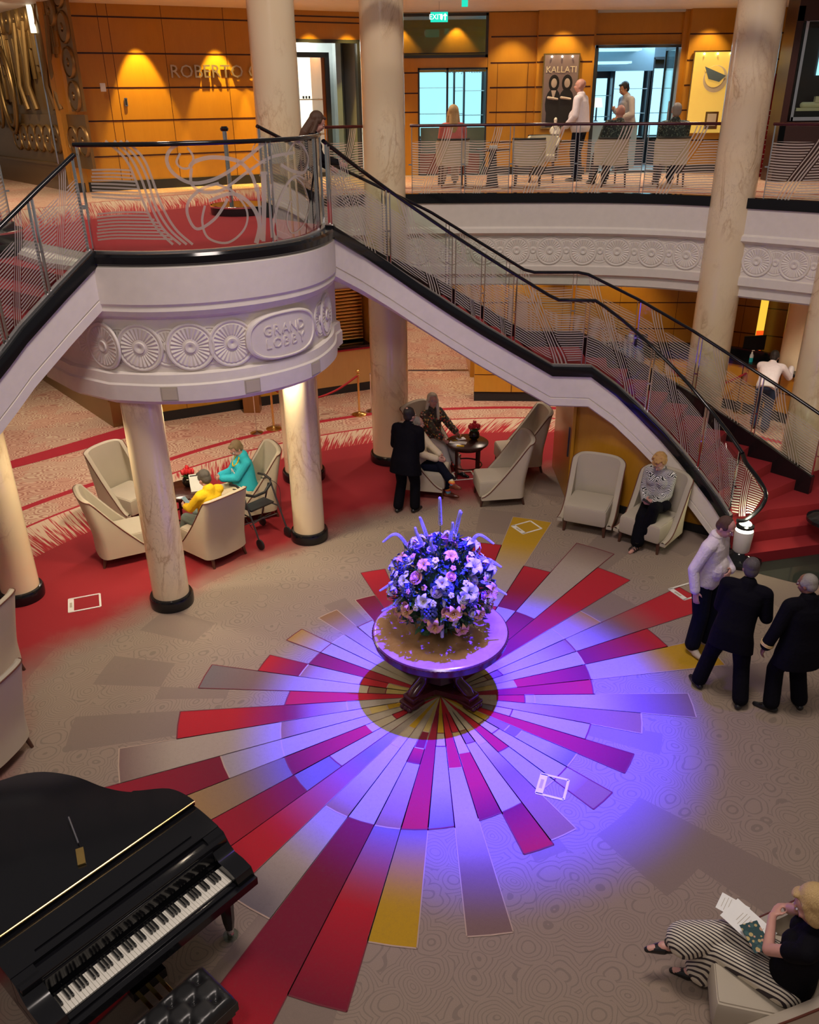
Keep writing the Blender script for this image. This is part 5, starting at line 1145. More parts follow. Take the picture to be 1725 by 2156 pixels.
# ---------------------------------------------------------------- bouquet
rnd=random.Random(11); fx,fy,fz=.34,7.66,.812
t=thing('flower_arrangement','huge bouquet of lilies, roses and tall flower spikes on the centre table','flowers',(fx,fy,fz))
m=MB(); m.lathe([(.11,0),(.15,.04),(.17,.12),(.15,.2),(.12,.22)],28,cap=False); m.build('vase',M['smoke'],t,angle=60)
def pm(name,c,em=0): M[name]=simple(name,c,.5); return M[name]
pm('lily_white',(.62,.60,.70)); pm('lily_peach',(.75,.38,.22)); pm('rose_pink',(.70,.30,.42)); pm('rose_lilac',(.45,.35,.72)); pm('spike_lilac',(.42,.40,.62)); pm('stamen',(.5,.4,.05)); pm('leaf_dark',(.02,.06,.035)); pm('hydrangea_blue',(.12,.14,.60)); pm('rose_white',(.72,.68,.68))
def dirpt(th,ph,r): return Vector((r*math.cos(ph)*math.cos(th),r*math.cos(ph)*math.sin(th),r*math.sin(ph)))
CEN=Vector((0,0,.50))
def ellr(d): return Vector((d.x*.50,d.y*.50,d.z*(.52 if d.z>0 else .42)))
def orient(d):
    z=d.normalized(); x=z.cross(Vector((0,0,1)) if abs(z.z)<.95 else Vector((1,0,0))).normalized(); y=z.cross(x); return Matrix(((x.x,y.x,z.x,0),(x.y,y.y,z.y,0),(x.z,y.z,z.z,0),(0,0,0,1)))
def lily(mat,sz):
    m=MB()
    for k in range(6):
        a=k*PI/3; rows=[(0,.0,.012),(.35,.05,.026),(.7,.07,.03),(1.0,.045,.018),(1.12,.02,.004)]; vs=[]
        for q,zz,w_ in rows:
            for s_ in (-1,0,1): vs.append(((q*.085*math.cos(a)-s_*w_*math.sin(a))*sz,(q*.085*math.sin(a)+s_*w_*math.cos(a))*sz,(zz-(.008 if s_==0 else 0)+(k%2)*.006)*sz))
        m.add(vs,[(r*3+c,r*3+c+1,r*3+4+c,r*3+3+c) for r in range(4) for c in range(2)],0)
    for k in range(4): a=k*1.6; m.tube([(0,0,.02*sz),(.02*math.cos(a)*sz,.02*math.sin(a)*sz,.08*sz)],.003*sz,4,1)
    return m
def rose(sz):
    m=MB(); m.ell((0,0,.02*sz),(.03*sz,.03*sz,.035*sz),0,10,6)
    for lay,(n,r,tl) in enumerate(((4,.026,.2),(5,.042,.5),(6,.058,.9))):
        for k in range(n):
            a=2*PI*k/n+lay*.5; vs=[]
            for q in range(4):
                for s_ in range(-1,2): rr=r*(.55+.5*q/3*(1+tl*.3)); vs.append((sz*rr*math.cos(a+s_*.55),sz*rr*math.sin(a+s_*.55),sz*(q*.022-tl*.006*q*q)))
            m.add(vs,[(q*3+c,q*3+c+1,q*3+4+c,q*3+3+c) for q in range(3) for c in range(2)],0)
    return m
protos={}
def flower(kind,mats,mb_fn,d,scl=1.0,extra=0):
    key=(kind,mats[0].name)
    if key not in protos: protos[key]=mb_fn().build(kind,mats,t,smooth=True)
    o=protos[key]
    if key in used_: o=o.copy(); COL.objects.link(o); o.parent=t
    used_.add(key); p=CEN+ellr(d)*(1+extra); o.location=p; rt=orient(d+Vector((0,0,.15)))@Matrix.Rotation(rnd.random()*6.28,4,'Z'); o.rotation_euler=rt.to_euler(); o.scale=(scl,)*3
used_=set()
def fib(n,lo=-.55,hi=1.0,ph=0):
    out=[]
    for i in range(n):
        z=lo+(hi-lo)*(i+.5)/n; a=i*2.399963+ph; r=math.sqrt(max(0,1-z*z)); out.append(Vector((r*math.cos(a),r*math.sin(a),z)))
    return out
for i,d in enumerate(fib(38,-.6,.95,.3)): flower('lily',[M['lily_peach' if (i%3==0 or d.z<-.1) else 'lily_white'],M['stamen']],lambda:lily(0,1.05),d,.75+rnd.random()*.35,.06)
for i,d in enumerate(fib(44,-.35,.98,1.1)): flower('rose',[M[('rose_pink','rose_lilac','rose_white')[i%3]]],lambda:rose(1.0),d,.75+rnd.random()*.4,.0)
for i,d in enumerate(fib(16,-.1,.9,2.0)):
    def hyd():
        m=MB(); r2=random.Random(5)
        for dd in fib(42,-.3,1): m.add([tuple(dd*.065+Vector((a*.016,b*.016,0))) for a,b in ((1,0),(0,1),(-1,0),(0,-1))],[(0,1,2,3)]); m.ell(dd*.06,.012,n=5,m=4)
        return m
    flower('hydrangea',[M['hydrangea_blue']],hyd,d,.9+rnd.random()*.4,-.02)
def small():
    m=MB()
    for k in range(5): a=k*2*PI/5; m.ell((.014*math.cos(a),.014*math.sin(a),0),(.012,.012,.004),0,7,4)
    m.ell((0,0,.003),.007,1,6,4); return m
for i,d in enumerate(fib(70,-.4,.9,.7)): flower('blossom',[M['rose_white' if i%2 else 'rose_pink'],M['stamen']],small,d,1.1+rnd.random()*.6,.1)
# flower spikes
m=None
SP=[((815+i,0),None) for i in ()]
spk=[(-.03,.0,1.50,0),(.16,-.02,1.36,.05),(-.46,.05,1.12,-.3),(-.26,.0,1.16,-.05),(-.12,-.15,1.12,.05),(.36,.05,1.10,.35),(.45,-.02,.85,.32),(.10,.1,1.16,.02),(-.5,-.1,.62,-.3),(-.48,-.22,.45,-.3),(.5,-.2,.62,.3),(.30,-.42,.62,.15),(0,-.5,.6,.0),(-.02,-.52,.25,0),(.18,.25,1.2,.1),(-.2,.3,1.12,-.1)]
for (x,y,z,dr) in spk:
    base=CEN+Vector((x*.35,y*.4,.1)); tip=Vector((x*1.05,y*1.05,z)); drp=tip+Vector((dr*.45,0,-.10*abs(dr)*3)) if abs(dr)>.15 else tip+Vector((dr*.2,0,.06)); pts=spline([base,base.lerp(tip,.6)+Vector((0,0,.05)),tip,drp],6); L=len(pts); m=MB(); m.tube(pts,.004,5,1)
    for i in range(int(L*.42),L):
        f=(i-L*.42)/(L*.58); rr=.0145*(1-f)**.6+.002
        for j in range(3):
            pp=pts[i].lerp(pts[min(L-1,i+1)],j/3)
            for k in range(8): a=k*PI/4+j; q_=pp+Vector((rr*math.cos(a),rr*math.sin(a)*.8,rr*math.sin(a)*.5)); m.ell(q_,.0055,0,5,3)
    m.build('flower_spike',[M['spike_lilac'],M['leaf']],t)
# foliage mass
m=MB(); m.ell(CEN+Vector((0,0,-.02)),(.26,.26,.28),0,20,12)
for i in range(1700):
    d=Vector((rnd.gauss(0,1),rnd.gauss(0,1),rnd.gauss(.05,.8))).normalized(); p=CEN+ellr(d)*(.5+rnd.random()*.58); o_=(d+Vector((rnd.gauss(0,.5),rnd.gauss(0,.5),rnd.gauss(0,.5)))).normalized(); sd=o_.cross(Vector((rnd.random(),rnd.random(),rnd.random()))).normalized(); l=.05+rnd.random()*.06; w_=.018+rnd.random()*.018; up_=sd.cross(o_)
    m.add([p,p+o_*l*.5+sd*w_+up_*.006,p+o_*l,p+o_*l*.5-sd*w_+up_*.006,p+o_*l*.5],[(0,1,4),(1,2,4),(2,3,4),(3,0,4)],rnd.randrange(2))
for k in range(14):
    a=k*.45; r_=.2+.1*(k%2); p=Vector((r_*math.cos(a),r_*math.sin(a),.10+.06*(k%3))); m.ell(p,(.07,.07,.045),1,8,5)
o=m.build('foliage',[M['leaf_dark'],M['leaf']],t,smooth=False); o['kind']='stuff'
# ---------------------------------------------------------------- grand piano
kx0=at(132,2133,.785); kx1=at(485,1851,.785); ex=(kx1-kx0); KL=ex.length; ang=math.atan2(ex.y,ex.x)
tp=thing('grand_piano','glossy black grand piano with open keyboard at the bottom left','piano',(kx0.x,kx0.y,0),ang)
B_=M['black']
arc=[(KL+.15,.30),(KL+.155,.62),(KL+.10,.88),(KL-.10,1.08),(KL-.22,1.30),(KL-.32,1.62),(KL-.50,1.90),(KL-.80,2.06),(.25,2.02),(.0,1.80),(-.10,1.45)]
arc=[(p.x,p.y) for p in spline([Vector((a,b,0)) for a,b in arc],5)]
outl=[(-.15,.30)]+[(KL+.15,.30)]+arc[1:]+[(-.15,1.3)]
m=MB(); m.prism(outl,.70,1.0); m.box((KL/2,.12,.735),(KL+.3,.50,.07)); m.build('case',B_,tp,angle=30)
lid=[(x,y) for x,y in outl if y>.62]; lid=[(-.165,.615),(KL+.165,.615)]+[(x+(.012 if x>KL/2 else -.012),y+.01) for x,y in lid if y>.63]
m=MB(); m.prism(lid,1.0,1.022); m.build('lid',B_,tp,angle=30)
fl_=[(-.165,.615),(KL+.165,.615)]+[(x+.012,y) for x,y in arc if .63<y<1.12 and x>KL/2]+[(-.165,1.12)]
m=MB(); m.prism(fl_,1.024,1.044); m.build('folded_front_lid',B_,tp,angle=30)
m=MB(); m.tube([(-.165,.612,1.04),(KL+.165,.612,1.04)],.007,8); m.build('long_hinge',M['brass'],tp)
m=MB(); dk_=[(-.15,.34),(KL+.15,.34),(KL+.15,.60),(-.15,.60)]; m.prism(dk_,.97,.995); m.prism([(.05,.37),(KL-.05,.37),(KL-.15,.44),(KL/2+.3,.52),(KL/2,.54),(KL/2-.3,.52),(.15,.44)],.996,1.012); m.build('music_desk',B_,tp,angle=30)
m=MB(); m.box((KL/2,.19,.86),(KL,.02,.16),bev=.004); m.box((KL/2,.27,.94),(KL+.28,.16,.06),bev=.01); m.build('fallboard',B_,tp,angle=30)
for sx,x0 in ((-1,-.075),(1,KL+.075)):
    m=MB(); prof=[(-.085,.70),(-.10,.77),(-.07,.84),(.02,.86),(.12,.86),(.18,.90),(.24,.985),(.34,1.0),(.34,.70)]; 
    vs=[(x0-.074,y,z) for y,z in prof]+[(x0+.074,y,z) for y,z in prof]; n=len(prof); m.add(vs,[tuple(range(n)),tuple(range(2*n-1,n-1,-1))]+[(i,n+i,n+(i+1)%n,(i+1)%n) for i in range(n)]); m.build('arm',B_,tp,angle=40)
m=MB(); m.box((KL/2,-.055,.745),(KL,.05,.09),bev=.012); m.build('key_slip',B_,tp,angle=30)
M['ivory']=simple('ivory_key',(.80,.77,.68),.25); M['ebony']=simple('ebony_key',(.008,.008,.008),.25)
kw=KL/52
kb=MB().box((KL/2,.06,.758),(KL,.2,.012)).build('key_bed',M['redrope'],tp)
k_=0; t_k=MB(); 
wk=MB().box((0,.078,.0),(kw-.0016,.165,.022),bev=.002).build('white_key',M['ivory'],kb); wk.location=(kw*.5,-.015+.0,.775)
for i in range(1,52): o=wk.copy(); COL.objects.link(o); o.parent=kb; o.location=(kw*(i+.5),-.015,.775)
bk=MB().box((0,.112,.012),(kw*.52,.105,.026),bev=.003).build('black_key',M['ebony'],kb); first=True
for i in range(51):
    if (i%7) in (0,2,3,5,6)[0:0]: continue
    # bass end starts on A: A# after 0, then C#, D#, F#, G#, A# ...
    if ((i-0)%7) in (1,4): continue
    o=bk if first else bk.copy()
    if not first: COL.objects.link(o); o.parent=kb
    first=False; o.location=(kw*(i+1),-.015,.788)
Mi=tp.matrix_basis.inverted(); pa=Mi@at(174,1830,1.055); pb=Mi@at(166,1778,1.055); pc=Mi@at(145,1722,1.06); dd=(pb-pa).normalized(); m=MB(); m.box((pa+pb)/2+Vector((0,0,.0)),(.055,.16,.016),0,math.atan2(dd.y,dd.x)-PI/2); m.build('prop_plate',M['brass'],tp); m=MB(); m.tube([pb+Vector((0,0,.012)),pc+Vector((0,0,.006))],.008,6); m.build('prop_stick',M['chrome'],tp)
for lx,ly in ((KL+.02,.15),(-.02,.15),(.45,1.75)):
    m=MB(); m.lathe([(.035,.10),(.05,.2),(.07,.55),(.085,.62),(.085,.70)],8,0,(lx,ly,0)); lg=m.build('leg',B_,tp,angle=30)
    m=MB(); m.lathe([(.03,.04),(.03,.10)],12,0,(lx,ly,0)); m.lathe([(.012,-.012),(.035,-.012),(.035,.012),(.012,.012)],14,0,(0,0,0),Matrix.Translation((lx,ly,.04))@Matrix.Rotation(PI/2,4,'Y')); m.build('caster',M['chrome'],lg)
m=MB(); m.tube([(KL/2-.1,.30,.70),(KL/2-.07,.25,.15)],.02,8); m.tube([(KL/2+.1,.30,.70),(KL/2+.07,.25,.15)],.02,8); m.box((KL/2,.25,.12),(.28,.1,.09)); m.build('pedal_lyre',B_,tp)
for k in (-1,0,1): m=MB(); m.box((KL/2+k*.085,.13,.075),(.032,.18,.012),bev=.004); m.build('pedal',M['brass'],tp)
# caster cup under the right front leg
c_=tp.matrix_basis@Vector((KL+.02,.15,0)); o=MB().lathe([(.06,0),(.06,.018),(.03,.02)],20).build('caster_cup',M['glass']); o.location=(c_.x,c_.y,.002); tag(o,'clear caster cup under the right front leg of the piano','caster cup')
# bench
bl=thing('piano_bench','black leather piano bench with deep buttoned seat','bench',(-1.655,3.475,0),ang)
NX,NY=64,30; LX,LY=.86,.40
btn=[((i+.5+(.0))/4*LX-LX/2,(j+.5)/2*LY-LY/2) for i in range(4) for j in range(2)]+[((i+1)/4*LX-LX/2,0) for i in range(3)]
btn2=[(x,y) for x,y in btn]
def bz(x,y):
    e=min(1,(LX/2-abs(x))/.05)*1.0; f=min(1,(LY/2-abs(y))/.05); edge=math.sqrt(max(0,1-(1-max(0,e))**2))*math.sqrt(max(0,1-(1-max(0,f))**2))
    d=min(math.hypot(x-a,y-b) for a,b in btn2); ln=0
    u=(x/LX*4); v=(y/LY*2)
    g=abs(((u+v*1)+.0)%1-.5)*2; g2=abs(((u-v*1)+.0)%1-.5)*2
    cre=min(1-g,1-g2) if False else min(g,g2)
    return .44+.075*edge-.035*math.exp(-(d/.028)**2)-.006*math.exp(-(min(1-g,1-g2)/.10)**2)*(1 if edge>.9 else .3)
vs=[(x,y,bz(x,y)) for y in np.linspace(-LY/2,LY/2,NY+1) for x in np.linspace(-LX/2,LX/2,NX+1)]
m=MB(); m.add(vs,[(j*(NX+1)+i,j*(NX+1)+i+1,(j+1)*(NX+1)+i+1,(j+1)*(NX+1)+i) for j in range(NY) for i in range(NX)]); m.box((0,0,.405),(LX,LY,.08))
M['leather']=simple('black_leather',(.012,.012,.013),.32); cu_=m.build('cushion',M['leather'],bl,angle=60)
for x,y in btn2: m=MB(); m.ell((x,y,bz(x,y)+.004),(.011,.011,.006),n=8,m=5); m.build('button',M['leather'],cu_,angle=80)
m=MB(); m.box((0,0,.34),(LX-.04,LY-.04,.06)); m.build('apron',B_,bl)
for sx in (-1,1):
    for sy in (-1,1): m=MB(); m.tube([(sx*(LX/2-.06),sy*(LY/2-.06),.33),(sx*(LX/2-.06),sy*(LY/2-.06),0)],[.03,.022],8); m.build('leg',B_,bl)
# ---------------------------------------------------------------- upper deck tub chairs and table
def tub():
    t=thing('tub_chair','x','chair'); m=MB(); N=24; V=[]
    for i in range(N+1):
        a=-R(115)+R(230)*i/N; h=.80 if abs(a)<R(70) else .80-.16*(abs(a)-R(70))/R(45); x,y=.29*math.sin(a),-.27*math.cos(a)
        for z in (.36,.45,.6,h): f=1+.12*(z-.36); V+=[(x*f,y*f,z)]
        for z in (h,.45): f=1+.12*(z-.36); V+=[(x*f*.84,y*f*.84,z)]
    m.add(V,[(i*6+k,(i+1)*6+k,(i+1)*6+k+1,i*6+k+1) for i in range(N) for k in range(5)]); 
    mi=[]; m.build('tub_back',[M['chair']],t,angle=50)
    m=MB(); 
    for i in range(N): pass
    m.tube([( .29*1.055*math.sin(-R(115)+R(230)*i/N),-.27*1.055*math.cos(-R(115)+R(230)*i/N),.80) for i in range(5,N-4)],.018,6); m.build('dark_top_band',M['blackm'],t)
    m=MB(); m.box((0,.0,.42),(.46,.48,.12),bev=.04); m.build('seat',M['chair'],t,angle=50)
    for sx in (-1,1):
        for sy in (-1,1): m=MB(); m.tube([(sx*.2,sy*.2,.37),(sx*.22,sy*.23,0)],[.024,.014],8); m.build('leg',M['darkwood'],t)
    return t
tp0=tub()
US=[((952,398),95,'cream tub chair of the woman in coral on the upper balcony'),((1110,398),80,'empty cream tub chair turned half right on the upper balcony, beside the small round table'),((1280,397),100,'cream tub chair of the bald man on the upper balcony'),((1405,396),85,'cream tub chair of the grey haired guest on the upper balcony')]
USP=[]
for i,(p,h,l) in enumerate(US):
    o=tp0 if i==0 else copy_tree(tp0); q_=at(*p,DZ); y=q_.y+.42; x=q_.x*(y/q_.y); o.location=(x,y,DZ); o.rotation_euler=(0,0,R(h-90)); o['label']=l; o['group']='tub chairs behind the balcony railing'; USP.append((x,y,h))
o=copy_tree(tp0); q_=at(1155,392,DZ); o.location=(q_.x,q_.y+.9,DZ); o.rotation_euler=(0,0,R(-100-90)); o['label']='cream tub chair facing the railing, behind the empty one on the balcony'
q_=at(1040,397,DZ); t=thing('pedestal_table','small dark pedestal table between the tub chairs on the balcony','table',(q_.x,q_.y+.35,DZ)); m=MB(); m.lathe([(.30,.60),(.31,.62),(.31,.635),(.01,.635)],28); m.build('tabletop',M['darkwood'],t,angle=40); m=MB(); m.lathe([(.12,0),(.10,.1),(.06,.6)],12); m.build('pedestal',M['blackm'],t,angle=40)
o=MB().box((0,0,.03),(.14,.09,.05)).build('menu_stand',[M['paper']]); o.location=(q_.x,q_.y+.3,DZ+.636); tag(o,'small white menu stand on the pedestal table of the balcony','card')
# counter bottles
M['gel']=simple('teal_gel',(.02,.45,.50),.15); M['clearp']=simple('clear_plastic',(.6,.62,.62),.2)
def bottle(px,py,label):
    p=at(px,py,1.06); t=thing('pump_bottle',label,'bottle',(p.x,p.y,1.062),0,'sanitiser pump bottles on the reception counter'); m=MB(); m.lathe([(.035,0),(.037,.01),(.037,.09)],16); m.build('gel',M['gel'],t,angle=50); m=MB(); m.lathe([(.037,.09),(.037,.14),(.02,.17),(.014,.19)],16); m.build('bottle_top',M['clearp'],t,angle=50); m=MB(); m.lathe([(.016,.19),(.016,.205),(.006,.21),(.006,.235)],10); m.box((.015,0,.238),(.05,.014,.012)); m.build('pump',M['white2'],t,angle=50)
bottle(1581,762,'teal pump bottle on the reception counter left of the leaning man'); bottle(1662,776,'teal pump bottle by the hand of the leaning man'); bottle(1283,731,'pump bottle on the reception counter seen through the stair glass')
for px,py,rz,l in ((1340,742,5,'dark computer monitor on the reception counter left of the man in blue'),(1590,745,10,'black screen panel on the counter behind the teal bottle'),(1690,765,-25,'black screen panel on the counter in front of the leaning man')):
    p=at(px,py,1.06); t=thing('monitor',l,'monitor',(p.x,p.y+.12,1.062),R(rz)); m=MB(); m.box((0,0,.2),(.5,.03,.32),bev=.008); m.build('screen',M['blackm'],t); m=MB(); m.box((0,.02,.03),(.06,.03,.1)); m.box((0,.02,.006),(.2,.14,.012)); m.build('stand',M['blackm'],t)
q_=at(1340,772,.95); o=MB().box((0,0,0),(.5,.02,.03)).build('cable_tray',[M['chrome']]) ; o.location=(q_.x,17.3,1.085); tag(o,'small chrome strip lying on the reception counter beside the monitor','strip')
# red ropes by the reception
bA=at(1570,868); bB=at(1535,905)
for p_,l in ((bA,'brass rope post in front of the reception counter left of the leaning man'),):
    t=thing('rope_post',l,'post',(p_.x-.1,p_.y,0),0,'rope post at the reception'); m=MB(); m.lathe([(.16,0),(.16,.015),(.04,.045),(.024,.06),(.022,.9)],24); m.build('pole',M['brass'],t,angle=40); m=MB(); m.ell((0,0,.95),.042); m.ell((0,0,.87),.03); m.build('finial',M['brass'],t,angle=80)
m=MB(); m.tube(spline([Vector((p_.x-.1,p_.y,.86)),Vector((p_.x-.6,p_.y+.1,.58)),Vector((p_.x-1.1,p_.y+.2,.55)),Vector((p_.x-1.6,p_.y+.3,.86))],8),.022,8); o=m.build('velvet_rope',M['redrope'],None,angle=80); tag(o,'red velvet rope behind the right staircase glass','rope')
# ---------------------------------------------------------------- people
def V3(*a): return Vector(a)
def ik(a,t,l1,l2,pole):
    d=t-a; L=d.length; mx=(l1+l2)*.995
    if L>mx: t=a+d*(mx/L); d=t-a; L=mx
    x=(l1*l1-l2*l2+L*L)/(2*L); h=math.sqrt(max(0,l1*l1-x*x)); n=d.normalized(); p=(pole-n*pole.dot(n))
    p=p.normalized() if p.length>1e-5 else Vector((0,0,1)); return a+n*x+p*h,t
M['lips']=simple('lips',(.45,.12,.11),.4); M['eye']=simple('eye_dark',(.03,.025,.02),.2); M['eyew']=simple('eye_white',(.75,.74,.72),.3); M['glassframe']=simple('spectacle_rim',(.5,.4,.35),.3,.6)
M['shoe']=simple('black_leather_shoe',(.012,.011,.012),.25); M['browns']=simple('brown_leather_shoe',(.16,.04,.02),.22); M['sneaker']=simple('beige_sneaker',(.46,.38,.31),.7); M['gold']=simple('gold_braid',(.7,.5,.2),.4)
def hand(m,w,d,up,side,curl=.5,sc=1.0,spread=.012):
    """w wrist, d pointing direction, up = back of the hand, side=+1 thumb towards up x d"""
    d=d.normalized(); up=(up-d*up.dot(d)).normalized(); s=d.cross(up)*side
    pal=w+d*.045*sc
    for k in (-1.2,-.4,.4,1.2): m.cap(w+s*k*.011*sc,w+d*.085*sc+s*k*.019*sc,.015*sc,.0125*sc,0,8)
    for i,k in enumerate((-1.35,-.45,.45,1.3)):
        L=(.062,.076,.08,.07)[i]*sc; a=w+d*.088*sc+s*k*.019*sc; c1=curl*.5; d1=(d*math.cos(c1)-up*math.sin(c1)+s*k*.05).normalized(); b=a+d1*L*.5; c2=curl*1.3; d2=(d*math.cos(c2)-up*math.sin(c2)+s*k*.05).normalized(); c=b+d2*L*.5
        m.cap(a,b,.0098*sc,.009*sc,0,8); m.cap(b,c,.009*sc,.0076*sc,0,8)
    a=w+d*.02*sc+s*.022*sc; b=a+(d*.6+s*.75-up*.25).normalized()*.04*sc; c=b+(d*.9+s*.25-up*.2).normalized()*.03*sc; m.cap(a,b,.013*sc,.011*sc,0,8); m.cap(b,c,.011*sc,.009*sc,0,8)
def shoe(m,ank,toe,big=1.0,sole=.0):
    """ank ankle joint, toe unit dir"""
    t=Vector((toe.x,toe.y,0)); t=t.normalized() if t.length>.01 else Vector((0,1,0)); 
    tz=toe.normalized(); up=Vector((0,0,1)) if abs(toe.z)<.05 else (Vector((0,0,1))-tz*tz.z).normalized()
    d=-up*.05
    m.cap(ank+d-tz*.045,ank+d+tz*.07,.038*big,.042*big,0,10); m.cap(ank+d+tz*.07-up*.012,ank+d+tz*.165-up*.018,.042*big,.028*big,0,10); m.cap(ank-up*.0,ank+d+tz*.03,.036*big,.036*big,0,10)
def person(name,label,loc,face,pose,look,vox=.011,scale=1.0):
    """pose: pelvis z, lean(forward deg), side(deg), hands R/L local targets, feet R/L local ankle targets, toes R/L"""
    t=thing('person',label,'person',loc,R(face-90)); t.scale=(scale,)*3
    g=lambda k,dv=None: pose.get(k,dv); fem=look.get('fem',0); fat=look.get('fat',1.0)
    P=V3(0,g('py',0),g('pz',.93)); ln=R(g('lean',3)); sd=R(g('side',0)); tw=R(g('twist',0))
    up=V3(math.sin(sd),math.sin(ln)*math.cos(sd),math.cos(ln)*math.cos(sd)).normalized()
    rt=V3(math.cos(tw),math.sin(tw),-math.sin(sd)).normalized(); rt=(rt-up*rt.dot(up)).normalized(); fw=up.cross(rt)
    NK=P+up*.50; shw=.175 if fem else .20
    SR=NK-up*.045+rt*shw; SL=NK-up*.045-rt*shw
    hw=.095 if fem else .09; HR=P+V3(1,0,0)*hw-V3(0,0,.03); HL=P-V3(1,0,0)*hw-V3(0,0,.03)
    l1,l2=.425,.42
    fR=V3(*g('fR',(.1,.0,.085))); fL=V3(*g('fL',(-.1,.0,.085))); kp=g('kpole',(0,1,0.2))
    KR,AR=ik(HR,fR,l1,l2,V3(*g('kR',kp))); KL_,AL=ik(HL,fL,l1,l2,V3(*g('kL',kp)))
    tR=V3(*g('tR',(.15,1,0))).normalized(); tL=V3(*g('tL',(-.15,1,0))).normalized()
    a1,a2=.285,.255
    hR=V3(*g('hR',(.26,.05,.80))); hL=V3(*g('hL',(-.26,.05,.80)))
    ER,WR=ik(SR,hR,a1,a2,V3(*g('eR',(.5,-.8,-.4)))); EL_,WL=ik(SL,hL,a1,a2,V3(*g('eL',(-.5,-.8,-.4))))
    # head
    ny=R(g('nod',0)); hy=R(g('turn',0)); ht=R(g('tilt',0))
    nb=NK+up*.075+fw*.015
    HM=Matrix.Rotation(hy,4,'Z')@Matrix.Rotation(-ny,4,'X')@Matrix.Rotation(ht,4,'Y'); h3=HM.to_3x3()
    HC=nb+h3@V3(0,.015,.105)
    hp=lambda x,y,z: HC+h3@V3(x,y,z)
    body=MB()
    cw=.145 if fem else .165
    TM=Matrix((( rt.x,fw.x,up.x,0),(rt.y,fw.y,up.y,0),(rt.z,fw.z,up.z,0),(0,0,0,1)))
    def torso(m,k):
        T3=TM.to_3x3(); secs=[]
        if k>.02 and look.get('hem') and not look.get('seated'):
            for q in (1,.66,.33): secs.append((P-V3(0,0,look['hem']*q+.06)+fw*.0,cw*1.08*fat+k+.02*q,.128*fat+k+.012*q))
        else: secs.append((P-up*.10,cw*.86*fat+k,.10*fat+k))
        secs+=[(P-up*.02,cw*1.0*fat+k,.122*fat+k),(P+up*.10+fw*.008*fat,cw*.93*fat+k,.112*fat+k),(P+up*.22+fw*.008*fat,cw*.93*fat**.7+k,.108*fat+k),(P+up*.33,cw*1.04+k,.112+k),(P+up*.42,cw*1.10+k*.8,.098+k*.8),(P+up*.47,cw*.92+k*.5,.078+k*.5),(P+up*.50,.07+k*.4,.058+k*.4)]
        vs=[];n=28
        for c,rx,ry in secs:
            for i in range(n):
                a=2*PI*i/n; ca,sa=math.cos(a),math.sin(a); vs.append(c+T3@V3(math.copysign(abs(ca)**.85,ca)*rx,math.copysign(abs(sa)**.85,sa)*ry,0))
        m.add(vs,[(i*n+j,i*n+(j+1)%n,(i+1)*n+(j+1)%n,(i+1)*n+j) for i in range(len(secs)-1) for j in range(n)]+[tuple(range(n-1,-1,-1)),tuple((len(secs)-1)*n+j for j in range(n))])
        if fem: [m.ell(P+up*.36+fw*.085+rt*s*.07,(.06+k,.055+k,.06+k),0,12,8,TM) for s in (-1,1)]
        if fat>1.1: m.ell(P+up*.15+fw*.07*fat,(cw*.8*fat+k,.1*fat+k,.14+k),0,14,9,TM)
        m.cap(SR-rt*.03,SL+rt*.03,.055+k,.055+k); m.cap(NK-up*.05,NK+up*.02,.075+k,.058+k)
    def legs(m,k,end=1.0,flare=0):
        for H,K,A in ((HR,KR,AR),(HL,KL_,AL)):
            m.cap(H,K,.082*fat**.5+k,.056+k,0,12); E_=K.lerp(A,end); m.cap(K,E_,.055+k,.042+k+flare,0,12); m.ell(K.lerp(A,.28)-(A-K).cross(V3(1,0,0)).normalized()*.0,(.052+k,.055+k,.10+k) if abs((A-K).normalized().z)>.8 else (.05+k,)*3)
    def arms(m,k,end=1.0,cuff=0):
        for S_,E_,W_ in ((SR,ER,WR),(SL,EL_,WL)):
            m.cap(S_,S_.lerp(E_,1 if end>=0 else .4),.050*(.9 if fem else 1)+k,(.039 if end>=0 else .046)+k,0,12)
            if end>.05: m.cap(E_,E_.lerp(W_,end),.038+k,.027+k+cuff,0,12)
    torso(body,0); legs(body,0); arms(body,0)
    body.cap(NK-up*.02,hp(0,-.01,-.05),.056,.052,0,12)
    body.ell(hp(0,-.012,.03),(.074,.094,.088),0,18,12,HM); body.ell(hp(0,.028,-.035),(.056,.062,.078),0,16,10,HM); body.ell(hp(0,.055,-.085),(.026,.024,.022),0,10,7,HM)
    body.cap(hp(0,.088,.012),hp(0,.108,-.022),.009,.0135,0,8); body.ell(hp(0,.082,.028),(.045,.016,.012),0,10,6,HM); [body.ell(hp(s*.035,.062,-.03),(.022,.022,.022),0,10,6,HM) for s in (-1,1)]
    [body.ell(hp(s*.075,-.008,-.012),(.012,.02,.030),0,10,6,HM) for s in (-1,1)]; body.ell(hp(0,.085,-.055),(.022,.012,.010),0,8,6,HM)
    for W_,E_,dv,uv_,sd_ in ((WR,ER,g('dR'),g('uR'),-1),(WL,EL_,g('dL'),g('uL'),1)):
        d=V3(*dv) if dv else (W_-E_); u=V3(*uv_) if uv_ else (V3(1,0,0)*(1 if W_ is WR else -1)+V3(0,.2,.0)); 
        hand(body,W_,d,u,sd_ if not g('flip') else -sd_,g('curl',.5),.93 if fem else 1.0)
    for A,K,to in ((AR,KR,tR),(AL,KL_,tL)): shoe(body,A,to,.86)
    bd=blob('body',body,M[look.get('skin','skin')],t,vox,2)
    # eyes and mouth
    m=MB()
    for s in (-1,1): m.ell(hp(s*.031,.079,.008),(.013,.008,.007),1,10,6,HM); m.ell(hp(s*.031,.0855,.008),(.006,.003,.006),0,8,5,HM)
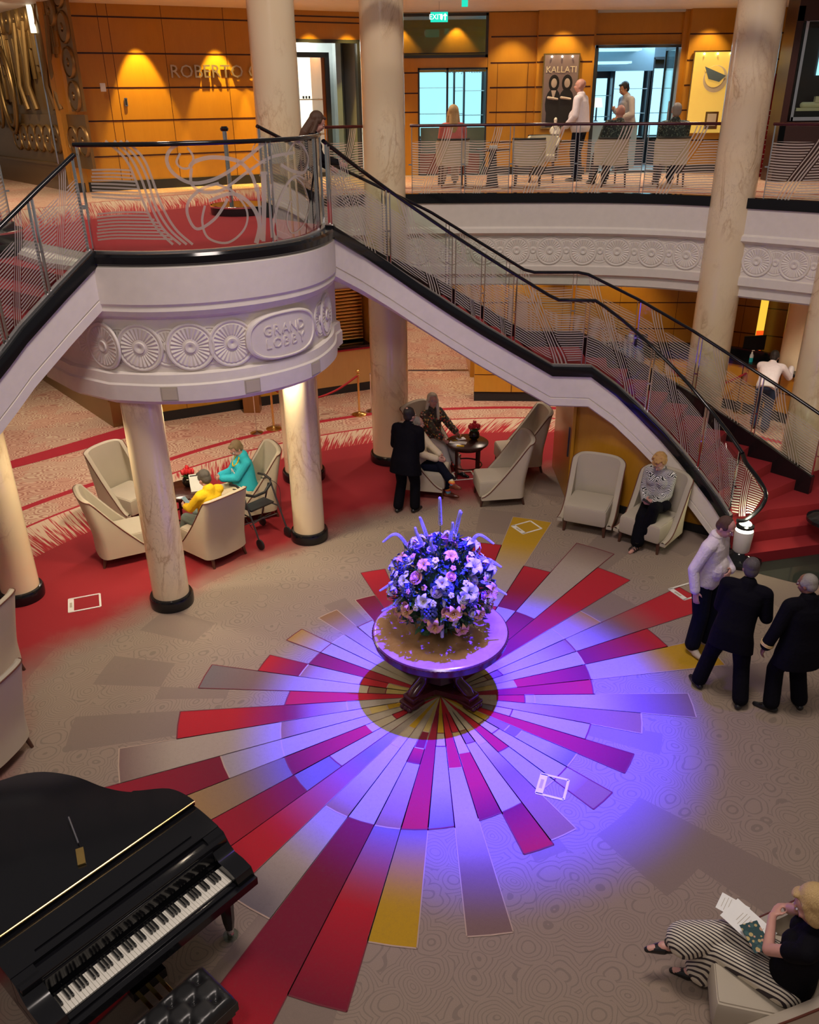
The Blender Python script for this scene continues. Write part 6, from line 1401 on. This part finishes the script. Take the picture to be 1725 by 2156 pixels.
    m.build('eyes',[M['eye'],M['eyew']],bd,angle=80)
    m=MB(); m.ell(hp(0,.0935,-.056),(.021,.006,.006),0,10,6,HM); m.build('mouth',M['lips'],bd,angle=80)
    hc=M[look.get('hair','h_dark')]
    m=MB(); [m.cap(hp(s*.016,.087,.026),hp(s*.045,.078,.028),.0035,.003,0,6) for s in (-1,1)]; m.build('eyebrows',hc,bd,angle=80)
    hs=look.get('cut','short'); m=MB()
    if hs in ('short','bob','long','curly','crop'):
        e=.010 if hs in('short','crop') else .022
        m.ell(hp(0,-.028-e*.9,.045),(.074+e,.092+e*.6,.080+e*1.1),0,16,10,HM); m.ell(hp(0,-.050,-.005),(.070+e,.062+e,.078+e),0,14,9,HM)
        if hs!='crop': m.ell(hp(0,.040,.098),(.056,.042,.024),0,12,8,HM)
        for s in (-1,1): m.ell(hp(s*.072,-.004,.030),(.012+e*.4,.036,.045),0,10,7,HM)
        if hs=='bob': [m.ell(hp(s*.072,-.01,-.03),(.024,.05,.075),0,12,8,HM) for s in (-1,1)]
        if hs=='curly':
            r2=random.Random(2)
            for k in range(80):
                d=V3(r2.gauss(0,1),r2.gauss(-.35,.9),abs(r2.gauss(.4,.7))).normalized(); m.ell(hp(d.x*.095,-.025+d.y*.112,.04+d.z*.105),r2.uniform(.013,.024),0,8,5)
        if hs=='long':
            for s in (-1,1): m.cap(hp(s*.078,-.03,.02),hp(s*.098,-.02,-.18),.028,.034); m.cap(hp(s*.098,-.02,-.18),hp(s*.10,.03,-.30),.034,.022)
            m.cap(hp(0,-.07,.02),hp(0,-.10,-.20),.075,.08); m.cap(hp(0,-.10,-.2),hp(0,-.11,-.34),.08,.05)
    elif hs=='ring':
        m.ell(hp(0,-.045,-.008),(.082,.072,.055),0,16,10,HM)
        for s in (-1,1): m.ell(hp(s*.070,-.01,.012),(.014,.045,.032),0,10,7,HM)
    elif hs=='thin':
        m.ell(hp(0,-.026,.038),(.081,.088,.086),0,16,10,HM); m.ell(hp(0,-.05,-.005),(.078,.062,.07),0,14,9,HM)
        for s in (-1,1): m.ell(hp(s*.070,.0,.025),(.014,.045,.04),0,10,7,HM)
    if m.v: blob('hair',m,hc,t,min(vox,.008),1)
    if look.get('bald_patch'):
        m=MB(); m.ell(hp(0,-.075,.105),(.034,.03,.022),0,14,8,HM); m.build('crown_patch',M[look.get('skin','skin')],bd,angle=80)
    if look.get('specs'):
        m=MB()
        for s in (-1,1): m.tube([hp(s*.031+.021*math.cos(a),.098,.004+.016*math.sin(a)) for a in np.linspace(0,2*PI,14,endpoint=False)],.0022,5,closed=True); m.cap(hp(s*.052,.096,.008),hp(s*.075,-.01,.005),.002,.002,0,5)
        m.cap(hp(-.01,.099,.008),hp(.01,.099,.008),.002,.002,0,5); m.build('spectacles',M['glassframe'],t,angle=80)
    # garments
    tk=look.get('tk',.016)
    if look.get('bottom'):
        m=MB(); k=.014; m.ell(P+up*.0-fw*.01,(cw*.98*fat+k,.115*fat+k,.13+k),0,16,10,TM); legs(m,look.get('lk',.022),look.get('len',.93),look.get('flare',.012)); blob('trousers',m,M[look['bottom']],t,vox,3)
    if look.get('skirt'):
        m=MB(); m.ell(P,(cw*.98+.02,.13,.14),0,16,10,TM); m.cap((HR+HL)/2,(KR+KL_)/2,.15,.15); blob('skirt',m,M[look['skirt']],t,vox,3)
    if look.get('top'):
        m=MB(); torso(m,tk); arms(m,tk*.9,look.get('sleeve',.92),.006)
        if look.get('pads'): m.cap(SR+rt*.0,SL-rt*.0,.066,.066)
        for s in look.get('lap',()): pass
        blob(look.get('topname','shirt'),m,M[look['top']],t,vox,3 if not look.get('stiff') else 2)
    if look.get('collar'):
        m=MB(); c0=NK+up*.048; m.tube([c0+TM.to_3x3()@V3(.070*math.cos(a),.064*math.sin(a)+.004,.006*math.sin(a)*-1) for a in np.linspace(0,2*PI,22,endpoint=False)],.013,6,closed=True,flat=1.6); m.build('collar',M[look['collar']],t,angle=80)
    sh=look.get('shoes')
    if sh:
        for nm,A,to in (('shoe',AR,tR),('shoe',AL,tL)): m=MB(); shoe(m,A,to,1.04 if not fem else .93); blob(nm,m,M[sh],t,min(vox,.009),1)
    t_={'t':t,'hp':hp,'NK':NK,'up':up,'fw':fw,'rt':rt,'WR':WR,'WL':WL,'ER':ER,'EL':EL_,'AR':AR,'AL':AL,'KR':KR,'KL':KL_,'P':P,'HM':HM,'TM':TM,'tR':tR,'tL':tL}
    return t_
stand=lambda **k: dict(k)
# man in the black suit, back to the camera
x0=at(858,1077)
j=person('person','person in a black suit seen from behind, leaning over beside the tall column',(x0.x-.02,x0.y+.0,0),62,dict(pz=.94,lean=12,hR=(.10,.34,1.10),hL=(-.14,.32,1.05),eR=(.5,-.9,-.7),eL=(-.5,-.9,-.7),fR=(.13,.06,.085),fL=(-.12,-.05,.085),nod=8,turn=-20,curl=.9),
 dict(hair='h_dark',cut='crop',bald_patch=1,skin='skin',top='suit',topname='jacket',hem=.20,pads=1,tk=.034,bottom='suit',collar='white2',shoes='shoe',fat=1.18,lk=.03),.011)
# man in pale pink shirt
x0=at(1466,1372)
j=person('person','person in a pale pink shirt and navy trousers looking down, hand on the belly',(x0.x+.0,x0.y+.08,0),-42,dict(pz=.98,lean=5,fR=(.13,.02,.085),fL=(-.10,.10,.085),tR=(.5,1,0),tL=(-.1,1,0),hR=(.31,.02,.93),hL=(-.06,.24,1.12),eL=(-.8,-.6,-.6),dL=(1,.1,-.15),uL=(0,1,.1),nod=26,turn=-4,curl=.45),
 dict(hair='h_brown',cut='thin',skin='skinp',top='whiteshirt',sleeve=.93,tk=.026,fat=1.12,bottom='navy',shoes='sneaker',collar='whiteshirt',lk=.035),.009,1.03)
M['beltm']=M['blackm']
# first officer: stride, leaning
x0=at(1498,1462)
j=person('person','person in a black suit with legs apart, back to the camera, beside the pink shirt',(x0.x+.10,x0.y-.02,0),68,dict(pz=.93,lean=12,side=7,fR=(.20,-.14,.085),fL=(-.26,.08,.085),tR=(.35,1,0),tL=(-.5,.8,0),kpole=(0,1,.1),hR=(.20,.30,1.16),hL=(-.10,.34,1.12),eR=(.5,-1,-.5),eL=(-.4,-1,-.8),nod=18,turn=6,curl=.8),
 dict(hair='h_dgrey',cut='crop',skin='skint',top='suit',topname='jacket',hem=.20,pads=1,tk=.034,bottom='suit',collar='white2',shoes='shoe',fat=1.08,lk=.034),.010,.98)
# second officer with gold cuff braid
x0=at(1655,1492)
j=person('person','person in a black uniform jacket with gold cuff braid at the right edge',(x0.x-.02,x0.y-.02,0),98,dict(pz=.92,lean=4,fR=(.17,.02,.085),fL=(-.17,.02,.085),tR=(.2,1,0),tL=(-.7,.7,0),hR=(.34,.06,.86),hL=(-.36,.06,.86),eR=(.6,-1,0),eL=(-.6,-1,0),nod=12,turn=32,curl=.9),
 dict(hair='h_grey',cut='thin',skin='skind',top='suit',topname='jacket',hem=.22,pads=1,tk=.036,bottom='suit',collar='white2',shoes='shoe',fat=1.12,lk=.036),.010,.97)
for E_,W_ in ((j['ER'],j['WR']),(j['EL'],j['WL'])):
    d=(W_-E_).normalized(); m=MB(); 
    for q_ in (.80,.87): c=E_.lerp(W_,q_); m.tube([c-d*.007,c+d*.007],.072,20)
    m.build('cuff_braid',M['gold'],j['t'],angle=50)
# seated helper
def seat(px=None,**k):
    d=dict(pz=.52,py=-.05,lean=-8,kpole=(0,.3,1),fR=(.12,.48,.085),fL=(-.12,.48,.085),hR=(.12,.30,.66),hL=(-.12,.30,.66)); d.update(k); return d
# woman in turquoise
cx,cy_=-2.63,12.1
j=person('person','person in a turquoise top with yellow bead necklace, seated by the left column',(cx,cy_,0),207,seat(nod=38,turn=12,hR=(.06,.36,.74),hL=(-.04,.36,.74),dR=(-.8,.6,0),dL=(.8,.6,0),lean=2),dict(fem=1,hair='h_mouse',cut='short',skin='skinp',top='turq',topname='sweater',sleeve=.85,tk=.03,fat=1.22,bottom='creamj',shoes='shoe',specs=1),.010)
m=MB(); NK=j['NK']; T3=j['TM'].to_3x3()
for k in range(34): a=2*PI*k/34; m.ell(NK+T3@V3(.085*math.sin(a),.06+.055*(1-math.cos(a)),.03-.075*(1-math.cos(a))),.011,0,8,5)
m.build('bead_necklace',M['yellow'],j['t'],angle=80)
m=MB()
for k in range(9): a=k*2*PI/9; p=NK+T3@V3(.075*math.cos(a),.175+.01*math.sin(a),-.24+.055*math.sin(a)); [m.ell(p+T3@V3(.014*math.cos(b),.006,.014*math.sin(b)),.009,0,6,4) for b in np.linspace(0,2*PI,6)[:5]]
m.build('flower_motif',M['white2'],j['t'],angle=80)
# person in yellow
j=person('person','person in a yellow top with short grey hair, seated with the back to the camera',(-2.93,10.92,0),140,seat(nod=30,turn=6,lean=-4,fR=(.06,.5,.085),fL=(-.16,.5,.085),hR=(.05,.34,.70),hL=(-.16,.34,.70)),dict(fem=1,hair='h_dgrey',cut='short',skin='skinp',top='yellow',topname='shirt',sleeve=.6,tk=.03,fat=1.1,bottom='greytrou',shoes='shoe'),.010)
m=MB(); m.box((0,0,0),(.07,.14,.008),bev=.003); o=m.build('phone',[M['shopblue']]); o.location=j['t'].matrix_basis@((j['WR']+j['WL'])/2+V3(0,.10,.02)); o.rotation_euler=(R(30),0,R(50)); tag(o,'blue phone held low by the person in yellow','phone')
t_1=person('person','person in lime green mostly hidden between the woman in turquoise and the person in yellow',(-3.22,12.45,0),230,seat(nod=20,pz=.5),dict(fem=1,hair='h_mouse',cut='bob',skin='skin',top='olive',tk=.02,bottom='greytrou',shoes='shoe'),.014,.9) if False else None
# platinum haired woman
j=person('person','person with long platinum hair and an autumn floral blouse, seated at the dark round table',(.42,13.95,0),-50,seat(pz=.56,lean=4,nod=-12,turn=-30,tilt=-4,hR=(.10,.40,.68),hL=(-.20,.42,.72),dR=(.3,1,-.1),dL=(.2,1,-.1),fR=(.05,.50,.085),fL=(-.14,.58,.085)),dict(fem=1,hair='h_plat',cut='long',skin='skinp',top='floral',topname='blouse',sleeve=.8,tk=.032,fat=1.1,bottom='palepants',len=.6,shoes='shoe',specs=1),.010,1.02)
# hidden man with striped socks
j=person('person','seated person with cream jacket and striped socks, half hidden by the suited man',(.215,12.98,0),-18,seat(lean=-6,fR=(.12,.50,.085),kR=(0,.3,1),fL=(.30,.62,.33),kL=(-.1,.4,1),tR=(0,1,0),tL=(.5,.8,.25),hR=(.12,.30,.66),hL=(.0,.32,.68),turn=20,nod=8),dict(hair='h_grey',cut='thin',skin='skinp',top='creamj',topname='jacket',tk=.03,bottom='navy',len=.72,shoes='browns'),.010)
tt=T('rainbow_sock'); z_=tt.xyz(tt.obj())[2]; M['sock']=tt.done(tt.bsdf(tt.ramp((z_*9).fract(),[(0,(.75,.1,.04)),(.2,(.8,.35,.05)),(.4,(.8,.7,.45)),(.6,(.2,.55,.5)),(.8,(.15,.35,.7))],'CONSTANT'),.8,0))
for K,A in ((j['KR'],j['AR']),(j['KL'],j['AL'])): m=MB(); m.cap(K.lerp(A,.55),A,.05,.046); m.build('striped_sock',M['sock'],j['t'],angle=80)
# woman in striped jacket
j=person('person','person in a black and white striped jacket seated under the stairs with a phone',(3.69,11.22,0),-127,seat(pz=.585,nod=34,turn=-2,lean=0,py=.02,hR=(.08,.28,.70),hL=(-.06,.30,.68),dR=(-.7,.6,.2),dL=(.8,.6,.1),fR=(.02,.56,.085),fL=(-.04,.46,.26),tR=(.2,1,0),tL=(.3,.9,-.2),kL=(-.2,.4,1)),dict(fem=1,hair='h_straw',cut='curly',skin='skinp',top='zebra',topname='jacket',tk=.034,fat=1.05,bottom='suit',lk=.03,len=.86,flare=.03,specs=1),.009,1.0)
for A,to in ((j['AR'],j['tR']),(j['AL'],j['tL'])):
    m=MB(); d=V3(to.x,to.y,to.z)
    for q_ in (.02,.07,.115): c=A-V3(0,0,.045)+d*q_; m.tube([c+V3(.045*math.cos(a),0,.040*math.sin(a)) for a in np.linspace(0,2*PI,16,endpoint=False)],.008,6,closed=True)
    m.box(A+V3(0,0,-.093)+d*.06,(.08,.26,.014),0,math.atan2(d.y,d.x)-PI/2); m.build('sandal',M['shoe'],j['t'],angle=60)
m=MB(); m.ell(j['P']+V3(-.15,.16,.05),(.13,.12,.09),0,14,9); m.build('black_bag',M['suit'],j['t'],angle=80)
m=MB(); m.box((0,0,0),(.07,.15,.009),bev=.003); o=m.build('phone',[M['blackm']]); o.location=j['t'].matrix_basis@((j['WR']+j['WL'])/2+V3(0,.08,.03)); o.rotation_euler=(R(20),0,R(60)); tag(o,'dark phone held by the woman in the striped jacket','phone')
# reading woman bottom right (reclining, striped trousers)
M['tstripe']=None
tt=T('black_cream_pinstripe_trousers'); o_=tt.xyz(tt.obj()); M['tstripe']=tt.done(tt.bsdf(tt.mix(((o_[0]*50+o_[2]*16).fract()).lt(.42),(.68,.62,.50),(.035,.025,.03)),.8,0))
p=at(1648,2058,.42)
j=person('person','person in a black top and striped trousers in the armchair at the bottom right',(2.60,3.70,0),137,seat(pz=.56,py=.02,lean=-8,nod=34,turn=14,tilt=10,fR=(-.14,.76,.36),kR=(.4,.2,1),fL=(-.02,.58,.085),kL=(-.1,.3,1),tR=(-.65,.75,-.1),tL=(-.4,.9,0),hR=(.08,.10,1.03),hL=(.10,.24,.84),eR=(.5,.6,-.8),eL=(-.9,.3,-.6),dR=(-.2,-.45,1),dL=(1,-.05,.2)),dict(fem=1,hair='h_blond',cut='bob',skin='skinp',top='darktop',topname='shirt',sleeve=-1,tk=.020,fat=1.08,bottom='tstripe',lk=.032,len=.80,flare=.055),.009,1.05)
for A,to in ((j['AR'],j['tR']),(j['AL'],j['tL'])):
    m=MB(); up_=(V3(0,0,1)-to*to.z).normalized(); c=A-up_*.055; m.cap(c+to*.07-up_*.012,c+to*.18-up_*.02,.045,.022); m.cap(c-to*.05-up_*.018,c+to*.1-up_*.022,.036,.034); m.cap(c-to*.055-up_*.02,c-to*.06-up_*.075,.018,.012); blob('pump',m,M['shoe'],j['t'],.007,1)
    m=MB(); sx=to.cross(up_); m.tube([A-up_*.0+to*.01+sx*.043*math.cos(a)+(to*.6-up_*.2).normalized()*.047*math.sin(a) for a in np.linspace(0,2*PI,18,endpoint=False)],.006,6,closed=True); m.build('ankle_strap',M['shoe'],j['t'],angle=60)
lp=j['t'].matrix_basis@(j['KL'].lerp(j['P'],.5)+V3(.06,0,.15))
def card(x,y,z,w_,h,rz,tx,label,mat,deco=None):
    t=thing('paper_card',label,'paper',(x,y,z),R(rz)); t.rotation_euler=(R(tx),R(-8),R(rz)); m=MB(); m.box((0,0,0),(w_,h,.003)); m.build('sheet',M[mat],t)
    if deco: deco(t)
def d1(t): 
    m=MB(); [m.box((0,.07-k*.022,.002),(.11 if k%3 else .08,.003,.001)) for k in range(8)]; m.build('printed_lines',M['chairseat'],t); 
q1=at(1575,1950,.78)
card(q1.x,q1.y,.80,.20,.32,35,6,'large white letter lying on the lap of the reading woman','paper',d1)
q1=at(1543,1912,.78); card(q1.x,q1.y,.785,.14,.20,52,4,'smaller white card sticking out beyond the knee of the reading woman','paper',d1)
M['cardg']=floral('green_floral_card',[(.45,.35,.15),(.04,.10,.10),(.5,.3,.2)],(.02,.06,.065),30)
q1=at(1592,1972,.84); card(q1.x,q1.y,.84,.13,.20,10,8,'dark green floral card on the lap of the reading woman','cardg')
# man leaning over the counter
x0=at(1592,905)
xx=Vector((7.0,15.95,0))
j=person('person','person in a white shirt leaning over the reception counter at the right',(6.98,15.62,0),62,dict(pz=.93,lean=52,hR=(.34,.70,1.14),hL=(-.06,.64,1.14),eR=(.3,-.4,-.9),eL=(-.3,-.5,-.9),dR=(.1,1,0),uR=(0,0,1),uL=(0,0,1),nod=22,turn=-10,curl=.3,fR=(.1,-.05,.085),fL=(-.12,.1,.085)),dict(hair='h_dark',cut='short',skin='skint',top='whiteshirt',tk=.03,bottom='bluesuit',shoes='shoe',lk=.03),.012,1.0)
# man in blue behind the stair glass
p=at(1418,745,1.25)
j=person('person','person in a blue jacket at the reception counter seen through the stair glass',(4.55,16.6,0),95,dict(pz=.90,lean=14,hR=(.2,.45,1.08),hL=(-.2,.45,1.08),nod=14),dict(hair='h_grey',cut='thin',skin='skinp',top='bluesuit',topname='jacket',hem=.25,tk=.035,fat=1.2,bottom='navy',shoes='shoe'),.014,1.0)
# upper level people
x0=at(636,452,DZ)
j=person('person','person with long brown hair in a dark jacket standing by the landing stair rail',(-1.38,12.62,DZ-.36),12,dict(pz=.93,lean=12,hR=(.28,.42,1.06),hL=(-.16,.35,.98),nod=30,turn=0,curl=.4),dict(fem=1,hair='h_brown',cut='long',skin='skinp',top='suit',topname='jacket',hem=.1,tk=.024,bottom='suit',shoes='shoe'),.011,.97)
def useat(i,label,look,**k):
    x,y,h=USP[i]; return person('person',label,(x,y,DZ),h,seat(pz=.53,**k),look,.013,1.0)
useat(0,'person with blond hair and a coral top seated on the balcony, back to the camera',dict(fem=1,hair='h_blond',cut='long',skin='skinp',top='coral',topname='sweater',tk=.03,fat=1.25,bottom='palepants',shoes='shoe'),lean=0)
useat(2,'bald person in a dark shirt seated on the balcony, leaning right',dict(hair='h_grey',cut='none',skin='skinp',top='leafprint',tk=.03,fat=1.2,bottom='navy',shoes='shoe'),lean=0,side=10)
useat(3,'grey haired person in a dark patterned shirt on the balcony nearest the column',dict(hair='h_grey',cut='short',skin='skinp',top='leafprint',tk=.03,fat=1.1,bottom='navy',shoes='shoe'),lean=0)
p=at(1214,381,DZ)
j=person('person','bald person in a white shirt standing in front of the KALLATI poster',(p.x,p.y,DZ),150,dict(pz=.95,lean=3,hR=(.24,.12,.90),hL=(-.24,.2,.95),turn=10),dict(hair='h_grey',cut='none',skin='skinp',top='whiteshirt',tk=.028,fat=1.2,bottom='navy',shoes='shoe',collar='whiteshirt'),.013,1.0)
q_=atY(1322,250,19.4)
j=person('person','dark haired person in a grey shirt standing in the open shop doorway',(q_.x,19.4,DZ),195,dict(pz=.93,lean=8,hR=(.05,.3,1.2),hL=(-.2,.3,1.05),nod=25),dict(hair='h_dark',cut='short',skin='skint',top='greysh',tk=.028,fat=1.1,bottom='navy',shoes='shoe'),.014,1.0)
# blue patterned cloth on the left stairs
q_=at(50,662,3.62); m=MB(); m.ell((0,0,.10),(.14,.10,.10),0,16,10); m.ell((.05,-.05,.03),(.12,.10,.06),0,14,8); o=blob('folded_garment',m,floral('bright_blue_print',[(.02,.10,.65),(.05,.25,.8),(.01,.02,.15)],(.02,.12,.7),60),None,.012,2); o.location=(q_.x,q_.y,3.62); tag(o,'bright blue patterned garment lying on the left red stairs','garment')
